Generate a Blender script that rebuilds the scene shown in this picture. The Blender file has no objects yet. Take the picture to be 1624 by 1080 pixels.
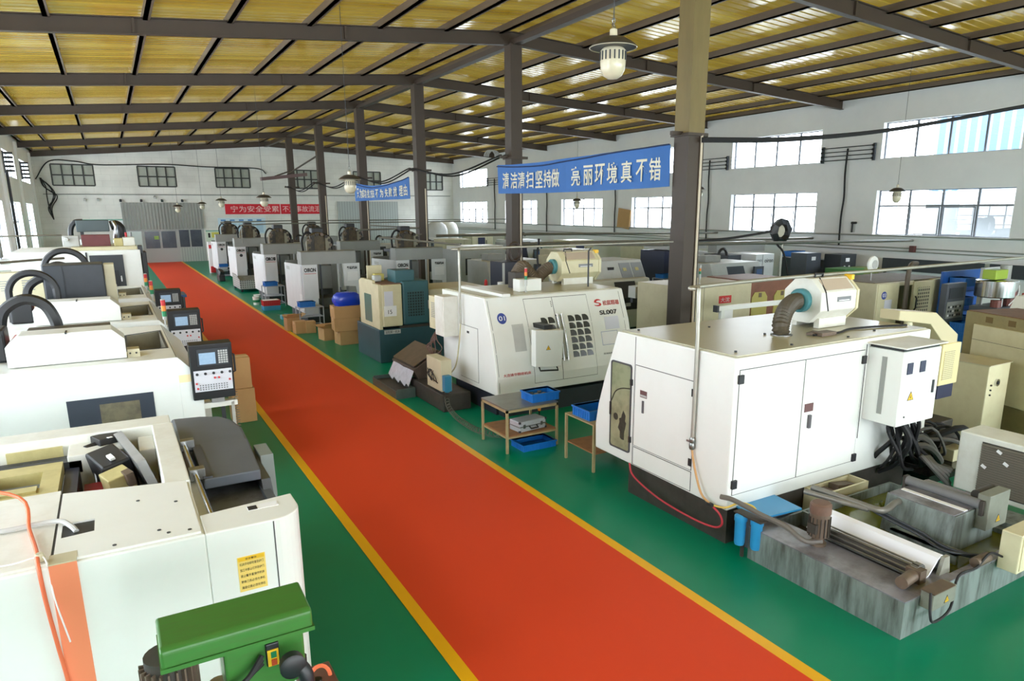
import bpy, math, random
from mathutils import Vector, Matrix
PI = math.pi
R = math.radians
scene = bpy.context.scene
COL = scene.collection
random.seed(7)

# ------------------------------------------------------------------ camera
H = 3.7
YAW, PIT, ROL = R(30.5), R(13.2), R(-0.2)
_f = Vector((math.sin(YAW)*math.cos(PIT), math.cos(YAW)*math.cos(PIT), -math.sin(PIT)))
_r = Vector((math.cos(YAW), -math.sin(YAW), 0))
_u = _r.cross(_f)
_r2 = math.cos(ROL)*_r + math.sin(ROL)*_u
_u2 = -math.sin(ROL)*_r + math.cos(ROL)*_u
cam_data = bpy.data.cameras.new('camera')
cam = bpy.data.objects.new('camera', cam_data)
COL.objects.link(cam)
cam.matrix_world = Matrix(((_r2.x, _u2.x, -_f.x, 0), (_r2.y, _u2.y, -_f.y, 0), (_r2.z, _u2.z, -_f.z, H), (0, 0, 0, 1)))
cam_data.sensor_width = 36
cam_data.lens = 1100/1624*36
cam_data.shift_x = (812-835)/1624
cam_data.shift_y = (592-540)/1624
cam_data.clip_end = 300
scene.camera = cam

# ------------------------------------------------------------------ world, daylight, exposure
world = bpy.data.worlds.new('world'); scene.world = world
world.use_nodes = True
bg = world.node_tree.nodes['Background']
bg.inputs[0].default_value = (0.88, 0.955, 1.0, 1)
bg.inputs[1].default_value = 7.0
scene.view_settings.view_transform = 'Standard'
scene.view_settings.look = 'None'
scene.view_settings.exposure = 1.0
scene.view_settings.gamma = 1.0
scene.view_settings.use_curve_mapping = False
scene.cycles.max_bounces = 10
scene.cycles.diffuse_bounces = 6
scene.cycles.glossy_bounces = 4
scene.cycles.transparent_max_bounces = 12
scene.cycles.use_denoising = True
scene.cycles.caustics_reflective = False
scene.cycles.caustics_refractive = False
scene.cycles.sample_clamp_indirect = 8.0

def portal(loc, rot, sx, sy):
    """unseen portal lamp set in an opening; emits nothing, guides sampling of the sky"""
    l = bpy.data.lights.new('daylight_portal', 'AREA'); l.shape = 'RECTANGLE'; l.size = sx; l.size_y = sy
    l.cycles.is_portal = True
    o = bpy.data.objects.new('daylight_portal', l); o.location = loc; o.rotation_euler = rot
    COL.objects.link(o)

# ------------------------------------------------------------------ materials
MATS = {}
def mat(name, c, rough=0.5, metal=0.0, spec=0.5, noise=0, nscale=6.0, dark=None, bump=0, bscale=40, emit=None, estr=0, coat=0, stretch=None):
    """procedural paint/metal; noise mixes towards the colour 'dark' (dirt) in patches"""
    if name in MATS: return MATS[name]
    m = bpy.data.materials.new(name); m.use_nodes = True
    nt = m.node_tree; b = nt.nodes['Principled BSDF']
    b.inputs['Base Color'].default_value = (*c, 1); b.inputs['Roughness'].default_value = rough
    b.inputs['Metallic'].default_value = metal; b.inputs['Specular IOR Level'].default_value = spec
    b.inputs['Coat Weight'].default_value = coat
    if noise or bump:
        tc = nt.nodes.new('ShaderNodeTexCoord')
        src = tc.outputs['Object']
        if stretch:
            mp = nt.nodes.new('ShaderNodeMapping'); mp.inputs['Scale'].default_value = stretch
            nt.links.new(src, mp.inputs[0]); src = mp.outputs[0]
    if noise:
        n = nt.nodes.new('ShaderNodeTexNoise'); n.inputs['Scale'].default_value = nscale; n.inputs['Detail'].default_value = 6
        n.inputs['Roughness'].default_value = 0.65
        nt.links.new(src, n.inputs['Vector'])
        rp = nt.nodes.new('ShaderNodeValToRGB')
        rp.color_ramp.elements[0].position = 0.42; rp.color_ramp.elements[1].position = 0.72
        nt.links.new(n.outputs[0], rp.inputs[0])
        mx = nt.nodes.new('ShaderNodeMix'); mx.data_type = 'RGBA'
        ml = nt.nodes.new('ShaderNodeMath'); ml.operation = 'MULTIPLY'; ml.inputs[1].default_value = noise
        nt.links.new(rp.outputs[0], ml.inputs[0]); nt.links.new(ml.outputs[0], mx.inputs[0])
        mx.inputs[6].default_value = (*c, 1)
        d = dark or tuple(x*0.5 for x in c)
        mx.inputs[7].default_value = (*d, 1)
        nt.links.new(mx.outputs[2], b.inputs['Base Color'])
    if bump:
        n2 = nt.nodes.new('ShaderNodeTexNoise'); n2.inputs['Scale'].default_value = bscale; n2.inputs['Detail'].default_value = 3
        nt.links.new(src, n2.inputs['Vector'])
        bp = nt.nodes.new('ShaderNodeBump'); bp.inputs['Strength'].default_value = bump; bp.inputs['Distance'].default_value = 0.02
        nt.links.new(n2.outputs[0], bp.inputs['Height']); nt.links.new(bp.outputs[0], b.inputs['Normal'])
    if emit:
        b.inputs['Emission Color'].default_value = (*emit, 1); b.inputs['Emission Strength'].default_value = estr
    MATS[name] = m
    return m

def s2l(r, g, b):
    f = lambda v: (v/255/12.92) if v/255 <= 0.04045 else ((v/255+0.055)/1.055)**2.4
    return (f(r), f(g), f(b))

def glass(name, tint=(1, 1, 1), rough=0.0, amount=0.08, spec=(1, 1, 1)):
    """thin pane: mostly clear, a little reflection"""
    if name in MATS: return MATS[name]
    m = bpy.data.materials.new(name); m.use_nodes = True; nt = m.node_tree
    nt.nodes.remove(nt.nodes['Principled BSDF'])
    t = nt.nodes.new('ShaderNodeBsdfTransparent'); t.inputs[0].default_value = (*tint, 1)
    g = nt.nodes.new('ShaderNodeBsdfGlossy'); g.inputs['Roughness'].default_value = rough; g.inputs[0].default_value = (*spec, 1)
    mx = nt.nodes.new('ShaderNodeMixShader'); mx.inputs[0].default_value = amount
    nt.links.new(t.outputs[0], mx.inputs[1]); nt.links.new(g.outputs[0], mx.inputs[2])
    nt.links.new(mx.outputs[0], nt.nodes['Material Output'].inputs[0])
    MATS[name] = m
    return m

def brick_mat(name, c1, c2, cm, scale, rough=0.7, bw=0.4, rh=0.2, mort=0.012, axes='XZ', bump=0.25):
    if name in MATS: return MATS[name]
    m = bpy.data.materials.new(name); m.use_nodes = True; nt = m.node_tree; b = nt.nodes['Principled BSDF']
    b.inputs['Roughness'].default_value = rough
    tc = nt.nodes.new('ShaderNodeTexCoord'); sp = nt.nodes.new('ShaderNodeSeparateXYZ'); cb = nt.nodes.new('ShaderNodeCombineXYZ')
    nt.links.new(tc.outputs['Object'], sp.inputs[0])
    nt.links.new(sp.outputs[axes[0]], cb.inputs[0]); nt.links.new(sp.outputs[axes[1]], cb.inputs[1])
    t = nt.nodes.new('ShaderNodeTexBrick'); t.inputs['Color1'].default_value = (*c1, 1); t.inputs['Color2'].default_value = (*c2, 1)
    t.inputs['Mortar'].default_value = (*cm, 1); t.inputs['Scale'].default_value = scale; t.inputs['Mortar Size'].default_value = mort
    t.inputs['Brick Width'].default_value = bw; t.inputs['Row Height'].default_value = rh
    nt.links.new(cb.outputs[0], t.inputs['Vector'])
    n = nt.nodes.new('ShaderNodeTexNoise'); n.inputs['Scale'].default_value = 0.6; n.inputs['Detail'].default_value = 8
    nt.links.new(tc.outputs['Object'], n.inputs['Vector'])
    rp = nt.nodes.new('ShaderNodeValToRGB'); rp.color_ramp.elements[0].color = (0.80, 0.80, 0.80, 1); rp.color_ramp.elements[1].color = (1, 1, 1, 1)
    rp.color_ramp.elements[0].position = 0.3; rp.color_ramp.elements[1].position = 0.65
    nt.links.new(n.outputs[0], rp.inputs[0])
    mx = nt.nodes.new('ShaderNodeMix'); mx.data_type = 'RGBA'; mx.blend_type = 'MULTIPLY'; mx.inputs[0].default_value = 1
    nt.links.new(t.outputs['Color'], mx.inputs[6]); nt.links.new(rp.outputs[0], mx.inputs[7])
    nt.links.new(mx.outputs[2], b.inputs['Base Color'])
    bp = nt.nodes.new('ShaderNodeBump'); bp.inputs['Strength'].default_value = bump; bp.inputs['Distance'].default_value = 0.01; bp.invert = True
    nt.links.new(t.outputs['Fac'], bp.inputs['Height']); nt.links.new(bp.outputs[0], b.inputs['Normal'])
    MATS[name] = m
    return m

def stripe_mat(name, c1, c2, axis, period, duty=0.5, rough=0.5, spec=0.5):
    """two-colour painted stripes along one axis (slats, ribbed sheet)"""
    if name in MATS: return MATS[name]
    m = bpy.data.materials.new(name); m.use_nodes = True; nt = m.node_tree; b = nt.nodes['Principled BSDF']
    b.inputs['Roughness'].default_value = rough; b.inputs['Specular IOR Level'].default_value = spec
    tc = nt.nodes.new('ShaderNodeTexCoord'); sp = nt.nodes.new('ShaderNodeSeparateXYZ'); nt.links.new(tc.outputs['Object'], sp.inputs[0])
    d = nt.nodes.new('ShaderNodeMath'); d.operation = 'DIVIDE'; d.inputs[1].default_value = period; nt.links.new(sp.outputs[axis], d.inputs[0])
    fr = nt.nodes.new('ShaderNodeMath'); fr.operation = 'FRACT'; nt.links.new(d.outputs[0], fr.inputs[0])
    gt = nt.nodes.new('ShaderNodeMath'); gt.operation = 'GREATER_THAN'; gt.inputs[1].default_value = duty; nt.links.new(fr.outputs[0], gt.inputs[0])
    mx = nt.nodes.new('ShaderNodeMix'); mx.data_type = 'RGBA'; mx.inputs[6].default_value = (*c1, 1); mx.inputs[7].default_value = (*c2, 1)
    nt.links.new(gt.outputs[0], mx.inputs[0]); nt.links.new(mx.outputs[2], b.inputs['Base Color'])
    MATS[name] = m
    return m

def mesh_mat(name, c1, c2, axes, period, duty=0.6, rough=0.5):
    """woven wire: c2 where either axis is past 'duty' of the period, c1 in the holes"""
    if name in MATS: return MATS[name]
    m = bpy.data.materials.new(name); m.use_nodes = True; nt = m.node_tree; b = nt.nodes['Principled BSDF']
    b.inputs['Roughness'].default_value = rough
    tc = nt.nodes.new('ShaderNodeTexCoord'); sp = nt.nodes.new('ShaderNodeSeparateXYZ'); nt.links.new(tc.outputs['Object'], sp.inputs[0])
    outs = []
    for a in axes:
        d = nt.nodes.new('ShaderNodeMath'); d.operation = 'DIVIDE'; d.inputs[1].default_value = period; nt.links.new(sp.outputs[a], d.inputs[0])
        fr = nt.nodes.new('ShaderNodeMath'); fr.operation = 'FRACT'; nt.links.new(d.outputs[0], fr.inputs[0])
        gt = nt.nodes.new('ShaderNodeMath'); gt.operation = 'GREATER_THAN'; gt.inputs[1].default_value = duty; nt.links.new(fr.outputs[0], gt.inputs[0])
        outs.append(gt)
    mxm = nt.nodes.new('ShaderNodeMath'); mxm.operation = 'MAXIMUM'
    nt.links.new(outs[0].outputs[0], mxm.inputs[0]); nt.links.new(outs[1].outputs[0], mxm.inputs[1])
    mx = nt.nodes.new('ShaderNodeMix'); mx.data_type = 'RGBA'; mx.inputs[6].default_value = (*c1, 1); mx.inputs[7].default_value = (*c2, 1)
    nt.links.new(mxm.outputs[0], mx.inputs[0]); nt.links.new(mx.outputs[2], b.inputs['Base Color'])
    MATS[name] = m
    return m

WHITE = mat('white_enamel', s2l(232, 234, 230), 0.35, noise=0.10, nscale=2.5, dark=s2l(200, 198, 185))
WHITE2 = mat('white_enamel_used', s2l(226, 226, 218), 0.4, noise=0.25, nscale=5, dark=s2l(180, 172, 150))
CREAM = mat('cream_enamel', s2l(214, 207, 172), 0.45, noise=0.3, nscale=3, dark=s2l(176, 162, 120))
BEIGE = mat('beige_enamel', s2l(196, 188, 158), 0.45, noise=0.3, nscale=3, dark=s2l(158, 146, 112))
LGREY = mat('light_grey_enamel', s2l(190, 192, 190), 0.45, noise=0.2, nscale=3)
MGREY = mat('mid_grey_enamel', s2l(150, 152, 148), 0.5, noise=0.2, nscale=3)
DGREY = mat('dark_grey_enamel', s2l(74, 78, 86), 0.5, noise=0.25, nscale=4, dark=s2l(52, 54, 60))
CHARC = mat('charcoal_enamel', s2l(52, 56, 62), 0.5, noise=0.3, nscale=5, dark=s2l(34, 36, 40))
BLACK = mat('black_plastic', s2l(30, 31, 34), 0.45)
NAVY = mat('navy_panel', s2l(48, 52, 78), 0.4)
RUBBER = mat('black_rubber', s2l(24, 24, 26), 0.7)
STEEL = mat('bare_steel', s2l(150, 150, 148), 0.35, metal=0.9, noise=0.3, nscale=10, dark=s2l(90, 88, 84))
GALV = mat('galvanised_pipe', s2l(176, 174, 164), 0.4, metal=0.6, noise=0.3, nscale=8, dark=s2l(130, 126, 112))
GRIME = mat('greasy_cast_iron', s2l(62, 56, 50), 0.55, noise=0.6, nscale=6, dark=s2l(30, 27, 25))
BROWNST = mat('dirty_brown_steel', s2l(112, 96, 82), 0.5, metal=0.3, noise=0.5, nscale=5, dark=s2l(70, 56, 46))
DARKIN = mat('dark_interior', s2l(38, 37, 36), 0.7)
BLUEP = mat('blue_plastic', s2l(28, 112, 196), 0.35, noise=0.15, nscale=8)
BLUEF = mat('blue_filter_housing', s2l(52, 146, 202), 0.3)
TEAL = mat('teal_paint', s2l(52, 96, 104), 0.45, noise=0.25, nscale=3, dark=s2l(40, 76, 84))
TEALB = mat('teal_rubber_collar', s2l(70, 132, 140), 0.5)
RED = mat('red_plastic', s2l(200, 40, 44), 0.4)
AMBER = mat('amber_plastic', s2l(232, 140, 50), 0.35)
GREENP = mat('green_plastic', s2l(30, 130, 84), 0.35)
YELLOW = mat('yellow_plastic', s2l(238, 190, 40), 0.45)
KRAFT = mat('kraft_cardboard', s2l(188, 150, 102), 0.85, noise=0.2, nscale=4, dark=s2l(160, 122, 78))
TAPE = mat('packing_tape', s2l(206, 178, 132), 0.3)
PAPER = mat('white_paper', s2l(236, 236, 238), 0.8)
WOOD = mat('stained_plywood', s2l(150, 106, 66), 0.7, noise=0.5, nscale=6, dark=s2l(98, 66, 40))
SCREEN = mat('lcd_screen', s2l(130, 152, 172), 0.15, noise=0.4, nscale=30, dark=s2l(96, 120, 150), emit=s2l(130, 155, 180), estr=0.35)
PINKSTRIP = mat('orange_paint_stripe', s2l(236, 138, 98), 0.45)
ORANGEC = mat('orange_rubber_hose', s2l(226, 112, 72), 0.5)
REDHOSE = mat('red_rubber_hose', s2l(186, 44, 58), 0.5)
YELHOSE = mat('yellow_air_hose', s2l(214, 182, 84), 0.4)
DUCT = mat('grey_brown_flexible_duct', s2l(80, 72, 58), 0.55, noise=0.3, nscale=20)
DRILLG = mat('green_hammer_paint', s2l(58, 116, 48), 0.35, noise=0.35, nscale=14, dark=s2l(74, 92, 52), stretch=(0.6, 4, 4))
CHROME = mat('chrome', s2l(210, 210, 212), 0.15, metal=1.0)
LAMPW = mat('lamp_glass', s2l(206, 198, 172), 0.2, spec=0.6)
LAMPB = mat('lamp_dark_enamel', s2l(58, 56, 58), 0.4)
STEELC = mat('brown_structural_steel', s2l(70, 58, 48), 0.5, noise=0.3, nscale=2, dark=s2l(56, 46, 38))
INK = mat('printed_ink_black', s2l(26, 26, 28), 0.6)
INKRED = mat('printed_ink_red', s2l(190, 40, 40), 0.6)
INKGREY = mat('printed_ink_grey', s2l(110, 112, 116), 0.6)

# ------------------------------------------------------------------ mesh helpers
class M:
    """collects shapes in world coordinates (minus an origin) for ONE mesh"""
    def __init__(s, o=(0, 0, 0)):
        s.v = []; s.f = []; s.o = Vector(o)
    def add(s, vs, fs):
        k = len(s.v)
        s.v += [tuple(Vector(p)-s.o) for p in vs]
        s.f += [tuple(i+k for i in f) for f in fs]
        return s
    def box(s, x0, y0, z0, x1, y1, z1):
        x0, x1 = min(x0, x1), max(x0, x1); y0, y1 = min(y0, y1), max(y0, y1); z0, z1 = min(z0, z1), max(z0, z1)
        return s.add([(x0, y0, z0), (x1, y0, z0), (x1, y1, z0), (x0, y1, z0), (x0, y0, z1), (x1, y0, z1), (x1, y1, z1), (x0, y1, z1)],
              [(0, 3, 2, 1), (4, 5, 6, 7), (0, 1, 5, 4), (1, 2, 6, 5), (2, 3, 7, 6), (3, 0, 4, 7)])
    def rbox(s, c, sx, sy, sz, rot):
        """box centred at c, rotated by an Euler (radians)"""
        m = Matrix.Translation(c) @ (rot if isinstance(rot, Matrix) else __import__('mathutils').Euler(rot).to_matrix().to_4x4())
        vs = [m @ Vector((x*sx/2, y*sy/2, z*sz/2)) for z in (-1, 1) for (x, y) in ((-1, -1), (1, -1), (1, 1), (-1, 1))]
        return s.add(vs, [(0, 3, 2, 1), (4, 5, 6, 7), (0, 1, 5, 4), (1, 2, 6, 5), (2, 3, 7, 6), (3, 0, 4, 7)])
    def prism(s, pts, axis, a, b):
        """polygon pts in the plane of the two other axes (in x,y,z order), extruded along axis a..b"""
        n = len(pts)
        area = sum(pts[i][0]*pts[(i+1) % n][1]-pts[(i+1) % n][0]*pts[i][1] for i in range(n))
        if area < 0: pts = pts[::-1]
        if a > b: a, b = b, a
        def P(p, t):
            return {'x': (t, p[0], p[1]), 'y': (p[0], t, p[1]), 'z': (p[0], p[1], t)}[axis]
        vs = [P(p, a) for p in pts]+[P(p, b) for p in pts]
        flip = axis == 'y'
        fs = [tuple(range(n))[::-1], tuple(range(n, 2*n))]+[(i, (i+1) % n, (i+1) % n+n, i+n) for i in range(n)]
        if flip: fs = [f[::-1] for f in fs]
        return s.add(vs, fs)
    def ring(s, outer, inner, axis, a, b):
        """a plate with a hole: outer and inner outlines of equal length"""
        n = len(outer)
        def P(p, t):
            return {'x': (t, p[0], p[1]), 'y': (p[0], t, p[1]), 'z': (p[0], p[1], t)}[axis]
        vs = [P(p, a) for p in outer]+[P(p, a) for p in inner]+[P(p, b) for p in outer]+[P(p, b) for p in inner]
        fs = []
        for i in range(n):
            j = (i+1) % n
            fs += [(i, j, n+j, n+i), (2*n+i, 3*n+i, 3*n+j, 2*n+j), (i, 2*n+i, 2*n+j, j), (n+i, n+j, 3*n+j, 3*n+i)]
        return s.add(vs, fs)
    def cyl(s, p0, p1, r, r2=None, n=16):
        return s.tube([p0, p1], r, n, r2)
    def tube(s, pts, r, n=8, r2=None, closed=False, radii=None):
        pts = [Vector(p) for p in pts]; k = len(pts)
        vs = []; prev = None
        for i, p in enumerate(pts):
            d = (pts[(i+1) % k]-pts[i-1]) if closed else (pts[min(i+1, k-1)]-pts[max(i-1, 0)])
            if d.length < 1e-9: d = Vector((0, 0, 1))
            d.normalize()
            if prev is None:
                a = d.orthogonal().normalized()
            else:
                a = prev-d*prev.dot(d)
                a = a.normalized() if a.length > 1e-6 else d.orthogonal().normalized()
            prev = a; b = d.cross(a)
            rr = radii[i] if radii else (r if r2 is None else r+(r2-r)*i/(k-1))
            vs += [p+(a*math.cos(2*PI*j/n)+b*math.sin(2*PI*j/n))*rr for j in range(n)]
        fs = []
        for i in range(k if closed else k-1):
            i2 = (i+1) % k
            for j in range(n):
                j2 = (j+1) % n
                fs.append((i*n+j, i*n+j2, i2*n+j2, i2*n+j))
        if not closed:
            fs += [tuple(range(n))[::-1], tuple(range((k-1)*n, k*n))]
        return s.add(vs, fs)
    def lathe(s, prof, c, axis='z', n=24):
        """profile of (radius, height) turned round an axis through c"""
        vs = []
        for (r, h) in prof:
            for j in range(n):
                a = 2*PI*j/n; x, y = r*math.cos(a), r*math.sin(a)
                p = {'z': (x, y, h), 'x': (h, x, y), 'y': (y, h, x)}[axis]
                vs.append((c[0]+p[0], c[1]+p[1], c[2]+p[2]))
        k = len(prof); fs = []
        for i in range(k-1):
            for j in range(n):
                fs.append((i*n+j, i*n+(j+1) % n, (i+1)*n+(j+1) % n, (i+1)*n+j))
        if prof[0][0] > 1e-5: fs.append(tuple(range(n))[::-1])
        if prof[-1][0] > 1e-5: fs.append(tuple(range((k-1)*n, k*n)))
        return s.add(vs, fs)
    def quad(s, a, b, c, d):
        return s.add([a, b, c, d], [(0, 1, 2, 3)])

def ob(name, m, material, parent=None, bev=0, smooth=False, seg=2, kind=None, label=None):
    me = bpy.data.meshes.new(name)
    me.from_pydata(m.v, [], m.f); me.validate(); me.update()
    me.materials.append(material)
    o = bpy.data.objects.new(name, me); COL.objects.link(o)
    if parent is not None: o.parent = parent
    else: o.location = m.o
    if smooth:
        for p in me.polygons: p.use_smooth = True
        md = o.modifiers.new('edges', 'EDGE_SPLIT'); md.split_angle = R(40)
    if bev:
        md = o.modifiers.new('round_edges', 'BEVEL'); md.width = bev; md.segments = seg; md.limit_method = 'ANGLE'; md.angle_limit = R(35)
    if kind: o['kind'] = kind
    if label: o['label'] = label
    return o

def thing(name, label, cat, loc=(0, 0, 0), rz=0.0, group=None):
    o = bpy.data.objects.new(name, None); COL.objects.link(o)
    o.location = loc; o.rotation_euler = (0, 0, rz); o.empty_display_size = 0.2
    o['label'] = label; o['category'] = cat
    if group: o['group'] = group
    return o

def tag(o, label, cat, group=None):
    o['label'] = label; o['category'] = cat
    if group: o['group'] = group
    return o

def dup(root, loc, rz=0.0, label=None, group=None):
    r = root.copy(); COL.objects.link(r); r.location = loc; r.rotation_euler = (0, 0, rz)
    if label: r['label'] = label
    if group: r['group'] = group
    for ch in list(root.children):
        c = ch.copy(); COL.objects.link(c); c.parent = r
        for g in list(ch.children):
            d = g.copy(); COL.objects.link(d); d.parent = c
    return r

def struct(name, m, material, parent=None, **k):
    o = ob(name, m, material, parent, **k)
    if parent is None: o['kind'] = 'structure'
    return o

def writing(name, text, size, mtx, material, parent=None, depth=0.002, width=None, spacing=1.0, bold=0.0, height=None):
    """lettering as one thin mesh; mtx places its x/y plane; width/height stretch it to a given size"""
    c = bpy.data.curves.new('letters', 'FONT'); c.body = text; c.size = size; c.extrude = depth; c.align_x = 'LEFT'
    c.space_character = spacing; c.offset = bold
    t = bpy.data.objects.new('letters', c); COL.objects.link(t)
    dg = bpy.context.evaluated_depsgraph_get()
    me = bpy.data.meshes.new_from_object(t.evaluated_get(dg))
    bpy.data.objects.remove(t); bpy.data.curves.remove(c)
    xs = [v.co.x for v in me.vertices]; ys = [v.co.y for v in me.vertices]
    w = max(xs)-min(xs); h = max(ys)-min(ys)
    kx = (width/w) if width else 1.0; ky = (height/h) if height else (kx if width else 1.0)
    for v in me.vertices:
        v.co = mtx @ Vector(((v.co.x-min(xs))*kx, (v.co.y-min(ys))*ky, v.co.z))
    me.materials.clear(); me.materials.append(material)
    me.name = name
    o = bpy.data.objects.new(name, me); COL.objects.link(o)
    if parent is not None: o.parent = parent
    return o

def face_y(x, y, z):      # a plane facing -Y (towards the camera end): text x -> +X, text y -> +Z
    return Matrix(((1, 0, 0, x), (0, 0, -1, y), (0, 1, 0, z), (0, 0, 0, 1)))
def face_nx(x, y, z):     # a plane facing -X (towards the aisle from the right rows): text x -> -Y, text y -> +Z
    return Matrix(((0, 0, -1, x), (-1, 0, 0, y), (0, 1, 0, z), (0, 0, 0, 1)))
# ------------------------------------------------------------------ the hall
XL, XR, YB, YF = -4.0, 27.3, 59.4, -9.0
XRIDGE = 11.34
ZL, ZRD, ZR = 7.35, 8.63, 7.80          # underside of the rafters at left wall, ridge, right wall
def zraf(x):
    return ZL+(ZRD-ZL)*(x-XL)/(XRIDGE-XL) if x < XRIDGE else ZRD+(ZR-ZRD)*(x-XRIDGE)/(XR-XRIDGE)
RD = 0.38
YRAF = [12.1, 20.0, 27.85, 35.5, 43.4, 51.3, 59.1]

floor_m = mat('green_epoxy_floor', s2l(0, 130, 96), 0.32, spec=0.3, noise=0.25, nscale=1.2, dark=s2l(0, 112, 80), bump=0.02, bscale=3)
aisle_m = mat('red_aisle_paint', s2l(220, 72, 40), 0.6, spec=0.2)
line_m = mat('yellow_line_paint', s2l(238, 178, 8), 0.45)
wall_m = mat('white_plaster', s2l(232, 232, 232), 0.85, noise=0.35, nscale=0.7, dark=s2l(212, 213, 215), bump=0.1, bscale=6)
back_m = brick_mat('painted_block_wall', s2l(232, 231, 225), s2l(228, 227, 221), s2l(214, 213, 207), 1.0, bw=1.1, rh=0.42, mort=0.010, axes='XZ', bump=0.08)
struct('floor', M().box(XL-.3, YF-3, -0.2, XR+.3, YB+.3, 0), floor_m)
struct('trim_1', M().box(2.14, YF-3, 0.0005, 4.46, YB-0.02, 0.004), aisle_m)
struct('trim_2', M().box(2.02, YF-3, 0.0005, 2.14, 30, 0.005), line_m)
struct('trim_3', M().box(4.46, YF-3, 0.0005, 4.58, YB-0.05, 0.005), line_m)

# walls with window openings: list of (a0, a1, z0, z1)
def wall_panels(m, a0, a1, z0, z1, holes, put):
    """fills the rectangle a0..a1 x z0..z1 except the holes (aligned rows)"""
    rows = sorted({z0, z1} | {h[2] for h in holes} | {h[3] for h in holes})
    for za, zb in zip(rows, rows[1:]):
        cuts = sorted((h[0], h[1]) for h in holes if h[2] <= za+1e-6 and h[3] >= zb-1e-6)
        x = a0
        for c0, c1 in cuts:
            if c0 > x: put(m, x, c0, za, zb)
            x = max(x, c1)
        if x < a1: put(m, x, a1, za, zb)

RW_LOW = [(5.0, 10.1), (12.8, 18.0), (20.85, 25.9), (28.8, 33.8), (36.75, 41.5), (44.75, 49.6), (52.7, 57.9)]
RW_UP = [(5.1, 10.2), (12.85, 18.0), (20.85, 26.0), (28.8, 33.9), (36.75, 41.6), (44.75, 49.7), (52.6, 57.8)]
LW_LOW = [(3.4, 8.2), (11.3, 16.1), (19.2, 24.0), (27.1, 31.9), (35.0, 39.8), (42.9, 47.7), (50.7, 55.0)]
LW_UP = [(3.4, 8.9), (11.3, 16.8), (19.2, 24.7), (27.1, 32.6), (35.0, 40.4), (42.8, 48.2), (50.5, 56.3)]
holes_r = [(a, b, 2.68, 4.45) for a, b in RW_LOW]+[(a, b, 5.70, 7.08) for a, b in RW_UP]
holes_l = [(a, b, 1.2, 4.22) for a, b in LW_LOW]+[(a, b, 5.48, 6.72) for a, b in LW_UP]
m = M(); wall_panels(m, YF, YB, 0, 8.33, holes_r, lambda m, a, b, z0, z1: m.box(XR, a, z0, XR+0.36, b, z1)); struct('wall_right', m, wall_m)
m = M(); wall_panels(m, YF, YB, 0, 7.9, holes_l, lambda m, a, b, z0, z1: m.box(XL-0.36, a, z0, XL, b, z1)); struct('wall_left', m, wall_m)
BK_W = [(-2.95, -0.45), (2.3, 4.75), (7.5, 9.95), (13.05, 15.25), (18.2, 20.55), (24.0, 26.3)]
holes_b = [(a, b, 5.52, 6.93) for a, b in BK_W]+[(0.92, 6.3, 0.0, 2.4)]
m = M(); wall_panels(m, XL, XR, 0, 7.6, holes_b, lambda m, a, b, z0, z1: m.box(a, YB, z0, b, YB+0.3, z1))
m.prism([(XL, 7.6), (XR, 7.6), (XR, 8.32), (XRIDGE, 9.15), (XL, 7.87)], 'y', YB, YB+0.3)
struct('wall_back', m, back_m)

# windows: frame with mullions, panes as a part
winframe_m = mat('grey_window_steel', s2l(112, 116, 122), 0.5)
backframe_m = mat('dark_window_steel', s2l(58, 60, 58), 0.6)
pane_m = glass('clear_pane', (0.97, 0.98, 1.0), amount=0.04)
dustpane_m = mat('dusty_wired_pane', s2l(168, 172, 160), 0.35, noise=0.5, nscale=1.5, dark=s2l(136, 142, 132))
NWIN = [0]
def win_side(x, a, b, z0, z1, n, transom, side):
    NWIN[0] += 1
    xf = x+side*0.24
    m = M(); t = 0.035
    for i in range(n+1):
        y = a+(b-a)*i/n
        w = t if 0 < i < n else t*1.3
        m.box(xf-0.03, y-w, z0, xf+0.03, y+w, z1)
    for z in [z0, z1]+([transom] if transom else []):
        m.box(xf-0.028, a, z-t, xf+0.028, b, z+t)
    if transom:      # casements below the transom
        for i in range(1, n-1):
            y0, y1 = a+(b-a)*i/n+0.06, a+(b-a)*(i+1)/n-0.06
            m.ring([(y0, z0+.04), (y1, z0+.04), (y1, transom-.04), (y0, transom-.04)], [(y0+.04, z0+.08), (y1-.04, z0+.08), (y1-.04, transom-.08), (y0+.04, transom-.08)], 'x', xf-0.045, xf-0.02)
    fr = struct('window_%d' % NWIN[0], m, winframe_m)
    ob('pane', M().box(xf-0.004, a+.02, z0+.02, xf+0.004, b-.02, z1-.02), pane_m, fr)
    portal((x+side*0.5, (a+b)/2, (z0+z1)/2), (0, side*PI/2, 0), z1-z0, b-a)
for a, b in RW_LOW: win_side(XR, a, b, 2.68, 4.45, 4, 3.83, 1)
for a, b in RW_UP: win_side(XR, a, b, 5.70, 7.08, 4, None, 1)
for a, b in LW_LOW: win_side(XL, a, b, 1.2, 4.22, 4, 3.2, -1)
for a, b in LW_UP: win_side(XL, a, b, 5.48, 6.72, 4, None, -1)
for a, b in BK_W:
    NWIN[0] += 1
    m = M()
    for i in range(5):
        x = a+(b-a)*i/4; m.box(x-0.045, YB-0.02, 5.52, x+0.045, YB+0.05, 6.93)
    for z in (5.52, 6.22, 6.93): m.box(a, YB-0.015, z-0.045, b, YB+0.045, z+0.045)
    fr = struct('window_%d' % NWIN[0], m, backframe_m)
    ob('pane', M().box(a, YB+0.06, 5.52, b, YB+0.075, 6.93), dustpane_m, fr)
FW = [(-3.2, 1.6), (3.0, 8.0), (9.4, 14.4), (15.8, 20.8), (22.0, 26.6)]
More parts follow.
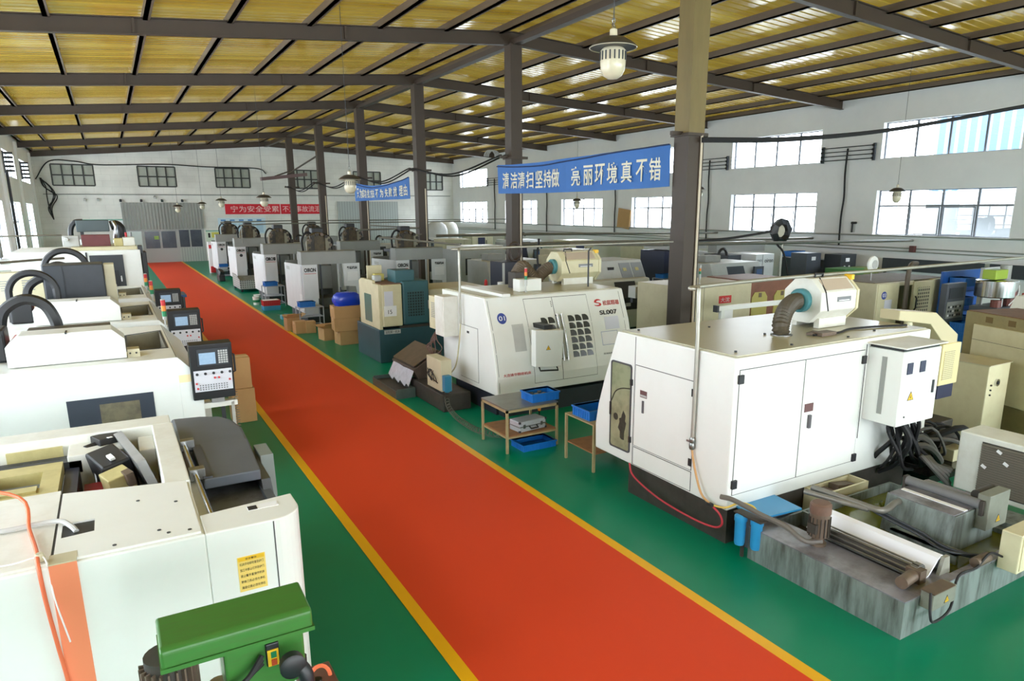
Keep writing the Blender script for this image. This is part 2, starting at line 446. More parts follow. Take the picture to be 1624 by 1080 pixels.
m = M(); wall_panels(m, XL, XR, 0, 8.4, [(a, b, 1.0, 5.2) for a, b in FW], lambda m, a, b, z0, z1: m.box(a, YF-.3, z0, b, YF, z1)); struct('wall_front', m, wall_m)  # unseen front wall, added with limited openings to even out the daylight
for a, b in FW: portal(((a+b)/2, YF-0.5, 3.1), (PI/2, 0, 0), b-a, 4.2)

# pilasters on the left wall between the windows, and the sill conduits of the right wall
for i, y in enumerate((33.5, 41.4, 49.2, 57.6)):
    struct('trim_%d' % (4+i), M().box(XL, y-.25, 0, XL+0.12, y+.25, 7.5), wall_m)

# ------------------------------------------------------------------ roof
roof_m = bpy.data.materials.new('yellow_ribbed_roof_sheet'); roof_m.use_nodes = True
nt = roof_m.node_tree; b = nt.nodes['Principled BSDF']
b.inputs['Roughness'].default_value = 0.15; b.inputs['Specular IOR Level'].default_value = 0.9
tc = nt.nodes.new('ShaderNodeTexCoord'); mp = nt.nodes.new('ShaderNodeMapping'); mp.inputs['Scale'].default_value = (0.10, 1.6, 0.1)
nz = nt.nodes.new('ShaderNodeTexNoise'); nz.inputs['Scale'].default_value = 1.0; nz.inputs['Detail'].default_value = 4
rp = nt.nodes.new('ShaderNodeValToRGB')
rp.color_ramp.elements[0].position = 0.3; rp.color_ramp.elements[0].color = (*s2l(140, 108, 22), 1)
rp.color_ramp.elements[1].position = 0.72; rp.color_ramp.elements[1].color = (*s2l(174, 148, 62), 1)
nt.links.new(tc.outputs['Object'], mp.inputs[0]); nt.links.new(mp.outputs[0], nz.inputs['Vector']); nt.links.new(nz.outputs[0], rp.inputs[0])
nt.links.new(rp.outputs[0], b.inputs['Base Color'])
# a share of the daylight comes through the sheet
tl = nt.nodes.new('ShaderNodeBsdfTranslucent'); nt.links.new(rp.outputs[0], tl.inputs[0])
ms = nt.nodes.new('ShaderNodeMixShader'); ms.inputs[0].default_value = 0.04
nt.links.new(b.outputs[0], ms.inputs[1]); nt.links.new(tl.outputs[0], ms.inputs[2]); nt.links.new(ms.outputs[0], nt.nodes['Material Output'].inputs[0])
m = M()
prof = []; y = YF
while y < YB+0.3:
    prof += [(y, 0), (y+0.22, 0), (y+0.24, 0.02), (y+0.28, 0.02)]; y += 0.30
prof.append((y, 0))
vs = []
for x in (XL-0.4, XRIDGE, XR+0.4):
    for (yy, dz) in prof:
        vs.append((x, yy, zraf(x)+RD+0.14+dz))
n = len(prof)
m.add(vs, [(k*n+i, (k+1)*n+i, (k+1)*n+i+1, k*n+i+1) for k in (0, 1) for i in range(n-1)])
struct('ceiling', m, roof_m)

# portal frames: each rafter half, the ridge columns, purlins
def rafter(x0, x1, y):
    m = M()
    def seg(y0, y1, d0, d1):
        P = [(x0, zraf(x0)+d0), (x1, zraf(x1)+d0), (x1, zraf(x1)+d1), (x0, zraf(x0)+d1)]
        m.prism(P, 'y', y0, y1)
    seg(y-0.09, y+0.09, 0, 0.025); seg(y-0.09, y+0.09, RD-0.025, RD); seg(y-0.02, y+0.02, 0.025, RD-0.025)
    for t in (0.33, 0.66):     # splice plates
        x = x0+(x1-x0)*t
        m.box(x-0.03, y-0.09, zraf(x)+0.01, x+0.03, y+0.09, zraf(x)+RD-0.01)
    struct('roof_beam', m, STEELC)
for y in YRAF:
    rafter(XL, XRIDGE, y); rafter(XRIDGE, XR, y)
px = [XL+0.15, -2.65, -0.66, 1.33, 3.2, 5.17, 7.1, 9.1, 10.9, 11.8, 13.95, 16.0, 17.95, 19.9, 21.85, 23.8, 25.7, XR-0.2]
for x in px:
    m = M(); z = zraf(x)+RD-0.06
    m.box(x-0.05, YF, z, x+0.05, YB, z+0.2)
    m.box(x-0.05, YF, z, x+0.10, YB, z+0.02)
    struct('roof_beam', m, mat('purlin_steel', s2l(100, 86, 72), 0.5, noise=0.3, nscale=2, dark=s2l(80, 68, 56)))
struct('roof_beam', M().box(XRIDGE-0.12, YRAF[0], ZRD-0.02, XRIDGE+0.12, YB, ZRD+0.14), STEELC)
# ridge columns: olive above the cable bracket on the nearest ones, brown below
olive = mat('olive_column', s2l(128, 112, 70), 0.5, noise=0.4, nscale=3, dark=s2l(96, 84, 56), stretch=(1, 1, .2))
for i, y in enumerate(YRAF[:6]):
    hw = 0.23 if i == 0 else 0.2
    m = M()
    x = XRIDGE
    def Hsec(m, z0, z1):
        m.box(x-hw, y-hw, z0, x+hw, y-hw+0.03, z1); m.box(x-hw, y+hw-0.03, z0, x+hw, y+hw, z1); m.box(x-hw, y-hw+.03, z0, x-hw+0.03, y+hw-.03, z1); m.box(x+hw-.03, y-hw+.03, z0, x+hw, y+hw-.03, z1)
    Hsec(m, 0, 5.35)
    c = struct('steel_column', m, STEELC)
    m = M(); Hsec(m, 5.35, ZRD+0.02)
    ob('upper_shaft', m, olive if i == 0 else STEELC, c)
    m = M(); m.box(x-hw-.06, y-hw-.06, 5.28, x+hw+.06, y+hw+.06, 5.34)
    m.box(x-hw-.3, y-.04, 5.30, x+hw+.3, y+.04, 5.38)
    ob('bracket', m, STEELC, c)
    m = M(); m.box(x-hw-.15, y-hw-.15, 0, x+hw+.15, y+hw+.15, 0.03); ob('base_plate', m, STEELC, c)
    # conduit strapped to the shaft
    if i < 5:
        m = M(); m.tube([(x+hw*0.55, y-hw-.035, 0.3), (x+hw*0.55, y-hw-.035, 4.6 if i else 5.3)], 0.028, 8)
        ob('conduit', m, mat('pale_conduit', s2l(214, 200, 176), 0.5), c, smooth=True)

# neighbouring shed seen through the nearer windows of the right wall

blue_sid = stripe_mat('blue_ribbed_siding', s2l(70, 98, 124), s2l(118, 136, 150), 'Y', 0.5, 0.66)
nbz = ob('neighbour_shed', M((37, 8, 0)).box(37, -6, 4.6, 50, 21.5, 14), blue_sid); tag(nbz, 'pale blue and white ribbed shed outside the windows of the wall with pipes', 'shed')
sh2 = ob('base_wall', M((37, 8, 0)).box(36.9, -6, 0, 37.0, 21.5, 4.55), mat('grey_render', s2l(120, 124, 126), 0.8), nbz)
sh3 = ob('awning', M((37, 8, 0)).prism([(35.6, 3.9), (37, 4.5), (37, 4.65), (35.6, 4.05)], 'y', -6, 20), mat('awning_white', s2l(134, 136, 136), 0.7), nbz)
struct('ground', M().box(XR+.4, -14, -0.3, 60, 66, -0.1), mat('outdoor_concrete', s2l(190, 190, 186), 0.9))
# ------------------------------------------------------------------ shared pieces
SEAM = mat('seam_dark', s2l(70, 70, 72), 0.7)
def door_nx(par, x, y0, y1, z0, z1, material=WHITE, name='door', o=(0, 0, 0), t=0.006):
    """a sheet-metal door on a face that looks towards -X, with a dark gap round it"""
    d = ob(name, M(o).box(x-t, y0, z0, x, y1, z1), material, par)
    ob('gasket', M(o).box(x-t*0.5, y0-0.008, z0-0.008, x+0.001, y1+0.008, z1+0.008), SEAM, d)
    return d
def door_ny(par, y, x0, x1, z0, z1, material=WHITE, name='door', o=(0, 0, 0), t=0.006):
    d = ob(name, M(o).box(x0, y-t, z0, x1, y, z1), material, par)
    ob('gasket', M(o).box(x0-0.008, y-t*0.5, z0-0.008, x1+0.008, y+0.001, z1+0.008), SEAM, d)
    return d
def triangle_sign(par, mtx, s=0.1):
    """yellow high-voltage triangle: dark rim, yellow field, bolt"""
    m = M(); P = lambda x, y, z: mtx @ Vector((x*s, y*s, z))
    def tri(k, z, z0=0):
        pts = [(-.5*k, -.29*k), (.5*k, -.29*k), (0, .58*k)]
        vs = [P(x, y+.29, z0) for x, y in pts]+[P(x, y+.29, z) for x, y in pts]
        return vs, [(2, 1, 0), (3, 4, 5), (0, 1, 4, 3), (1, 2, 5, 4), (2, 0, 3, 5)]
    sg = ob('warning_sign', M().add(*tri(1.0, .002)), INK, par)
    ob('yellow_field', M().add(*tri(0.80, .003)), YELLOW, sg)
    m = M(); bolt = [(.02, .50), (-.10, .24), (-.01, .24), (-.06, .04), (.10, .30), (.02, .30), (.07, .50)]
    n = len(bolt)
    m.add([P(x, y, .0036) for x, y in bolt], [tuple(range(n))])
    ob('bolt_mark', m, INK, sg)
    return sg
def signal_tower(loc, label, cols=(RED, AMBER, GREENP), pole=0.12, seg=0.07, r=0.028, base=LGREY, group='stack lights on the machines'):
    t = thing('signal_tower', label, 'signal light', loc, 0, group)
    ob('pole', M().cyl((0, 0, 0), (0, 0, pole), 0.012, n=8).lathe([(0.03, 0), (0.03, .02), (.012, .03)], (0, 0, 0), n=10).cyl((0, 0, pole), (0, 0, pole+.05), r*.95, n=12), base, t, smooth=True)
    z = pole+.05
    for c in cols[::-1]:
        ob('lens', M().cyl((0, 0, z), (0, 0, z+seg-.004), r, n=14), c, t, smooth=True); z += seg
    ob('cap', M().lathe([(r, z), (r, z+.01), (0, z+.02)], (0, 0, 0), n=12), base, t, smooth=True)
    return t
def octagon(cy, cz, r, n=8, ph=PI/8):
    return [(cy+r*math.cos(ph+2*PI*i/n), cz+r*math.sin(ph+2*PI*i/n)) for i in range(n)]
def mist_collector(loc, label, L=0.95, r=0.36, port_y=0.0, group='oil mist collectors on the white lathes', cap=WHITE2):
    """octagonal drum lying along X with a hose port in its end"""
    t = thing('mist_collector', label, 'mist collector', loc, 0, group)
    cz = r+0.04
    ob('drum', M().prism(octagon(0, cz, r), 'x', 0.0, L*.94), cap, t, bev=0.012)
    ob('end_flange', M().prism(octagon(0, cz, r*1.03), 'x', L*.94, L), CREAM, t, bev=0.006)
    ob('yellow_corner', M().box(L*.93, -.2, cz+r*.78, L*1.01, -.08, cz+r*1.0), YELLOW, t, bev=.01)
    m = M()
    for y in (-r*.55, r*.55): m.box(0.1, y-.04, 0, L*.85, y+.04, cz-r*.72)
    ob('foot', m, WHITE2, t)
    # bevelled filter panel on the upper side facing the camera end, label plate below it
    a = R(-112.5+0); c8 = math.cos(PI/8)
    def side(ang, u0, u1, w0, w1, th):
        """a plate on the drum side whose outward normal has the angle ang in the YZ plane"""
        n = Vector((0, math.cos(ang), math.sin(ang))); tv = Vector((0, -math.sin(ang), math.cos(ang)))
        c = Vector((0, 0, cz))+n*r*c8
        vs = []
        for d in (0, th):
            for (u, w) in ((u0, w0), (u1, w0), (u1, w1), (u0, w1)):
                vs.append(c+n*d+Vector((u, 0, 0))+tv*w)
        return vs, [(0, 1, 2, 3), (7, 6, 5, 4), (0, 4, 5, 1), (1, 5, 6, 2), (2, 6, 7, 3), (3, 7, 4, 0)]
    ob('filter_panel', M().add(*side(R(135), L*.14, L*.86, -r*.28, r*.28, .008)), mat('filter_panel_brown', s2l(190, 174, 156), 0.6), t)
    pl = ob('name_plate', M().add(*side(R(180), L*.42, L*.78, -r*.16, r*.04, .006)), mat('plate_grey', s2l(120, 122, 126), 0.4), t)
    ob('plate_marks', M().add(*side(R(180), L*.46, L*.74, -r*.03, r*.01, .008)), PAPER, pl)
    m = M()
    for ang in (157.5, 112.5, 202.5):
        aa = R(ang); m.cyl((L*.12, r*math.cos(aa), cz+r*math.sin(aa)), (L*.12, r*math.cos(aa)*1.02, cz+r*math.sin(aa)*1.02), .01)
    ob('handle', M().tube([(L*.22, -.04, cz+r*.92), (L*.22, -.04, cz+r*1.06), (L*.42, -.04, cz+r*1.06), (L*.42, -.04, cz+r*.92)], .016, 8), BLACK, t, smooth=True)
    ob('edge_strap', M().tube([(L*.2, r*math.cos(R(112.5)), cz+r*math.sin(R(112.5))), (L*.1, r*math.cos(R(157.5)), cz+r*math.sin(R(157.5))), (L*.2, r*math.cos(R(202.5)), cz+r*math.sin(R(202.5)))], .01, 6), BLACK, t)
    ob('hose_port', M().lathe([(.155, 0), (.155, -.07), (.13, -.09), (0.12, -.09)], (0, port_y, cz), 'x', 20), TEALB, t, smooth=True)
    return t
def corrugated_hose(name, pts, r, material, parent=None, ring=0.042, steps=None, n=16):
    """bellows hose along a smooth path"""
    P = smooth_path(pts, 60)
    L = sum((P[i+1]-P[i]).length for i in range(len(P)-1)); k = max(6, int(L/ring))
    Q = resample(P, 2*k)
    radii = [r if i % 2 else r*0.82 for i in range(len(Q))]
    return ob(name, M().tube(Q, r, n, radii=radii), material, parent)
def smooth_path(pts, k=40):
    """Catmull-Rom through the points"""
    p = [Vector(q) for q in pts]; p = [p[0]*2-p[1]]+p+[p[-1]*2-p[-2]]; out = []
    seg = len(p)-3
    for i in range(seg):
        a, b, c, d = p[i:i+4]; kk = max(3, k//seg)
        for j in range(kk):
            t = j/kk
            out.append(0.5*((2*b)+(c-a)*t+(2*a-5*b+4*c-d)*t*t+(3*b-a-3*c+d)*t**3))
    out.append(p[-2]); return out
def resample(P, k):
    L = [0]
    for i in range(1, len(P)): L.append(L[-1]+(P[i]-P[i-1]).length)
    out = []; j = 0
    for i in range(k+1):
        s = L[-1]*i/k
        while j < len(P)-2 and L[j+1] < s: j += 1
        t = (s-L[j])/max(1e-9, L[j+1]-L[j]); out.append(P[j].lerp(P[j+1], min(1, t)))
    return out
def hose(name, pts, r, material, parent=None, n=8, k=40):
    return ob(name, M().tube(smooth_path(pts, k), r, n), material, parent, smooth=True)
def crate(name, loc, sx, sy, sz, label, cat='crate', group=None, material=BLUEP, rz=0, wall=0.012, fill=None):
    """open plastic bin with rim, slotted sides"""
    t = thing(name, label, cat, loc, rz, group)
    m = M(); hx, hy = sx/2, sy/2
    m.box(-hx, -hy, 0, hx, hy, wall)
    m.box(-hx, -hy, wall, hx, -hy+wall, sz); m.box(-hx, hy-wall, wall, hx, hy, sz)
    m.box(-hx, -hy+wall, wall, -hx+wall, hy-wall, sz); m.box(hx-wall, -hy+wall, wall, hx, hy-wall, sz)
    for i in range(-3, 4):
        m.box(i*sx/8-.006, -hy-.008, 0.01, i*sx/8+.006, -hy, sz-.02); m.box(-hx-.008, i*sy/8-.006, .01, -hx, i*sy/8+.006, sz-.02)
    ob('bin', m, material, t)
    ob('rim', M().ring([(-hx-.014, -hy-.014), (hx+.014, -hy-.014), (hx+.014, hy+.014), (-hx-.014, hy+.014)], [(-hx+wall, -hy+wall), (hx-wall, -hy+wall), (hx-wall, hy-wall), (-hx+wall, hy-wall)], 'z', sz-.025, sz), material, t)
    return t

# ------------------------------------------------------------------ the big white lathe by the coolant tank
O = (5.55, 5.05, 0)
L1 = thing('cnc_lathe', 'large white lathe enclosure with double rear doors beside the coolant tank', 'machine', O, 0, 'white slant-bed lathes')
m = M(O)
prof = [(5.05, .43), (7.52, .45), (7.53, .8), (7.47, 1.1), (7.34, 1.5), (7.2, 1.85), (7.08, 2.17), (5.05, 2.17)]
m.prism(prof, 'x', 5.55, 9.15)
ob('enclosure', m, WHITE, L1, bev=0.02)
TOPM = mat('beige_top_sheet', s2l(190, 186, 162), 0.3, noise=0.25, nscale=1.6, dark=s2l(168, 162, 136))
ob('roof_sheet', M(O).prism([(5.6, 5.09), (7.75, 5.09), (8.6, 5.09), (9.1, 5.09), (9.1, 7.04), (5.6, 7.04)], 'z', 2.171, 2.184), TOPM, L1)
for x, y in ((5.75, 5.25), (6.6, 5.2), (7.6, 5.18), (5.75, 6.9), (6.9, 5.85), (6.7, 6.6), (8.3, 5.3)): ob('roof_bolt', M(O).cyl((x, y, 2.184), (x, y, 2.2), .016, n=8), BLACK, L1)
ob('base', M(O).box(5.62, 5.1, 0, 9.0, 6.85, .44), GRIME, L1)
# aisle-end panels: service door, lower panel, viewing window
d = door_nx(L1, 5.55, 5.63, 6.68, .73, 1.79, o=O)
for y, z in ((5.64, 1.66), (5.64, .82)): ob('hinge', M(O).box(5.535, y-.015, z-.045, 5.55, y+.03, z+.045), BLACK, d)
hd = ob('handle', M(O).box(5.532, 6.5, 1.2, 5.545, 6.53, 1.36), mat('lever_grey', s2l(90, 88, 92), .4), d)
pl = ob('label_plate', M(O).box(5.541, 6.45, 1.40, 5.545, 6.58, 1.49), mat('label_brown', s2l(104, 70, 70), .5), d)
ob('plate_stripe', M(O).box(5.5395, 6.455, 1.41, 5.5412, 6.575, 1.435), LGREY, pl)
door_nx(L1, 5.55, 5.63, 6.68, .47, .70, name='kick_panel', o=O)
ob('panel_line', M(O).box(5.5475, 6.70, .46, 5.551, 6.708, 2.15), SEAM, L1)
WINM = mat('oily_window', s2l(150, 154, 124), 0.12, noise=0.7, nscale=4, dark=s2l(104, 112, 88), spec=0.8)
def rrect(y0, y1, z0, z1, r=0.04):
    P = []
    for (cy, cz, a0) in ((y1-r, z1-r, 0), (y0+r, z1-r, 90), (y0+r, z0+r, 180), (y1-r, z0+r, 270)):
        for k in range(5):
            a = R(a0+22.5*k); P.append((cy+r*math.cos(a), cz+r*math.sin(a)))
    return P
w = ob('viewing_window', M(O).prism(rrect(6.77, 7.17, .60, 1.76), 'x', 5.542, 5.55), WINM, L1)
ob('window_gasket', M(O).ring(rrect(6.755, 7.185, .585, 1.775), rrect(6.775, 7.165, .605, 1.755), 'x', 5.536, 5.55), SEAM, w)
SIL = mat('machine_silhouette', s2l(58, 62, 52), .4, noise=.7, nscale=16, dark=s2l(30, 32, 28))  # dark silhouettes of machine parts laid on the solid pane
ob('chuck_seen_through', M(O).lathe([(0, -.001), (.05, -.001), (.05, 0)], (5.5415, 7.06, 1.02), 'x', 14), SIL, w)
random.seed(4); P = []
for k in range(22):
    a = 2*PI*k/22; rr = .085+random.uniform(-.03, .03); P.append((6.92+rr*math.cos(a), .93+1.9*rr*math.sin(a)))
ob('turret_seen_through', M(O).prism(P, 'x', 5.5405, 5.5418), SIL, w)
ob('hose_seen_through', M(O).tube(smooth_path([(5.5405, 7.16, 1.22), (5.5405, 7.08, 1.36), (5.5405, 6.95, 1.43), (5.5405, 6.78, 1.46)], 16), .008, 6), SIL, w)
for z in (1.55, .78): ob('latch', M(O).box(5.53, 6.735, z-.04, 5.55, 6.775, z+.04), BLACK, L1)
ob('handle', M(O).box(5.53, 7.16, 1.02, 5.55, 7.19, 1.2), BLACK, L1)
# rear double doors
for k, (x0, x1) in enumerate(((5.62, 6.665), (6.68, 7.76))):
    d = door_ny(L1, 5.05, x0, x1, .61, 2.03, o=O)
    hx = x0+.01 if k == 0 else x1-.01
    for z in ((.74, 1.94) if k == 0 else (.66, 1.92)): ob('hinge', M(O).box(hx-.04, 5.02, z-.055, hx+.035, 5.05, z+.045), BLACK, d, bev=.006)
    if k:
        ob('handle', M(O).box(6.79, 5.015, 1.2, 6.83, 5.044, 1.36), mat('lever_grey', s2l(90, 88, 92), .4), d)
        pl = ob('label_plate', M(O).box(6.72, 5.038, 1.40, 6.87, 5.044, 1.50), mat('label_brown', s2l(104, 70, 70), .5), d)
ob('corner_trim', M(O).box(7.79, 5.043, .9, 7.796, 5.051, 2.1), SEAM, L1)
# rear lower skirt and pipe stubs right of the doors
ob('side_housing', M(O).box(9.15, 5.3, .45, 9.75, 6.9, 1.2), WHITE2, L1, bev=.015)
# electrical cabinet hung on the rear face
c = ob('electrical_cabinet', M(O).box(7.84, 4.6, 1.15, 8.62, 5.05, 2.07), WHITE, L1, bev=.012)
ob('cabinet_gap', M(O).box(7.86, 4.62, 2.07, 8.6, 5.04, 2.11), BLACK, c)
ob('cabinet_lid', M(O).box(7.80, 4.55, 2.11, 8.66, 5.06, 2.13), WHITE2, c, bev=.006)
ob('vent_strip', M(O).box(7.832, 4.80, 1.27, 7.84, 4.86, 1.98), MGREY, c)
for x in (7.93, 8.19): ob('meter_window', M(O).box(x, 4.588, 1.79, x+.11, 4.6, 1.93), NAVY, c, bev=.004)
m = M(O); m.box(8.50, 4.585, 1.5, 8.53, 4.6, 1.66); ob('latch', m, CHARC, c)
triangle_sign(c, face_y(8.07-O[0], 4.6-O[1]-.001, 1.46), .13)
ob('keyhole', M(O).cyl((7.98, 4.6, 1.26), (7.98, 4.592, 1.26), .012, n=8), BLACK, c)
# cable bundle under the cabinet
m = M(O); random.seed(3)
for i in range(16):
    x = 7.95+random.random()*.6; y = 4.7+random.random()*.25
    m.tube(smooth_path([(x, y, 1.16), (x+random.uniform(-.05, .2), y+random.uniform(-.1, .1), .95+random.uniform(-.1, .1)), (x+random.uniform(.1, .5), y+random.uniform(-.1, .3), .6+random.uniform(-.15, .15)), (x+random.uniform(.2, .9), y+random.uniform(0, .4), .25+random.uniform(0, .25))], 14), .018+random.random()*.012, 6)
ob('cable_bundle', m, RUBBER, L1, smooth=True)
m = M(O)
for i in range(5):
    m.tube(smooth_path([(8.9+i*.03, 4.8, .5), (8.6+.1*i, 4.65, .62-.05*i), (8.75+.08*i, 4.5, .4), (9.2+.05*i, 4.55+.06*i, .1+.05*i)], 16), .03, 7)
ob('corrugated_conduit', m, mat('grey_conduit', s2l(92, 90, 86), .6), L1, smooth=True)
# mist collector, its hose and the overhead pipe drop
mc = mist_collector((7.72, 5.98, 2.19), 'white oil mist collector on the lathe beside the coolant tank', L=.76, r=.315)
hs = corrugated_hose('exhaust_hose', [(7.05, 5.72, 2.19), (7.05, 5.74, 2.3), (7.2, 5.82, 2.45), (7.45, 5.93, 2.53), (7.64, 5.98, 2.54)], .11, DUCT)
tag(hs, 'ribbed grey duct rising from the lathe roof beside the tank to its mist collector', 'hose', 'exhaust hoses')
ob('clamp_ring', M().lathe([(.13, 0), (.13, .012), (.1, .02)], (7.05, 5.72, 2.184), n=20), STEEL, hs)
tb = ob('tool_bracket', M((7.45, 5.3, 2.186)).box(7.35, 5.36, 2.186, 7.62, 5.5, 2.23).rbox((7.4, 5.52, 2.205), .22, .1, .03, (0, 0, .3)), BROWNST); tag(tb, 'rusty bracket lying on the lathe roof below the mist collector drum', 'bracket')
cb = hose('power_cable', [(7.3, 5.45, 2.2), (7.7, 5.4, 2.2), (8.1, 5.5, 2.2), (8.6, 5.42, 2.2), (9.0, 5.3, 2.2)], .014, RUBBER); tag(cb, 'black cable lying across the lathe roof towards the hung cabinet', 'cable')
pp = ob('air_pipe', M().tube(smooth_path([(5.52, 5.6, 1.0), (5.52, 5.6, 2.0), (5.52, 5.62, 2.78), (5.55, 5.66, 2.84), (5.62, 5.74, 2.86), (7.5, 5.95, 2.86), (10, 6.0, 2.86), (14, 6.1, 2.88)], 80), .024, 10), GALV, smooth=True)
tag(pp, 'galvanised pipe dropping down the aisle end of the lathe beside the tank', 'pipe', 'overhead air pipes')
ob('ball_valve', M().lathe([(.026, 0), (.036, .02), (.036, .06), (.028, .08), (.036, .1), (.036, .13), (.026, .15)], (5.52, 5.6, 1.0), n=12).box(5.50, 5.6, 1.08, 5.515, 5.68, 1.1), STEEL, pp, smooth=True)
h = hose('air_hose', [(5.52, 5.6, 1.0), (5.5, 5.52, .8), (5.48, 5.38, .55), (5.47, 5.22, .47)], .013, mat('tan_hose', s2l(196, 150, 96), .5)); tag(h, 'tan hose hanging from the pipe valve to a tee on the lathe corner', 'hose')
h = hose('air_hose', [(5.47, 5.2, .47), (5.50, 5.02, .50), (5.62, 4.93, .56), (5.78, 4.88, .5), (5.80, 4.82, .42)], .012, YELHOSE); tag(h, 'yellow air hose looping from the lathe corner to the blue filters', 'hose')
h = hose('air_hose', [(5.52, 6.72, .47), (5.5, 6.6, .33), (5.48, 6.1, .22), (5.46, 5.5, .2), (5.46, 5.14, .23), (5.47, 5.03, .3), (5.47, 5.06, .4), (5.47, 5.2, .47)], .012, REDHOSE); tag(h, 'red hose sagging along the bottom edge of the large white lathe', 'hose')
ob('hose_tee', M().box(5.45, 5.19, .455, 5.49, 5.25, .485).cyl((5.47, 5.16, .47), (5.47, 5.28, .47), .018, n=8), BLACK, h)

# ------------------------------------------------------------------ coolant tank with paper band filter
TANKM = mat('stained_grey_tank_paint', s2l(126, 136, 132), 0.4, noise=0.95, nscale=2.6, dark=s2l(56, 54, 48), stretch=(3.5, 3.5, .5))
DECKM = mat('oily_grey_deck', s2l(132, 130, 138), 0.25, noise=0.7, nscale=3.5, dark=s2l(74, 70, 68))
LIQ = mat('olive_coolant', s2l(98, 100, 22), 0.08, noise=0.5, nscale=3, dark=s2l(72, 76, 20), spec=.7)
O = (5.58, 3.0, 0)
T = thing('coolant_tank', 'low grey coolant tank with paper band filter on green floor', 'tank', O)
m = M(O)
m.box(5.58, 3.0, 0, 8.1, 4.74, .04)
m.box(5.58, 3.0, .04, 8.1, 3.03, .36); m.box(5.58, 4.71, .04, 8.1, 4.74, .36)
m.box(5.58, 3.03, .04, 5.61, 4.71, .36); m.box(8.07, 3.03, .04, 8.1, 4.71, .36)
m.box(6.40, 3.03, .04, 6.43, 4.71, .37)
m.box(7.98, 2.75, 0, 8.6, 4.3, .3)
ob('basin', m, TANKM, T)
ob('deck_plate', M(O).box(5.575, 2.995, .36, 6.0, 4.745, .372).box(6.0, 2.995, .36, 6.40, 3.2, .372).box(5.99, 3.2, .20, 6.02, 4.74, .36).box(6.40, 2.995, .36, 8.1, 3.08, .372), DECKM, T)
ob('coolant', M(O).box(6.43, 3.03, .04, 8.07, 4.71, .25), LIQ, T)
ob('trough_floor', M(O).box(6.02, 3.2, .1, 6.4, 4.71, .2), GRIME, T)
ob('white_rail', M(O).box(6.62, 4.3, .30, 6.72, 4.72, .36), PAPER, T)
# paper band
m = M(O)
prof = [(6.42, .33), (6.45, .44), (6.42, .52), (6.36, .55), (6.30, .53), (6.24, .46), (6.17, .39), (6.10, .37), (6.10, .36), (6.18, .375), (6.25, .445), (6.31, .51), (6.36, .53), (6.41, .505), (6.435, .44), (6.41, .33)]
m.prism(prof, 'y', 3.14, 4.42)
ob('paper_band', m, mat('filter_paper', s2l(238, 238, 246), .7), T)
ob('band_end_plate', M(O).prism([(6.28, .36), (6.46, .36), (6.42, .54), (6.34, .54)], 'y', 3.10, 3.135), mat('plate_worn', s2l(150, 148, 136), .5, noise=.4), T)
# rod drum
dr = ob('drum_core', M(O).cyl((6.06, 3.22, .44), (6.06, 4.12, .44), .05, n=14), GRIME, T, smooth=True)
m = M(O)
for i in range(9):
    a = 2*PI*i/9; m.cyl((6.06+.07*math.cos(a), 3.22, .44+.07*math.sin(a)), (6.06+.07*math.cos(a), 4.12, .44+.07*math.sin(a)), .009, n=6)
ob('drum_rod', m, STEEL, dr)
ob('drum_end_mesh', M(O).lathe([(0, 0), (.085, 0), (.085, -.06), (0, -.06)], (6.06, 3.22, .44), 'y', 16), mesh_mat('perforated_drum', s2l(30, 30, 30), s2l(120, 118, 112), 'XZ', .022, .7), dr)
gm = ob('gear_motor', M(O).cyl((5.74, 3.14, .44), (5.98, 3.17, .44), .058, n=14).box(5.96, 3.1, .37, 6.06, 3.24, .5), BROWNST, T, smooth=True)
# pump motor
pm = ob('pump_motor', M(O).lathe([(.085, .0), (.085, .10), (.06, .11), (.06, .16), (.098, .17), (.098, .42), (.07, .43)], (5.86, 4.1, .30), n=20), BROWNST, T, smooth=True)
m = M(O)
for i in range(16):
    a = 2*PI*i/16; c, s_ = math.cos(a), math.sin(a)
    m.rbox((5.86+.1*c, 4.1+.1*s_, .58), .02, .006, .2, (0, 0, a))
ob('cooling_fin', m, GRIME, pm)
ob('fan_cowl', M(O).lathe([(.105, .0), (.105, .09), (.085, .11), (0, .115)], (5.86, 4.1, .72), n=20), mat('rusty_cowl', s2l(112, 84, 70), .6, noise=.5), pm, smooth=True)
ob('terminal_box', M(O).box(5.74, 4.05, .52, 5.80, 4.15, .62), GRIME, pm)
hose('suction_hose', [(5.86-5.58, 1.05, .42), (5.72-5.58, 1.15, .42), (5.65-5.58, 1.35, .52), (5.60-5.58, 1.6, .55), (5.55-5.58, 1.95, .6), (5.5-5.58, 2.1, .6)], .028, mat('grey_hose', s2l(104, 98, 92), .55), T)
# hopper block with rollers
hp = ob('hopper', M(O).prism([(6.98, .2), (7.86, .2), (7.8, .66), (7.05, .66)], 'y', 3.40, 4.14), TANKM, T, bev=.006)
m = M(O).box(7.05, 3.42, .66, 7.8, 4.12, .668); ob('hopper_lid', m, DECKM, hp)
ob('paper_strip', M(O).box(7.24, 3.42, .668, 7.30, 4.1, .676), PAPER, hp)
ob('roller', M(O).cyl((7.42, 3.36, .73), (7.42, 4.14, .73), .052, n=16), mat('rubber_roller', s2l(110, 110, 112), .6), hp, smooth=True)
for y in (3.32, 4.14): ob('roller_bracket', M(O).box(7.38, y, .62, 7.46, y+.035, .78), GRIME, hp)
bx = ob('drive_box', M(O).box(7.42, 3.28, .46, 7.82, 3.40, .84), mat('drive_box_grey', s2l(128, 130, 118), .5, noise=.4), hp, bev=.006)
triangle_sign(bx, face_y(7.64-O[0], 3.28-O[1], .52), .1)
ob('drive_motor', M(O).cyl((7.5, 3.45, .78), (7.8, 3.45, .78), .06, n=12), GRIME, hp, smooth=True)
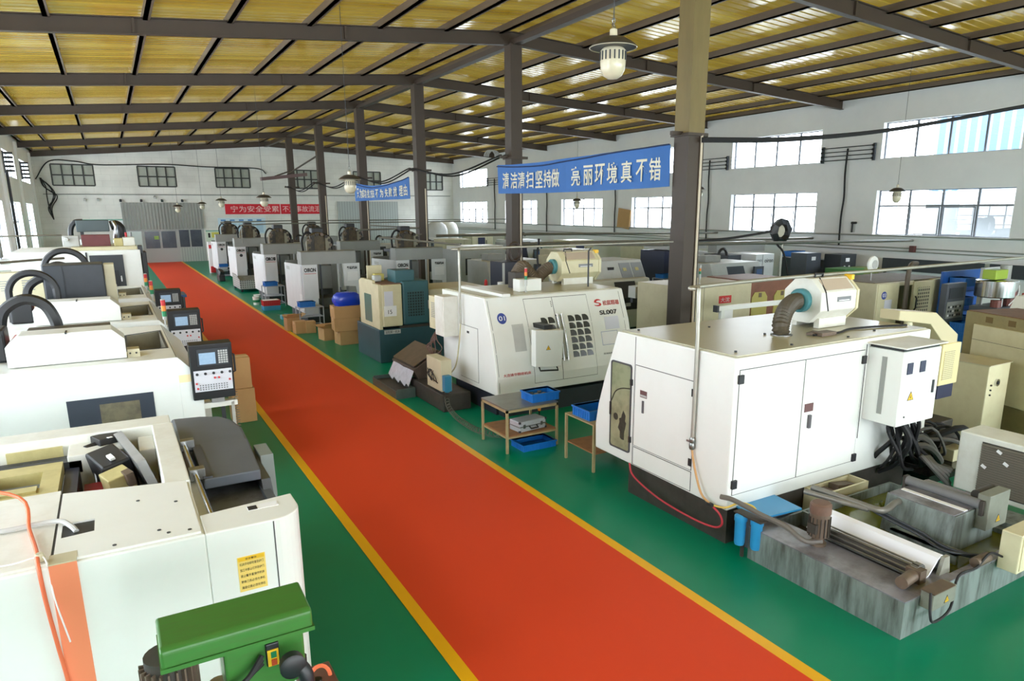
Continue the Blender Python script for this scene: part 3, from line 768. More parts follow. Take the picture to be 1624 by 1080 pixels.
cb = ob('control_box', M(O).box(5.80, 2.88, .27, 6.16, 2.995, .43), mat('drive_box_grey', s2l(128, 130, 118), .5, noise=.4), T, bev=.006)
ob('box_cover', M(O).box(5.795, 2.87, .43, 6.12, 3.0, .44), BROWNST, cb)
triangle_sign(cb, face_y(6.02-O[0], 2.88-O[1], .30), .08)
hose('control_cable', [(.2, -.1, .45), (.12, -.16, .3), (.2, -.16, .2), (.5, -.13, .22), (.75, -.04, .42), (1.1, -.02, .4), (1.3, -.03, .5), (1.5, -.06, .42)], .012, RUBBER, T)
ob('motor_stub', M(O).cyl((6.72, 3.02, .42), (6.95, 3.02, .42), .05, n=10), BROWNST, T, smooth=True)
wb = ob('terminal_cabinet', M(O).box(7.06, 2.80, .30, 7.5, 2.98, .70), CREAM, T, bev=.01)
ob('cabinet_cover', M(O).box(7.09, 2.792, .33, 7.47, 2.80, .67), CREAM, wb)
# pipes crossing the tank
m = M(O)
m.tube(smooth_path([(6.55, 4.72, .62), (6.6, 4.2, .62), (6.62, 3.98, .62), (6.75, 3.95, .6), (6.95, 3.98, .62), (7.1, 4.0, .60)], 30), .035, 10)
m.cyl((6.42, 4.72, .6), (6.6, 4.05, .6), .03, n=10)
ob('return_pipe', m, mat('worn_pipe', s2l(128, 124, 116), .45, metal=.4, noise=.4), T, smooth=True)
for k, (dx, dz) in enumerate(((0, 0), (.06, .01), (.1, -.03))):
    hose('coolant_line', [(1.05+dx, 1.1, .60+dz), (1.12+dx, .85, .52+dz), (1.2+dx, .6, .45+dz), (1.15+dx, .3, .42+dz), (1.42, .0, .42-.03*k)], .014, CHARC, T)
ob('channel_lip', M(O).box(6.86, 3.25, .25, 6.90, 3.95, .36).box(6.86, 3.25, .34, 7.0, 3.95, .36), TANKM, T)
ob('fitting', M(O).lathe([(0, .07), (.035, .06), (.045, .02), (.05, 0)], (6.62, 3.66, .26), n=12), CHROME, T, smooth=True)
# blue water filters and lid beside the tank
O = (5.5, 4.7, 0)
fb = thing('water_filter', 'pair of blue canister filters at the tank corner below the hoses', 'filter', (5.52, 4.78, .15))
for k, (dx, dy) in enumerate(((.0, .03), (.06, -.14))):
    cn = ob('canister', M().lathe([(0, 0), (.05, .0), (.058, .03), (.062, .27), (.07, .28), (.07, .33), (.045, .35), (0, .35)], (dx, dy, 0), n=18), BLUEF, fb, smooth=True)
ob('mount_bracket', M().box(-.02, -.25, .345, .1, .12, .36).box(.02, .0, -.15, .05, .03, .35), GRIME, fb)
bl = thing('pump_cover', 'blue sheet lid over the pump well behind the canister filters', 'cover', (5.9, 4.95, 0))
ob('lid', M((5.9, 4.95, 0)).rbox((6.0, 4.87, .45), .62, .42, .02, (0, 0, -.1)), BLUEF, bl)
ob('well', M((5.9, 4.95, 0)).box(5.75, 4.76, 0, 6.25, 5.0, .40), DGREY, bl)
# junk under the lathe's rear edge
jb = thing('waste_box', 'low pale box of scrap on the floor behind the coolant tank', 'box', (7.6, 4.9, 0))
m = M((7.6, 4.9, 0)); m.box(6.9, 4.8, .1, 7.75, 4.83, .42); m.box(6.9, 4.83, .1, 7.75, 5.08, .13); m.box(6.9, 5.06, .1, 7.75, 5.08, .42); m.box(6.9, 4.83, .13, 6.93, 5.06, .42); m.box(7.72, 4.83, .13, 7.75, 5.06, .42)
for x in (6.95, 7.65): m.box(x, 4.85, 0, x+.05, 4.9, .1); m.box(x, 5.0, 0, x+.05, 5.05, .1)
ob('tray', m, CREAM, jb)
ob('scrap', M((7.6, 4.9, 0)).rbox((7.1, 4.95, .3), .3, .16, .16, (.1, .1, .2)).rbox((7.45, 4.95, .3), .3, .15, .2, (-.1, .1, -.1)), BROWNST, jb)

# ------------------------------------------------------------------ louvred unit at the end of the tank
O = (9.0, 4.44, 0)
LV = thing('chiller_unit', 'white metal chiller with dark horizontal louvres behind the tank', 'chiller', O)
m = M(O); m.box(9.0, 2.4, .2, 9.5, 4.44, .97)
ob('housing', m, WHITE2, LV, bev=.02)
lf = ob('louvre_panel', M(O).box(8.992, 2.5, .27, 9.0, 4.16, .90), mat('louvre_dark', s2l(66, 62, 56), .5), LV)
m = M(O)
for i in range(20):
    z = .29+i*.03
    m.add([(8.992, 2.5, z+.022), (8.992, 4.16, z+.022), (8.975, 4.16, z), (8.975, 2.5, z)], [(0, 1, 2, 3), (3, 2, 1, 0)])
ob('louvre', m, mat('louvre_slat', s2l(104, 98, 88), .45), lf)
for y in (2.5, 4.2): ob('foot', M(O).box(9.05, y, 0, 9.45, y+.1, .2), GRIME, LV)
for y, z in ((3.95, .83), (3.86, .70), (4.1, .60)): ob('paper_scrap', M(O).rbox((8.97, y, z), .01, .06, .035, (.5, 0, 0)), PAPER, lf)
# hoses, pump and oil tray crowding the floor between the lathe and the beige cabinet
O = (10.2, 5.6, 0)
hu = thing('hydraulic_unit', 'dark hydraulic unit under a heap of hoses behind the hung cabinet', 'pump', O)
ob('oil_tray', M(O).box(9.3, 4.9, 0, 11.4, 6.6, .12), mat('black_oil', s2l(26, 25, 24), .2), hu)
ob('tank', M(O).box(9.9, 5.5, .12, 10.9, 6.4, .55), GRIME, hu, bev=.02); ob('motor', M(O).cyl((10.0, 5.3, .4), (10.5, 5.3, .4), .12, n=14), GRIME, hu, smooth=True)
random.seed(31)
for i in range(14):
    x = random.uniform(9.3, 10.6); y = random.uniform(4.95, 5.6)
    ob('hose', M(O).tube(smooth_path([(x-.35, y+.25, .45), (x-.1, y-.05, .62+random.uniform(-.15, .1)), (x+.25, y-.1, .3), (x+.5, y+.15, .15), (x+.75, y+.35, .25)], 18), random.choice((.022, .03, .045)), 7), RUBBER if i % 3 else mat('grey_conduit', s2l(92, 90, 86), .6), hu, smooth=True)
ob('valve_block', M(O).box(10.15, 5.05, .12, 10.5, 5.25, .3), CREAM, hu, bev=.01)
# ------------------------------------------------------------------ second white lathe, front towards the camera
X0, X1 = 5.65, 8.78
O = (X0, 10.6, 0)
L2 = thing('cnc_lathe', 'white lathe with round-cornered window grid and red logo on its doors', 'machine', O, 0, 'white slant-bed lathes')
FP = [(10.62, .45), (10.64, .75), (10.74, 1.2), (10.86, 1.6), (10.98, 1.88), (11.1, 2.17)]
def yp(z):
    for (y0, z0), (y1, z1) in zip(FP, FP[1:]):
        if z <= z1: return y0+(y1-y0)*(z-z0)/(z1-z0)
    return FP[-1][0]
ob('enclosure', M(O).prism(FP+[(12.95, 2.17), (12.95, .42)], 'x', X0, X1), WHITE, L2, bev=.02)
ob('roof_sheet', M(O).box(X0+.05, 11.15, 2.171, X1-.05, 12.9, 2.182), TOPM, L2)
ob('base', M(O).box(5.8, 10.95, 0, 8.7, 12.7, .45), mat('navy_machine_base', s2l(44, 46, 56), .5, noise=.4), L2)
ob('sump', M(O).box(5.85, 10.75, 0, 8.6, 10.95, .36), CHARC, L2)
def patch(par, name, x0, x1, z0, z1, off, material, n=10, label=None):
    """a sheet that follows the curved front between two heights"""
    m = M(O); vs = []
    for k in range(n+1):
        z = z0+(z1-z0)*k/n
        for (x, d) in ((x0, off), (x1, off), (x1, -.003), (x0, -.003)): vs.append((x, yp(z)-d, z))
    fs = []
    for k in range(n):
        for j in range(4): fs.append((4*k+j, 4*k+(j+1) % 4, 4*k+4+(j+1) % 4, 4*k+4+j))
    fs += [(3, 2, 1, 0), (4*n, 4*n+1, 4*n+2, 4*n+3)]
    return ob(name, m.add(vs, fs), material, par, label=label)
def shape_on_front(m, pts, off=.009):
    m.add([(x, yp(z)-off, z) for x, z in pts], [tuple(range(len(pts)))])
def quarter(x, z, w, h, k=5):
    """square with one round corner (upper right)"""
    P = [(x, z), (x+w, z)]
    r = min(w, h)*.75
    for i in range(k+1):
        a = PI/2*i/k; P.append((x+w-r+r*math.cos(a), z+h-r+r*math.sin(a)))
    P.append((x, z+h))
    return P
# end-panel seam, front door leaves
patch(L2, 'front_seam', 5.70, 5.706, .5, 2.12, .0025, SEAM)
dL = patch(L2, 'door', 6.45, 7.06, .60, 2.10, .007, WHITE)
dR = patch(L2, 'door', 7.075, 7.86, .60, 2.10, .007, WHITE)
for d, a, b in ((dL, 6.445, 7.065), (dR, 7.07, 7.868)): patch(d, 'gasket', a, b, .592, 2.108, .004, SEAM)
patch(L2, 'front_seam', 8.66, 8.666, .5, 2.12, .0025, SEAM)
WN = mat('dark_door_glass', s2l(60, 62, 64), .15, noise=.5, nscale=3, dark=s2l(30, 32, 34))
m = M(O)
for r in range(6):
    z = .98+r*.132
    for c in range(3): shape_on_front(m, quarter(7.34+c*.163, z, .142, .112))
ob('window', m, WN, dR)
m = M(O)
for r in range(6):
    z = .98+r*.132; shape_on_front(m, quarter(6.895, z, .14, .112))
shape_on_front(m, quarter(6.735, .98+5*.132, .14, .112))
ob('window', m, WN, dL)
for x in (7.09, 7.19):
    zs = [.95, 1.2, 1.5, 1.8]
    h = ob('door_handle', M(O).tube([(x, yp(z)-.05, z) for z in zs], .022, 10), CHROME, dR if x > 7.1 else dL, smooth=True)
    for z in (.98, 1.77): ob('handle_foot', M(O).cyl((x, yp(z)-.05, z), (x, yp(z), z), .016, n=8), BLACK, h)
# swing-out control pendant in front of the left leaf, seen from behind
pd = ob('control_pendant', M(O).prism([(6.33, .95), (6.90, .90), (6.93, 1.58), (6.33, 1.62)], 'y', 10.42, 10.58), WHITE, L2, bev=.012)
triangle_sign(pd, face_y(6.60-O[0], 10.42-O[1]-.001, 1.24), .1)
hb = ob('grab_handle', M(O).tube([(6.42, 10.45, .95), (6.42, 10.40, .88), (6.8, 10.40, .85), (6.8, 10.45, .92)], .016, 8), BLACK, pd, smooth=True)
ob('pendant_arm', M(O).box(6.55, 10.5, 1.6, 6.75, 10.95, 1.68), BLACK, L2, bev=.01)
patch(L2, 'notice_plate', 6.10, 6.34, 1.2, 1.68, .004, LGREY)
bd = M(O)
bd.add([(5.93+.095*math.cos(a*PI/14), yp(1.80+.095*math.sin(a*PI/14))-.006, 1.80+.095*math.sin(a*PI/14)) for a in range(28)], [tuple(range(28))])
badge = ob('number_badge', bd, mat('badge_blue', s2l(54, 72, 150), .4), L2)
def front_mtx(x, z):     # tangent plane of the curved front at a height
    dz = .02; t = Vector((0, yp(z+dz)-yp(z-dz), 2*dz)).normalized(); n = Vector((1, 0, 0)).cross(t)
    p = Vector((x, yp(z), z))-Vector(O)+n*.008
    return Matrix(((1, t.x, n.x, p.x), (0, t.y, n.y, p.y), (0, t.z, n.z, p.z), (0, 0, 0, 1)))
writing('badge_number', '01', .11, front_mtx(5.87, 1.76), PAPER, badge, width=.12, height=.085)
writing('maker_lettering', '大连锋华精密机床', .06, front_mtx(5.79, .78), INKRED, L2, width=.58, height=.055)
# brand on the right front panel: red roundel with two swooshes, red characters, model number
m = M(O)
sw = [(-.09, .02), (-.06, .075), (.0, .095), (.06, .085), (.095, .05), (.03, .06), (-.02, .045), (-.03, .02), (.02, .005), (.075, -.015), (.09, -.05), (.06, -.085), (.0, -.09), (-.07, -.075), (-.095, -.045), (-.04, -.06), (.02, -.055), (.04, -.035), (.02, -.018), (-.04, -.005)]
m2 = front_mtx(8.10, 1.93)
k = len(sw)
ob('brand_roundel', M((0, 0, 0)).add([m2 @ Vector((x*.95, y*.8, 0)) for x, y in sw], [tuple(range(k))]), INKRED, L2)
writing('brand_lettering', '松晨精雄', .12, front_mtx(8.22, 1.87), INKRED, L2, width=.40, height=.10)
writing('model_number', 'SL007', .14, front_mtx(8.10, 1.70), INK, L2, width=.42, height=.09, bold=.003)
writing('maker_lettering', '公司有限公司', .05, front_mtx(8.05, .95), INKGREY, L2, width=.34, height=.035)
p1 = patch(L2, 'notice_sheet', 8.18, 8.52, 1.42, 1.66, .004, mat('pale_notice', s2l(214, 216, 228), .7))
p2 = patch(L2, 'notice_sheet', 8.06, 8.44, 1.14, 1.38, .004, PAPER)
patch(p2, 'sheet_frame', 8.05, 8.45, 1.13, 1.39, .003, mat('frame_blue', s2l(150, 160, 190), .5))
# red and black rod marks by the seam
for k in range(4): patch(L2, 'roof_hook', 7.02, 7.04, 2.02-.03*k, 2.035-.03*k, .008, BLACK, n=1)
# aisle end: service panel and cabinets
door_nx(L2, X0, 11.36, 12.12, .55, 1.57, o=O)
ob('lock', M(O).box(X0-.015, 11.72, 1.44, X0, 11.8, 1.48), BLACK, L2)
eb = ob('electrical_box', M(O).box(5.34, 12.2, 1.32, X0, 12.62, 2.10), WHITE2, L2, bev=.01)
ob('box_door', M(O).box(5.332, 12.23, 1.36, 5.34, 12.59, 2.06), WHITE2, eb)
eb2 = ob('electrical_box', M(O).box(5.42, 12.64, 1.38, X0, 13.1, 2.04), CREAM, L2, bev=.01)
m = M(O)
for i in range(9): m.box(5.414, 12.75, 1.62+i*.035, 5.42, 12.98, 1.635+i*.035)
ob('vent', m, MGREY, eb2)
ob('roof_rail', M(O).box(5.95, 10.95, 2.184, 6.12, 12.75, 2.24), WHITE, L2, bev=.008)
ob('roof_box', M(O).box(6.62, 11.5, 2.184, 7.12, 11.75, 2.42), WHITE, L2, bev=.01)
ob('roof_rod', M(O).tube([(8.3, 11.6, 2.18), (8.3, 11.6, 2.9), (8.36, 11.6, 2.96)], .018, 8), CHARC, L2, smooth=True)
signal_tower((6.72, 11.42, 2.184), 'stack light in front of the small white box on the lathe with the red logo', cols=(RED, AMBER, GREENP, LGREY))
mist_collector((7.95, 12.35, 2.185), 'cream oil mist collector on the lathe with the red logo', L=1.0, r=.33, cap=CREAM)
hs = corrugated_hose('exhaust_hose', [(6.95, 12.2, 2.45), (7.15, 12.28, 2.6), (7.35, 12.3, 2.42), (7.5, 12.33, 2.3), (7.6, 12.34, 2.4), (7.75, 12.35, 2.5), (7.88, 12.35, 2.55)], .13, mat('brown_flexible_duct', s2l(98, 84, 66), .6, noise=.3, nscale=20))
tag(hs, 'brown sagging duct behind the stack light on the lathe with the red logo', 'hose', 'exhaust hoses')
ob('duct_stub', M().box(6.85, 12.05, 2.18, 7.05, 12.35, 2.5), GRIME, hs)
pp = ob('air_pipe', M().tube(smooth_path([(5.58, 11.95, 1.6), (5.58, 11.95, 2.3), (5.58, 11.95, 2.9), (5.62, 12.0, 2.99), (5.75, 12.05, 3.0), (9, 12.1, 3.0), (11.0, 12.1, 3.0)], 60), .022, 10), GALV, smooth=True)
tag(pp, 'galvanised pipe dropping down the aisle end of the lathe with the red logo', 'pipe', 'overhead air pipes')
h = hose('air_hose', [(5.58, 11.95, 1.6), (5.55, 11.98, 1.2), (5.52, 12.1, .75), (5.42, 12.3, .5)], .014, mat('pale_hose', s2l(186, 178, 140), .5)); tag(h, 'pale hose below the valve on the end of the red logo lathe', 'hose')
# coiled swarf hose on the floor
P = []
base = smooth_path([(5.18, 11.75, .45), (5.06, 11.5, .2), (5.02, 11.1, .08), (4.98, 10.6, .07), (5.0, 10.1, .07), (5.2, 9.7, .07), (5.5, 9.55, .07)], 60)
Q = resample(base, 420)
for i, p in enumerate(Q):
    a = 2*PI*i/12; r = .045; P.append(p+Vector((r*math.cos(a), .3*r*math.sin(a), r*math.sin(a))))
ch = ob('coiled_hose', M().tube(P, .006, 5), mat('coil_grey', s2l(96, 92, 82), .5), smooth=True); tag(ch, 'springy coiled hose lying on green floor towards the steel table', 'hose')

# chip conveyor outlet and floor trays at the aisle end of this lathe
O = (5.2, 13.0, 0)
cv = thing('chip_conveyor', 'greasy chip conveyor outlet with swarf beside the white lathe aisle end', 'conveyor', O)
ob('trough', M(O).box(5.02, 11.6, 0, 5.6, 13.3, .34), GRIME, cv, bev=.02)
ob('chute', M(O).prism([(5.0, .55), (5.55, .88), (5.62, .88), (5.62, .34), (5.1, .34)], 'y', 13.0, 14.3), mat('greasy_chute', s2l(88, 76, 68), .45, metal=.3, noise=.6), cv, bev=.01)
ob('chute_lid', M(O).rbox((5.28, 13.65, .76), .6, 1.2, .02, (0, -.53, 0)), mat('worn_lid', s2l(110, 96, 88), .35, metal=.4, noise=.5), cv)
m = M(O)
xs = [13.05+i*1.2/10 for i in range(11)]
vs = []
for i, y in enumerate(xs):
    dz = .05*math.sin(i*2.1); vs += [(5.02, y, .52+.02*math.sin(i)), (4.9, y+.03, .20+dz)]
m.add(vs, [(2*i, 2*i+1, 2*i+3, 2*i+2) for i in range(10)]+[(2*i+2, 2*i+3, 2*i+1, 2*i) for i in range(10)])
ob('rag_curtain', m, mat('grey_rag', s2l(196, 196, 206), .9, noise=.4, nscale=12), cv)
bxx = ob('switch_box', M(O).box(5.0, 11.62, .40, 5.22, 12.3, 1.0), BEIGE, cv, bev=.01)
m = M(O); random.seed(5)
for i in range(7): m.tube(smooth_path([(4.99, 12.1+random.uniform(-.15, .15), .75), (4.96, 12+random.uniform(-.2, .2), .65), (4.98, 11.9+random.uniform(-.2, .2), .55)], 10), .008, 5)
ob('box_wiring', m, RUBBER, bxx)
bw = ob('blue_lubricator', M(O).box(5.02, 11.50, .42, 5.16, 11.62, .72).cyl((5.09, 11.56, .40), (5.09, 11.56, .45), .05, n=10), mat('lubricator_blue', s2l(50, 120, 150), .4), cv, bev=.006)
tr = thing('swarf_tray', 'low dark green sheet tray catching swarf below the rag curtain', 'tray', (4.85, 13.65, 0))
m = M((4.85, 13.65, 0)); m.box(4.58, 12.95, 0, 5.0, 14.4, .02); m.box(4.58, 12.95, .02, 4.6, 14.4, .17); m.box(4.98, 12.95, .02, 5.0, 14.4, .2); m.box(4.6, 12.95, .02, 4.98, 12.97, .2); m.box(4.6, 14.38, .02, 4.98, 14.4, .2)
ob('pan', m, mat('dark_green_grey', s2l(66, 78, 72), .45, noise=.5), tr)
ob('swarf', M((4.85, 13.65, 0)).box(4.6, 12.97, .02, 4.98, 14.38, .12), GRIME, tr)
# tangle of wires above the switch box
m = M(); random.seed(9)
for i in range(8):
    y = 12.9+random.uniform(-.1, .2)
    m.tube(smooth_path([(5.5, 13.0, 1.3), (5.45+random.uniform(-.1, .1), y, 1.15), (5.4+random.uniform(-.12, .12), y+random.uniform(-.15, .15), 1.0), (5.42, 12.9, .8)], 12), .01, 5)
w = ob('wire_tangle', m, mat('wire_brown', s2l(110, 84, 78), .6)); tag(w, 'tangle of brown and pink wires hanging below the two end cabinets', 'wiring')

# ------------------------------------------------------------------ steel table with crates in front of that lathe
O = (5.4, 9.4, 0)
TB = thing('work_table', 'small steel work table with plywood shelf carrying crate and aluminium case', 'table', O)
LEGM = mat('tan_angle_iron', s2l(170, 152, 112), .5, noise=.4)
ob('table_top', M(O).box(4.93, 8.98, .70, 5.88, 9.84, .72), mat('worn_steel_top', s2l(132, 134, 128), .35, metal=.5, noise=.4, nscale=4), TB)
ob('apron', M(O).ring([(4.93, 8.98), (5.88, 8.98), (5.88, 9.84), (4.93, 9.84)], [(4.96, 9.01), (5.85, 9.01), (5.85, 9.81), (4.96, 9.81)], 'z', .66, .70), LEGM, TB)
for x in (4.93, 5.845):
    for y in (8.98, 9.805): ob('leg', M(O).box(x, y, 0, x+.035, y+.035, .70), LEGM, TB)
ob('shelf', M(O).box(4.96, 9.0, .26, 5.86, 9.82, .28), WOOD, TB)
ob('shelf_rail', M(O).ring([(4.95, 9.0), (5.87, 9.0), (5.87, 9.82), (4.95, 9.82)], [(4.97, 9.02), (5.85, 9.02), (5.85, 9.80), (4.97, 9.80)], 'z', .23, .26), LEGM, TB)
c1 = crate('plastic_crate', (5.72, 9.28, .721), .50, .36, .14, 'blue crate of machined parts on top of the steel work table', group='blue crates on and under the steel table')
c2 = crate('plastic_crate', (5.5, 9.12, 0.0), .60, .40, .11, 'blue crate lying on green floor under the steel work table', group='blue crates on and under the steel table')
for i, (x, y, r) in enumerate(((5.58, 9.22, .035), (5.66, 9.3, .04), (5.75, 9.22, .035), (5.83, 9.32, .04), (5.62, 9.38, .03), (5.76, 9.37, .035))):
    p_ = ob('machined_part', M((x, y, .735)).cyl((x, y, .735), (x, y, .80+.012*(i % 3)), r, n=12), STEEL, smooth=True)
    tag(p_, 'small turned steel part lying in the crate on the work table', 'part', 'turned parts in the table crate')
bt = thing('dial_gauge', 'slim dark gauge with amber cap standing behind the aluminium case', 'gauge', (5.78, 9.4, .28))
ob('body', M().lathe([(.03, 0), (.03, .02), (.012, .03), (.012, .2)], (0, 0, 0), n=10), BLACK, bt); ob('cap', M().lathe([(.025, .2), (.03, .25), (0, .27)], (0, 0, 0), n=10), AMBER, bt)
cs = thing('aluminium_case', 'silver flight case with black handle on the table shelf', 'case', (5.45, 9.22, .281), R(6))
ob('shell', M().box(-.26, -.14, 0, .26, .14, .17), mat('case_silver', s2l(196, 200, 204), .35, metal=.3, noise=.2, nscale=30), cs, bev=.012)
ob('edge_trim', M().box(-.265, -.145, .078, .265, .145, .092), STEEL, cs)
for x in (-.17, .17): ob('latch', M().box(x-.02, -.152, .06, x+.02, -.14, .12), STEEL, cs)
ob('handle', M().tube([(-.07, -.145, .08), (-.07, -.19, .05), (.07, -.19, .05), (.07, -.145, .08)], .012, 8), BLACK, cs, smooth=True)
for sx in (-.255, .255):
    for sz in (.015, .155): ob('corner_cap', M().box(sx-.015, -.15, sz-.015, sx+.015, -.12, sz+.015), CHARC, cs)
# narrow stand with a blue crate behind the big lathe's nose
O = (6.1, 8.0, 0)
T2 = thing('work_table', 'slim steel stand with blue crate half hidden behind the viewing window lathe', 'table', O)
ob('table_top', M(O).box(5.62, 7.65, .70, 6.6, 8.4, .72), LEGM, T2)
for x in (5.62, 6.565):
    for y in (7.65, 8.365): ob('leg', M(O).box(x, y, 0, x+.035, y+.035, .70), LEGM, T2)
ob('shelf', M(O).box(5.65, 7.67, .26, 6.58, 8.38, .28), WOOD, T2)
crate('plastic_crate', (5.98, 8.05, .721), .62, .44, .15, 'blue crate on the slim stand beside the viewing window lathe')

# ------------------------------------------------------------------ teal and cream machine
O = (5.45, 16.4, 0)
GM = thing('teal_lathe', 'teal and cream lathe with mesh window standing behind the cardboard boxes', 'machine', O)
ob('base', M(O).prism([(5.45, 16.4), (8.6, 16.4), (8.6, 18.2), (5.45, 18.2)], 'z', 0, .84), mat('teal_base', s2l(44, 78, 88), .45, noise=.3, nscale=2), GM, bev=.015)
ob('way_bed', M(O).box(6.0, 16.42, .84, 8.4, 18.0, .9), GRIME, GM)
e = ob('end_housing', M(O).prism([(16.42, .84), (17.95, .84), (17.95, 1.95), (17.75, 2.02), (16.85, 2.02), (16.85, 1.95), (16.42, 1.95)][::-1], 'x', 5.48, 5.56), CREAM, GM, bev=.01)
ob('side_window', M(O).prism(rrect(16.98, 17.52, .96, 1.66, .03), 'x', 5.472, 5.48), mat('teal_window', s2l(86, 122, 112), .25), e)
f = ob('cream_door', M(O).box(5.56, 16.40, .9, 6.08, 17.9, 1.94), CREAM, GM, bev=.03)
sh = ob('notice_sheet', M(O).box(5.62, 16.392, 1.42, 5.84, 16.4, 1.78), mat('pale_notice', s2l(214, 216, 228), .7), f)
sh = ob('notice_sheet', M(O).box(5.60, 16.391, 1.16, 5.92, 16.4, 1.42), PAPER, f)
writing('sheet_characters', '15', .1, face_y(5.70-O[0], 16.39-O[1], 1.22), INK, sh, width=.1, height=.1)
ob('maker_plate', M(O).box(5.58, 16.395, .72, 6.0, 16.4, .82), LGREY, GM)
writing('plate_lettering', '沈阳第一机床', .07, face_y(5.60-O[0], 16.394-O[1], .735), INK, GM, width=.38, height=.07)
t = ob('sliding_door', M(O).box(6.1, 16.43, .9, 6.82, 17.8, 2.0), TEAL, GM, bev=.05)
ob('mesh_window', M(O).box(6.24, 16.422, 1.12, 6.66, 16.43, 1.74), mesh_mat('dark_mesh_window', s2l(26, 40, 42), s2l(54, 88, 92), 'XZ', .07, .62), t)
ob('handle', M(O).box(6.76, 16.40, 1.28, 6.79, 16.43, 1.5), CHROME, t)
ob('head_cover', M(O).box(6.0, 16.6, 1.95, 6.5, 17.2, 2.26), TEAL, GM, bev=.01)
ob('top_sheet', M(O).box(5.56, 16.45, 1.94, 6.1, 17.9, 1.96), mat('rusty_tray', s2l(120, 86, 66), .6, noise=.5), GM)
ob('rear_box', M(O).box(6.85, 16.55, .9, 8.5, 18.0, 1.75), BEIGE, GM, bev=.02)
for nm, x, y, sx, sy, sz, mm, lab in (('carton', 5.85, 17.45, .24, .2, .17, YELLOW, 'yellowish carton on top of the teal lathe'), ('paint_can', 5.7, 17.15, .2, .2, .16, LGREY, 'pale rag bundle on top of the teal lathe'), ('carton', 5.86, 17.8, .40, .05, .36, CREAM, 'cream board leaning upright on top of the teal lathe')):
    o_ = ob(nm if nm != 'paint_can' else 'rag_bundle', M((x, y, 1.96)).box(x-sx/2, y-sy/2, 1.961, x+sx/2, y+sy/2, 1.961+sz), mat('pale_yellow_carton', s2l(214, 204, 120), .7) if mm is YELLOW else mm, bev=.03 if nm == 'paint_can' else .005); tag(o_, lab, 'box' if nm == 'carton' else 'rag')

# ------------------------------------------------------------------ cardboard boxes beside the aisle
def carton(loc, sx, sy, sz, label, rz=0, open_=False, group=None, name='cardboard_box'):
    t = thing(name, label, 'box', loc, rz, group)
    hx, hy, w = sx/2, sy/2, .006
    m = M()
    if open_:
        m.box(-hx, -hy, 0, hx, hy, w); m.box(-hx, -hy, w, hx, -hy+w, sz); m.box(-hx, hy-w, w, hx, hy, sz); m.box(-hx, -hy+w, w, -hx+w, hy-w, sz); m.box(hx-w, -hy+w, w, hx, hy-w, sz)
        ob('carton_body', m, KRAFT, t)
        for nm, c, dx, dy, ang, ax in (('flap', (-hx, 0), sx*.42, sy, -.5, 'x'), ('flap', (hx, 0), sx*.42, sy, .5, 'x'), ('flap', (0, -hy), sx, sy*.4, .9, 'y'), ('flap', (0, hy), sx, sy*.4, -.3, 'y')):
            mm = M()
            if ax == 'x':
                s_ = 1 if c[0] > 0 else -1
                mm.rbox((c[0]+s_*dx/2*math.cos(ang), 0, sz+dx/2*math.sin(abs(ang))), dx, dy, w, (0, -s_*abs(ang), 0))
            else:
                s_ = 1 if c[1] > 0 else -1
                mm.rbox((0, c[1]+s_*dy/2*math.cos(ang), sz+dy/2*math.sin(abs(ang))), dx, dy, w, (s_*abs(ang), 0, 0))
            ob(nm, mm, KRAFT, t)
    else:
        ob('carton_body', m.box(-hx, -hy, 0, hx, hy, sz), KRAFT, t, bev=.008)
        ob('tape', M().box(-hx-.001, -.03, sz*.75, hx+.001, .03, sz+.0015), TAPE, t)
        ob('top_seam', M().box(-hx, -.002, sz, hx, .002, sz+.001), BROWNST, t)
    return t
carton((5.56, 19.55, 0), .62, .5, .40, 'lowest box of the cardboard stack beside the teal lathe', rz=R(4), group='stacked cardboard boxes beside the teal lathe')
carton((5.52, 19.55, .401), .72, .55, .36, 'middle box of the cardboard stack beside the teal lathe', rz=R(-6), group='stacked cardboard boxes beside the teal lathe')
carton((5.53, 19.55, .762), .74, .56, .34, 'topmost box of the cardboard stack, under the blue bag', rz=R(-3), group='stacked cardboard boxes beside the teal lathe')
bag = thing('blue_bag', 'bulging blue plastic bag on top of the cardboard stack', 'bag', (5.58, 19.56, 1.103))
m = M(); N = 14
for i in range(7):
    t_ = i/6; rr = (.92, 1, 1.02, 1.02, 1, .93, .7)[i]
    for j in range(N):
        a = 2*PI*j/N; sup = lambda v: math.copysign(abs(v)**.45, v)
        m.v.append((.36*rr*sup(math.cos(a))*(1+.04*math.sin(3*j+i)), .25*rr*sup(math.sin(a))*(1+.04*math.cos(2*j+i)), .36*t_))
for i in range(6):
    for j in range(N): m.f.append((i*N+j, i*N+(j+1) % N, (i+1)*N+(j+1) % N, (i+1)*N+j))
m.f.append(tuple(range(N))[::-1]); m.f.append(tuple(range(6*N, 7*N)))
ob('sack', m, mat('blue_film', s2l(24, 66, 200), .25, spec=.7, bump=.3, bscale=8), bag, smooth=True)
carton((5.28, 20.5, 0), .5, .45, .36, 'open cardboard box with spread flaps beside the stack', rz=R(8), open_=True)
carton((5.62, 20.35, 0), .32, .4, .48, 'tilted brown carton squeezed between open box and stack', rz=R(20))
carton((4.78, 22.05, 0), .36, .36, .38, 'small taped box at the yellow line below the steel table', rz=R(3))
carton((5.08, 21.98, 0), .3, .34, .36, 'small taped box beside the table leg, touching the open one', rz=R(-3))
carton((4.72, 22.75, 0), .45, .4, .42, 'open cardboard box with raised flap at the yellow line', rz=R(3), open_=True)

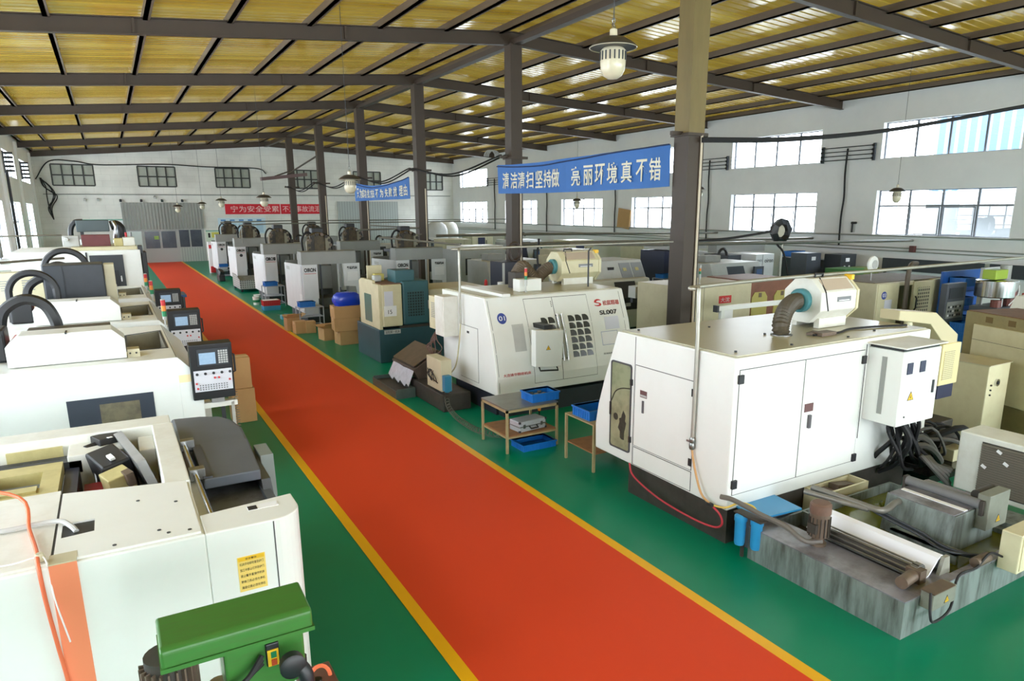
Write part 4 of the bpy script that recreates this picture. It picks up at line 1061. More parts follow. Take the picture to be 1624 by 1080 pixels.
# ------------------------------------------------------------------ white machining centres with grey beams (two rows)
WM = mat('tray_white', s2l(222, 224, 226), .4, noise=.15, nscale=2)
BEAM = mat('grey_beam', s2l(152, 154, 150), .5, noise=.15, nscale=2)
INT = mat('machine_interior', s2l(96, 98, 94), .5, noise=.5, nscale=3, dark=s2l(54, 54, 52))
def make_mill(label, swarf=True):
    """origin: front aisle corner on the floor; +X into the row, +Y away from the camera"""
    t = thing('machining_centre', label, 'machine', (0, 0, 0), 0, 'white machining centres with grey top beams')
    ob('base', M().box(.1, .15, 0, 1.75, 2.5, .5), mat('mill_base', s2l(64, 68, 74), .5, noise=.4), t, bev=.01)
    # aisle side shield with a bent lower edge
    sp = ob('side_shield', M().prism([(0, .42), (.05, .40), (2.7, .40), (2.7, 1.93), (0, 2.0)], 'x', 0, .03), WM, t)
    ob('shield_label', M().box(-.003, 1.9, 1.72, 0, 2.4, 1.84), LGREY, sp)
    ob('note_sheet', M().box(-.003, .3, .75, 0, .6, 1.0), PAPER, sp)
    fp = ob('front_panel', M().box(.0, -.03, .88, .48, .0, 2.0), WM, t)
    ob('front_post', M().box(.0, 0, .3, .46, .30, 1.98), WM, t)
    rp = ob('right_panel', M().prism([(1.34, 2.0), (1.90, 2.0), (1.90, .95), (1.78, .95), (1.74, 1.22), (1.34, 1.25)], 'y', -.03, 0), WM, t)
    ob('notice', M().box(1.46, -.036, 1.42, 1.82, -.03, 1.72), PAPER, rp)
    ob('right_post', M().box(1.5, 0, .3, 1.86, .3, 1.98), MGREY, t)
    bm = ob('top_beam', M().box(-.02, -.05, 2.0, 1.78, .02, 2.42).box(-.02, -.05, 2.40, 1.78, .5, 2.42).box(-.02, .02, 2.0, .0, .5, 2.42), BEAM, t)
    ob('column', M().box(.55, 1.3, .5, 1.3, 2.3, 2.2), INT, t, bev=.02)
    ob('spindle_head', M().box(.7, .75, 1.1, 1.15, 1.4, 1.9), MGREY, t, bev=.03)
    ob('work_bed', M().box(.45, .3, .5, 1.5, 1.3, .85), INT, t, bev=.02)
    ob('rear_shield', M().box(.03, 2.62, .4, 1.86, 2.66, 2.0), MGREY, t)
    ob('roof_frame', M().box(.4, 1.2, 2.2, 1.4, 2.4, 2.3), DGREY, t)
    for x in (.5, .62, 1.2): ob('inner_post', M().box(x, .2, .5, x+.05, .25, 2.0), LGREY if x > 1 else DGREY, t)
    # tool magazine with motor and cable chain on top
    MAGM = mat('oily_bronze_magazine', s2l(92, 80, 58), .5, metal=.3, noise=.7, nscale=9, dark=s2l(36, 32, 28))
    mg = ob('tool_magazine', M().lathe([(.40, -.12), (.43, -.06), (.43, .06), (.40, .12), (.2, .16), (0, .16)], (.86, 1.15, 2.58), 'y', 18), MAGM, t)
    ob('magazine_hood', M().prism([(.52, 2.3), (1.28, 2.3), (1.26, 2.62), (1.08, 2.95), (.70, 2.98), (.54, 2.7)], 'y', 1.2, 1.34), MAGM, mg)
    for k in range(14):
        a = 2*PI*k/14
        ob('tool_pot', M().cyl((.86+.36*math.cos(a), .88, 2.58+.36*math.sin(a)), (.86+.36*math.cos(a), 1.03, 2.58+.36*math.sin(a)), .055, n=8), GRIME if k % 3 else BROWNST, mg)
    ob('spindle_motor', M().box(.72, 1.35, 2.3, 1.10, 1.75, 3.15), BLACK, t, bev=.03)
    ob('motor_bracket', M().box(1.06, .92, 2.3, 1.22, 1.02, 2.86), mat('bracket_khaki', s2l(134, 128, 108), .5), t)
    for k, (x, zz) in enumerate(((.5, 2.72), (.62, 2.9), (1.34, 2.55))): ob('junction_pod', M().box(x-.07, .95, 2.3, x+.07, 1.1, zz), GRIME if k else mat('pod_khaki', s2l(104, 92, 66), .5), t, bev=.01)
    ob('cable_chain', M().tube(smooth_path([(1.25, 1.5, 2.25), (1.42, 1.5, 2.6), (1.28, 1.5, 2.85), (1.02, 1.5, 2.95)], 20), .06, 6), RUBBER, t)
    ob('supply_hose', M().tube(smooth_path([(.4, 1.4, 2.3), (.38, 1.4, 2.75), (.55, 1.4, 3.0), (.78, 1.4, 2.9)], 20), .035, 6), RUBBER, t)
    return t
mills = [
    ((5.28, 23.35, 0), 'white machining centre with red underlined logo behind the steel tool table'),
    ((5.28, 29.85, 0), 'white machining centre behind the crate trolley with red and blue bins'),
    ((5.28, 37.3, 0), 'white machining centre with round emblem behind the wire trolley'),
    ((5.28, 44.2, 0), 'last white machining centre of the aisle row, beside the red fire point'),
    ((8.62, 23.7, 0), 'grey-sided machining centre just behind the teal lathe, second row in'),
    ((8.62, 30.6, 0), 'machining centre one place further back in the second row, bronze magazine'),
    ((8.62, 37.6, 0), 'rearmost machining centre of the second row, beam seen past two columns'),
]
mill0 = make_mill(mills[0][1])
for i, (loc, lab) in enumerate(mills):
    r_ = mill0 if i == 0 else dup(mill0, loc, 0, lab)
    r_.location = loc
    logo = ['OIRON', 'OI   2', 'OIRON', 'OIRON', 'OIRON', 'OIRON', 'OIRON'][i]
    w = writing('logo_lettering', logo, .14, face_y(.05, -.033, 1.76), INK, r_, width=.38, height=.13, bold=.006)
    if i == 0: ob('logo_underline', M().box(.05, -.034, 1.70, .43, -.031, 1.715), INKRED, r_)
    if i in (2, 3):
        ob('emblem', M().lathe([(.0, -.036), (.075, -.036), (.075, -.03)], (.24, 0, 1.58), 'y', 18), CHARC, r_)
    if i not in (1,):
        writing('logo_lettering', '智能机床', .12, face_y(1.46, -.034, 1.80), INK, r_, width=.36, height=.10, bold=.004)
# tables with crates beside the mills
def tool_table(x, y, label, w=.65, d=.6, h=.72, crate_label=None):
    t = thing('tool_table', label, 'table', (x, y, 0), 0, 'steel tool tables at the machining centres')
    TM = mat('table_pale_grey', s2l(176, 180, 190), .4)
    ob('table_top', M().box(-w/2, -d/2, h-.02, w/2, d/2, h), TM, t)
    for sx in (-1, 1):
        for sy in (-1, 1): ob('leg', M().box(sx*w/2-(.03 if sx > 0 else 0), sy*d/2-(.03 if sy > 0 else 0), 0, sx*w/2+(0 if sx > 0 else .03), sy*d/2+(0 if sy > 0 else .03), h-.02), TM, t)
    ob('lower_rail', M().ring([(-w/2, -d/2), (w/2, -d/2), (w/2, d/2), (-w/2, d/2)], [(-w/2+.03, -d/2+.03), (w/2-.03, -d/2+.03), (w/2-.03, d/2-.03), (-w/2+.03, d/2-.03)], 'z', .10, .13), TM, t)
    ob('shelf', M().box(-w/2+.03, -d/2+.03, .40, w/2-.03, d/2-.03, .42), TM, t)
    if crate_label: crate('plastic_crate', (x-w*.12, y, h+.001), w*.62, d*.7, .16, crate_label, group='blue crates on the tool tables')
    return t
tool_table(5.28, 22.75, 'pale steel tool table in front of the first machining centre', .78, .55, .72, 'blue crate on the tool table at the nearest machining centre')
tool_table(5.42, 29.3, 'pale steel trolley table in front of the second machining centre', .78, .7, .80, 'blue crate on the trolley table behind the red bin')
tool_table(5.55, 43.75, 'low table under the blue crate in front of the last aisle machine', .7, .6, .60, 'blue crate on the low table by the red fire point')
crate('plastic_crate', (5.05, 28.0, 0), .62, .45, .18, 'pale blue bin on the floor under the red bin', group='bins stacked before the second machining centre', material=mat('pale_blue_bin', s2l(70, 158, 200), .4))
crate('plastic_crate', (5.05, 28.0, .182), .62, .45, .20, 'red bin of white parts stacked on the pale blue bin', group='bins stacked before the second machining centre', material=RED)
ob('white_parts', M().box(-.27, -.19, .1, .27, .19, .21), PAPER, bpy.data.objects[[o.name for o in COL.objects if o.get('label', '').startswith('red bin of white')][0]])
for i, (x, y, l) in enumerate(((4.92, 25.2, 'light blue bottle pack nearest the aisle beside the first machining centre'), (5.08, 25.35, 'light blue bottle pack against the shield of the first machining centre'))):
    tag(ob('bottle_pack', M((x, y, 0)).box(x-.07, y-.07, 0, x+.07, y+.07, .16).box(x-.07, y+.09, 0, x+.07, y+.2, .15), mat('bottle_blue', s2l(110, 190, 226), .3), bev=.02), l, 'bottles')
pk = thing('paint_pail', 'white pail with green print standing at the trolley table', 'pail', (4.84, 29.9, 0))
ob('bucket', M().lathe([(.12, 0), (.14, .32), (.145, .33)], (0, 0, 0), n=18), WHITE, pk, smooth=True); ob('print', M().lathe([(.133, .1), (.138, .2)], (0, 0, 0), n=18), GREENP, pk)
pk2 = dup(pk, (5.0, 30.6, 0), 0, 'second pail behind the white pail, nearer the machine shield')
# wire trolley of parts before the third machining centre
O = (5.5, 36.9, 0)
TR = thing('wire_trolley', 'low wire mesh trolley heaped with grey castings in the aisle row', 'trolley', O)
WMESH = mesh_mat('wire_mesh_side', s2l(108, 108, 106), s2l(178, 178, 174), 'YZ', .10, .6)
WMESH2 = mesh_mat('wire_mesh_front', s2l(108, 108, 106), s2l(178, 178, 174), 'XZ', .10, .6)
ob('side_mesh', M(O).prism([(34.9, .14), (37.1, .14), (37.1, .78), (36.2, .78), (34.9, .55)], 'x', 5.0, 5.02), WMESH, TR)
ob('front_mesh', M(O).box(5.0, 34.9, .14, 6.2, 34.92, .55), WMESH2, TR)
ob('bed', M(O).box(5.0, 34.9, .12, 6.2, 37.1, .15), DGREY, TR)
for x in (5.08, 6.1):
    for y in (35.0, 37.0): ob('caster', M(O).cyl((x, y-.02, .06), (x, y+.02, .06), .06, n=10).box(x-.02, y-.02, .06, x+.02, y+.02, .12), BLACK, TR)
ob('castings', M(O).prism([(34.95, .15), (37.05, .15), (37.05, .6), (36.2, .66), (34.95, .48)], 'x', 5.05, 6.15), mat('grey_castings', s2l(132, 132, 128), .6, noise=.8, nscale=9, dark=s2l(70, 70, 68), bump=1, bscale=14), TR)
h = ob('dark_bundle', M((5.0, 41.5, 0)).box(4.85, 41.0, 0, 5.15, 42, .35).rbox((5.02, 41.5, .45), .25, .7, .25, (.2, .3, .1)), BLACK, bev=.04); tag(h, 'dark bundle of hoses on the floor before the red fire point', 'bundle')
# fire point: white board with red box
fpz = thing('fire_point', 'white fire point cabinet with red header and red box by the aisle', 'cabinet', (5.35, 47.2, 0))
ob('cabinet', M().box(-.25, -.15, 0, .25, .15, 1.9), PAPER, fpz); ob('header', M().box(-.2, -.16, 1.5, .2, -.15, 1.72), RED, fpz); ob('extinguisher_box', M().box(-.2, -.35, 0.05, .2, -.15, .42), RED, fpz)
# ------------------------------------------------------------------ left row: nearest open machine
O = (-.5, 5.5, 0)
N1 = thing('turning_centre', 'white open-topped machine with orange stripe beside the green drill press', 'machine', O, 0, 'white machines of the row opposite the tank')
ob('front_housing', M(O).box(-2.6, 4.57, 0, .30, 5.62, 1.69), WHITE, N1, bev=.012)
tc_ = ob('top_cover', M(O).ring([(-.515, 4.60), (.28, 4.60), (.28, 5.60), (-.515, 5.78)], [(-.49, 4.94), (-.31, 4.96), (-.31, 5.17), (-.49, 5.17)], 'z', 1.69, 1.705), WHITE, N1)
ob('hole_dark_plate', M(O).box(-.49, 4.95, 1.688, -.31, 5.17, 1.694), BLACK, tc_)  # black plate: the darkness inside the hole is put into its colour
ob('top_cover', M(O).box(-2.6, 4.60, 1.69, -.53, 5.85, 1.705), WHITE2, N1)
ob('cover_seam', M(O).box(-.53, 4.575, 1.688, -.515, 5.78, 1.70), SEAM, N1)
for x, y in ((.18, 5.2), (.1, 4.68), (.05, 4.75), (-.2, 4.66), (.22, 4.66), (-.05, 5.35)): ob('screw', M(O).cyl((x, y, 1.70), (x, y, 1.709), .012, n=8), CHARC, N1)
ob('orange_stripe', M(O).box(-.535, 4.562, 0, -.395, 4.571, 1.70), PINKSTRIP, N1)
ob('stripe_cap', M(O).box(-.535, 4.562, 1.70, -.395, 4.70, 1.707), BEIGE, N1)
# front-right end with rounded corner
P = [(.30, 4.57), (.72, 4.57)]+[(.72+.2*math.sin(a*PI/16), 4.77-.2*math.cos(a*PI/16)) for a in range(1, 9)]+[(.92, 4.98), (.30, 4.90)]
ob('rounded_end', M(O).prism(P, 'z', 0, 1.69), WHITE, N1, bev=.01)
ob('end_seam', M(O).box(.715, 4.566, .1, .722, 4.572, 1.68), SEAM, N1)
pl = ob('rating_plate', M(O).box(.60, 4.80, 1.69, .80, 4.88, 1.693), PAPER, N1); ob('plate_mark', M(O).box(.60, 4.80, 1.6932, .66, 4.87, 1.695), INK, pl)
# yellow notice with text lines
nt_ = ob('yellow_notice', M(O).box(.47, 4.566, 1.225, .645, 4.572, 1.475), mat('notice_yellow', s2l(238, 206, 110), .6), N1)
ob('notice_header', M(O).box(.475, 4.5645, 1.445, .64, 4.567, 1.472), YELLOW, nt_)
writing('notice_heading', '安全警告', .02, face_y(.52-O[0], 4.5640-O[1], 1.451), INK, nt_, width=.07, height=.014, depth=.0004)
for k in range(5):
    writing('notice_text', ['机床开动前检查防护门', '加工中禁止打开防护门', '禁止戴手套操作机床', '更换刀具必须先停机', '清理切屑必须先停机'][k], .015, face_y(.482-O[0], 4.5655-O[1], 1.412-.042*k), INK, nt_, width=.15, height=.02, depth=.0004)
# open working area
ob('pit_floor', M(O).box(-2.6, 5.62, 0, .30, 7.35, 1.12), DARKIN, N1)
ob('back_beam', M(O).box(-2.6, 7.35, 0, .30, 7.66, 1.70), WHITE2, N1, bev=.01)
ob('side_beam', M(O).box(.13, 5.62, .9, .31, 7.35, 1.70), WHITE2, N1, bev=.01)
ob('back_block', M(O).box(-.55, 6.98, 1.12, -.1, 7.35, 1.62), WHITE2, N1, bev=.008)
ob('inner_post', M(O).box(.0, 6.9, 1.12, .13, 7.35, 1.60), WHITE2, N1, bev=.008)
YG = mat('olive_cream', s2l(196, 184, 128), .5, noise=.4, dark=s2l(150, 138, 84))
ob('inner_guard', M(O).box(-1.02, 7.32, 1.44, -.60, 7.35, 1.62), YG, N1)
m = M(O); m.box(-2.6, 6.98, 1.46, -.45, 7.10, 1.57); m.box(-2.6, 7.24, 1.44, -.56, 7.31, 1.53)
for x in (-1.3, -.9): m.box(x, 7.10, 1.46, x+.05, 7.24, 1.53)
ob('cross_rail', m, CHARC, N1)
ob('guard_frame', M(O).ring([(-2.6, 6.0), (-.58, 6.0), (-.58, 6.93), (-2.6, 6.93)], [(-1.04, 6.32), (-.71, 6.32), (-.71, 6.72), (-1.04, 6.72)], 'z', 1.50, 1.60), YG, N1)
ob('frame_lip', M(O).box(-1.0, 6.2, 1.60, -.72, 6.32, 1.62), YG, N1)
ob('bellows', M(O).box(-.57, 5.7, 1.12, -.47, 6.95, 1.52), NAVY, N1)
ob('red_guard', M(O).box(-.44, 5.75, 1.12, -.30, 6.75, 1.42), mat('dark_red', s2l(150, 26, 26), .5), N1)
hd = ob('turret_head', M(O).rbox((-.22, 6.85, 1.46), .24, .42, .34, (.1, -.2, .3)), BLACK, N1, bev=.02)
ob('head_plate', M(O).rbox((-.02, 6.80, 1.50), .07, 1.0, .40, (0.0, -.3, .16)), mat('brushed_plate', s2l(168, 168, 166), .3, metal=.6, noise=.3, nscale=6), hd)
ob('cream_block', M(O).rbox((-.18, 6.5, 1.47), .2, .2, .2, (.1, -.2, .35)), YG, hd, bev=.01)
ob('block_port', M(O).rbox((-.10, 6.41, 1.53), .06, .1, .12, (.1, -.2, .35)), BROWNST, hd)
ob('head_tag', M(O).rbox((-.22, 6.72, 1.635), .04, .10, .02, (.1, -.2, .3)), PAPER, hd)
mt = ob('servo_motor', M(O).cyl((-.42, 7.2, 1.56), (-.14, 7.35, 1.60), .07, n=14).rbox((-.24, 7.28, 1.6), .22, .2, .16, (0, 0, .4)).rbox((-.2, 7.1, 1.52), .26, .16, .16, (0, 0, .4)), BLACK, N1, bev=.01)
ob('motor_stub', M(O).cyl((-.42, 7.2, 1.56), (-.49, 7.17, 1.56), .045, n=10).cyl((-.45, 7.18, 1.56), (-.44, 7.0, 1.4), .012, n=8), CHARC, mt)
ob('white_tag', M(O).rbox((-.22, 7.18, 1.685), .04, .03, .005, (0, 0, .4)), PAPER, mt)
ob('probe_rod', M(O).cyl((-.36, 6.95, 1.5), (-.34, 6.7, 1.2), .012, n=8).cyl((-.345, 6.7, 1.2), (-.335, 6.68, 1.22), .045, n=10), STEEL, N1, smooth=True)
# right side: slide rod, dirty tray, grey telescopic hood
ob('lower_tray', M(O).box(.31, 4.95, 0, .94, 8.0, 1.16), DGREY, N1)
TRAYM = mat('oily_tray', s2l(126, 128, 132), .3, metal=.2, noise=.9, nscale=5, dark=s2l(70, 58, 46))
ob('tray_floor', M(O).box(.40, 4.98, 1.16, .86, 7.0, 1.36), TRAYM, N1)
ob('tray_wall', M(O).box(.86, 4.98, 1.16, .93, 6.0, 1.40), mat('blue_grey_wall', s2l(90, 98, 110), .45, noise=.4), N1)
ob('slide_wall', M(O).box(.31, 4.92, 1.16, .40, 7.3, 1.52), WHITE2, N1)
ob('slide_recess', M(O).box(.32, 6.2, 1.52, .40, 6.9, 1.53), mat('rusty_slide', s2l(104, 84, 74), .45, noise=.6), N1)
rod = ob('slide_rod', M(O).cyl((.39, 4.95, 1.60), (.36, 6.95, 1.60), .02, n=12), CHROME, N1, smooth=True)
for y in (6.9, 6.05): ob('rod_block', M(O).box(.33, y-.05, 1.54, .45, y+.04, 1.64), STEEL, rod, bev=.006)
HOODM = mat('blue_grey_hood', s2l(92, 97, 106), .45, noise=.3, nscale=3, dark=s2l(74, 78, 84))
hd2 = ob('front_hood', M(O).prism([(.43, 5.95), (.87, 5.95), (.92, 6.9), (.43, 6.9)], 'z', 1.47, 1.56), HOODM, N1, bev=.012)
ob('hood_strip', M(O).box(.43, 5.97, 1.56, .50, 6.9, 1.572), DGREY, hd2)
ob('rear_hood', M(O).prism([(.33, 6.85), (.93, 6.85), (.945, 7.4), (.90, 7.75), (.80, 7.95), (.62, 8.05), (.33, 8.1)], 'z', 1.2, 1.535), HOODM, N1, bev=.03)
ob('hood_side', M(O).prism([(5.0, .5), (8.0, .5), (8.0, 1.25), (6.9, 1.47), (5.95, 1.47)], 'x', .87, .945), HOODM, N1)
ob('side_flap', M(O).prism([(6.35, 1.0), (6.75, 1.0), (6.75, 1.53), (6.4, 1.53)], 'x', .945, 1.06), mat('pale_flap', s2l(120, 128, 124), .5), N1, bev=.006)
# hoses lying on this machine
h = hose('air_hose', [(-1.1, 5.6, 1.95), (-.72, 5.4, 1.86), (-.66, 5.1, 1.74), (-.60, 4.75, 1.735), (-.58, 4.56, 1.72), (-.57, 4.53, 1.5), (-.55, 4.53, 1.2), (-.53, 4.535, .9), (-.52, 4.535, .3)], .012, ORANGEC); tag(h, 'orange hose draped over the white machine beside its orange stripe', 'hose')
h = hose('conduit_hose', [(-1.2, 5.25, 1.72), (-.8, 5.2, 1.725), (-.62, 5.2, 1.73), (-.5, 5.16, 1.735), (-.44, 5.08, 1.72), (-.41, 5.02, 1.70)], .017, mat('grey_white_conduit', s2l(190, 190, 188), .5)); tag(h, 'pale conduit running into the square hole of the striped machine', 'conduit')
h = hose('thin_cord', [(-1.1, 4.75, 1.72), (-.75, 4.66, 1.72), (-.6, 4.66, 1.73), (-.545, 4.6, 1.72), (-.53, 4.555, 1.5), (-.49, 4.55, 1.2)], .005, PAPER); tag(h, 'thin white cord knotted at the corner of the striped machine', 'cord')
ob('hose_clip', M().lathe([(.02, 1.71), (.028, 1.73), (.02, 1.76)], (-.575, 4.64, 0), n=10), BEIGE, h)

# ------------------------------------------------------------------ left row: closed machines with control panels
def make_left(label):
    """origin on the floor at x=0, front face y=0"""
    t = thing('turning_centre', label, 'machine', (0, 0, 0), 0, 'white machines of the row opposite the tank')
    ob('lower_body', M().box(-2.6, 0, .25, .56, 3.1, 1.50), WHITE, t)
    ob('base', M().box(-2.5, .1, 0, .5, 3.0, .25), DGREY, t)
    ob('top_frame', M().ring([(-2.6, 0), (.56, 0), (.56, 3.1), (-2.6, 3.1)], [(.03, .80), (.50, .80), (.50, 2.45), (.03, 2.2)], 'z', 1.50, 1.86), WHITE, t)
    ob('pocket_lining', M().ring([(.031, .801), (.499, .801), (.499, 2.449), (.031, 2.199)], [(.04, .82), (.49, .82), (.49, 2.43), (.04, 2.18)], 'z', 1.505, 1.855), mat('pocket_beige', s2l(160, 156, 140), .4, noise=.4), t)
    ob('pocket_floor', M().box(.03, .8, 1.49, .5, 2.45, 1.51), mat('pocket_beige', s2l(160, 156, 140), .4), t)
    ob('pocket_rim', M().ring([(.01, .78), (.52, .78), (.52, 2.47), (.01, 2.22)], [(.04, .81), (.49, .81), (.49, 2.44), (.04, 2.19)], 'z', 1.86, 1.866), CHARC, t)
    sd = ob('slant_door', M().prism([(.56, .25), (.82, .25), (.83, 1.57), (.57, 1.86), (.56, 1.86)], 'y', 0, 3.1), WHITE, t, bev=.008)
    ob('door_line', M().box(.5545, .02, 1.861, .561, 3.08, 1.863), SEAM, sd)
    ob('sticker_trace', M().box(.56, -.002, 1.52, .75, 0, 1.62), mat('faded_sticker', s2l(246, 226, 178), .6), sd)
    w = ob('work_window', M().box(-.70, -.006, .80, .245, 0, 1.445), mat('window_slate', s2l(62, 68, 80), .25), t)
    ob('inner_plate', M().box(-.36, -.009, .80, .08, -.006, 1.36), mat('mottled_plate', s2l(122, 114, 92), .5, noise=.7, nscale=7, dark=s2l(62, 58, 52)), w)
    cv = ob('raised_cover', M().prism([(-1.24, 1.87), (-1.24, 2.12), (-1.10, 2.25), (-.12, 2.25), (.01, 2.12), (.01, 1.87)], 'y', .27, .72), WHITE, t, bev=.01)
    ob('cover_notch', M().box(-.62, .25, 2.235, -.60, .45, 2.256), BLACK, cv)
    ob('hinge_block', M().box(.02, .35, 1.86, .16, .55, 1.96), BEIGE, t)
    for x in (.05, .12): ob('screw', M().cyl((x, .34, 1.91), (x, .352, 1.91), .012, n=8), BLACK, t)
    # chain guard bar and arched cable chain
    ob('chain_guard', M().box(-1.1, 1.3, 1.86, -.14, 1.6, 2.17), mat('brown_guard', s2l(74, 68, 60), .45, noise=.4), t, bev=.008)
    pts = [(-1.42, 1.75, 1.95), (-1.42, 1.75, 2.2), (-1.34, 1.75, 2.42), (-1.12, 1.75, 2.54), (-.90, 1.75, 2.46), (-.80, 1.75, 2.25), (-.78, 1.75, 2.05)]
    ob('cable_chain', M().tube(smooth_path(pts, 30), .075, 6), BLACK, t)
    ob('servo_box', M().box(-1.6, .75, 1.86, -1.28, 1.2, 2.28), BLACK, t, bev=.03)
    ob('motor_flange', M().box(-1.25, 1.0, 1.86, -1.15, 1.5, 2.1), RED, t)
    # control panel on its arm
    pn = ob('control_panel', M().prism([(-.13, 2.02), (.05, 2.04), (.14, 1.28), (-.05, 1.26)], 'x', .70, 1.22), BLACK, t, bev=.015)
    mm = Matrix(((1, 0, 0, .80), (0, -.124, -.992, -.12), (0, .992, -.124, 1.98), (0, 0, 0, 1)))     # front plane of the panel
    def onp(x0, z0, x1, z1, d):
        vs = [Vector((.73+x*1.16, -.13+(2.02-z)*.105-e, 1.34+(z-1.36)*1.03)) for e in (0, d) for (x, z) in ((x0, z0), (x1, z0), (x1, z1), (x0, z1))]
        return M().add(vs, [(4, 5, 6, 7), (0, 4, 7, 3), (1, 2, 6, 5), (3, 7, 6, 2), (0, 1, 5, 4)])
    ob('bezel', onp(.05, 1.74, .38, 1.96, .012), CHARC, pn)
    ob('screen', onp(.07, 1.76, .24, 1.91, .016), SCREEN, pn)
    kb = M()
    for r in range(6):
        for c in range(4): kb.add(*(lambda q: (q.v, q.f))(onp(.27+c*.026, 1.76+r*.03, .29+c*.026, 1.782+r*.03, .018)))
    ob('keypad', kb, LGREY, pn)
    lp = ob('switch_panel', onp(.0, 1.40, .40, 1.68, .012), mat('panel_white', s2l(214, 214, 222), .45), pn)
    for k in range(5): ob('knob', M().lathe([(.018, -.03), (.018, 0)], (.77+k*.10, -.085, 1.625), 'y', 10), BLACK, pn)
    for (x, z) in ((.755, 1.50), (.765, 1.43), (.98, 1.56), (1.03, 1.56), (1.16, 1.52)): ob('red_button', M().lathe([(.013, -.05), (.013, 0)], (x, -.05-(z-1.4)*.1, z), 'y', 10), RED, pn)
    bt = M()
    for r in range(3):
        for c in range(11): bt.add(*(lambda q: (q.v, q.f))(onp(.05+c*.028, 1.42+r*.028, .065+c*.028, 1.435+r*.028, .015)))
    ob('button_field', bt, INKGREY, pn)
    ob('panel_arm', M().box(.92, -.02, 1.20, 1.08, .1, 1.28), STEEL, t)
    ob('arm_beam', M().box(.82, 0, 1.13, 1.24, .12, 1.20), WHITE2, t)
    ob('arm_leg', M().box(1.16, 0, .0, 1.20, .05, 1.18), GALV, t)
    ob('dark_leg', M().box(1.05, .2, 0, 1.1, .25, 1.18), CHARC, t)
    ob('side_handle', M().tube([(1.2, 0, 1.85), (1.25, 0, 1.83), (1.25, 0, 1.6), (1.2, 0, 1.58)], .014, 6), BLACK, pn, smooth=True)
    ob('side_cabinet', M().box(.83, .5, .25, .95, 2.9, 1.1), WHITE2, t)
    P = []
    for i in range(150):
        a = 2*PI*i/8; P.append((1.235+.022*math.cos(a), .06+.022*math.sin(a), 1.3-.7*i/150))
    ob('coiled_cord', M().tube(P, .006, 5), mat('coil_tan', s2l(150, 136, 116), .5), t, smooth=True)
    return t
left0 = make_left('closed white machine with lit control panel directly behind the orange-striped one')
left0.location = (0, 9.9, 0)
l3 = dup(left0, (0, 13.6, 0), 0, 'closed white machine in front of the large charcoal box, second control panel')
l4 = dup(left0, (0, 17.4, 0), 0, 'mostly hidden white machine between the charcoal box and the dark-doored cabin')
signal_tower((.62, 12.75, 1.86), 'stack light on the second white machine, nearest the lit control panel', seg=.09, r=.035)
signal_tower((.62, 16.45, 1.86), 'middle stack light of the row opposite the tank', seg=.09, r=.035)
signal_tower((.60, 18.4, 1.86), 'stack light of the hidden white machine, farthest of that row', seg=.09, r=.035)
cbx = thing('chip_box', 'large charcoal box lid standing on the white machine under an arched chain', 'box', (-.65, 15.1, 1.86))
ob('box', M((-.65, 15.1, 1.86)).box(-1.12, 15.22, 1.862, -.18, 16.05, 2.76), CHARC, cbx, bev=.015)
ob('side_panel', M((-.65, 15.1, 1.86)).box(-.82, 15.21, 1.9, -.815, 15.22, 2.74), BLACK, cbx)
gb = ob('grey_box', M((-.1, 15.4, 1.862)).box(-.17, 15.3, 1.868, .0, 15.75, 2.75), BEIGE, bev=.01); tag(gb, 'beige upright box between the charcoal box and the dark cabin door', 'box')
for (x, y, z, r_, lab) in ((-.82, 16.6, 2.6, .36, 'tall arched black cable chain behind the charcoal box'), (-1.25, 14.6, 2.35, .34, 'thick black cable chain loop beside the charcoal box')):
    pts = [(x-r_, y, 1.87)]+[(x+r_*math.cos(PI-PI*k/12), y, z+r_*math.sin(PI-PI*k/12)) for k in range(13)]+[(x+r_, y, 1.9)]
    c_ = ob('cable_chain', M().tube(smooth_path(pts, 48), .06, 6), BLACK); tag(c_, lab, 'cable chain')
lc = thing('louvre_cabinet', 'beige cabinet with louvred vents by the window wall', 'cabinet', (-1.9, 16.4, 0))
ob('cabinet', M((-1.9, 16.4, 0)).box(-2.4, 16.85, 0, -1.15, 17.3, 2.55), CREAM, lc, bev=.01)
vm = M((-1.9, 16.4, 0))
for sx in (-1.95, -1.6):
    for k in range(5): vm.box(sx, 16.842, 2.2+.045*k, sx+.2, 16.85, 2.22+.045*k)
ob('vents', vm, MGREY, lc)
# dark-doored cabin machine
O = (0, 21.5, 0)
CB = thing('machine_cabin', 'tall white cabin with dark sliding door and maroon box on its roof', 'machine', O)
ob('cabin', M(O).box(-2.2, 21.5, .2, .66, 24.5, 2.72), WHITE, CB, bev=.015)
ob('base', M(O).box(-2.1, 21.6, 0, .6, 24.4, .2), DGREY, CB)
d = ob('sliding_door', M(O).box(-.52, 21.47, .9, .24, 21.5, 2.60), CHARC, CB)
ob('window', M(O).box(-.4, 21.46, 1.3, .1, 21.47, 2.2), BLACK, d); ob('handle', M(O).box(.13, 21.45, 1.9, .16, 21.47, 2.05), CHROME, d)
ob('door_seam', M(O).box(-.60, 21.49, .5, -.56, 21.50, 2.68), SEAM, CB)
ob('front_shelf', M(O).box(-.6, 21.1, 1.55, .66, 21.5, 1.72), BEIGE, CB)
kp = ob('operator_panel', M(O).box(.67, 21.6, 1.7, .80, 22.2, 2.66), BLACK, CB, bev=.02); ob('keyboard', M(O).box(.62, 21.52, 2.62, .72, 22.0, 2.82), CHARC, kp)
ob('roof_tray', M(O).box(-.9, 21.7, 2.72, .6, 23.5, 2.80), CREAM, CB)
mb = ob('maroon_box', M(O).box(-.66, 22.3, 2.80, .0, 22.9, 3.10), mat('maroon', s2l(106, 46, 48), .45, noise=.3), CB, bev=.01)
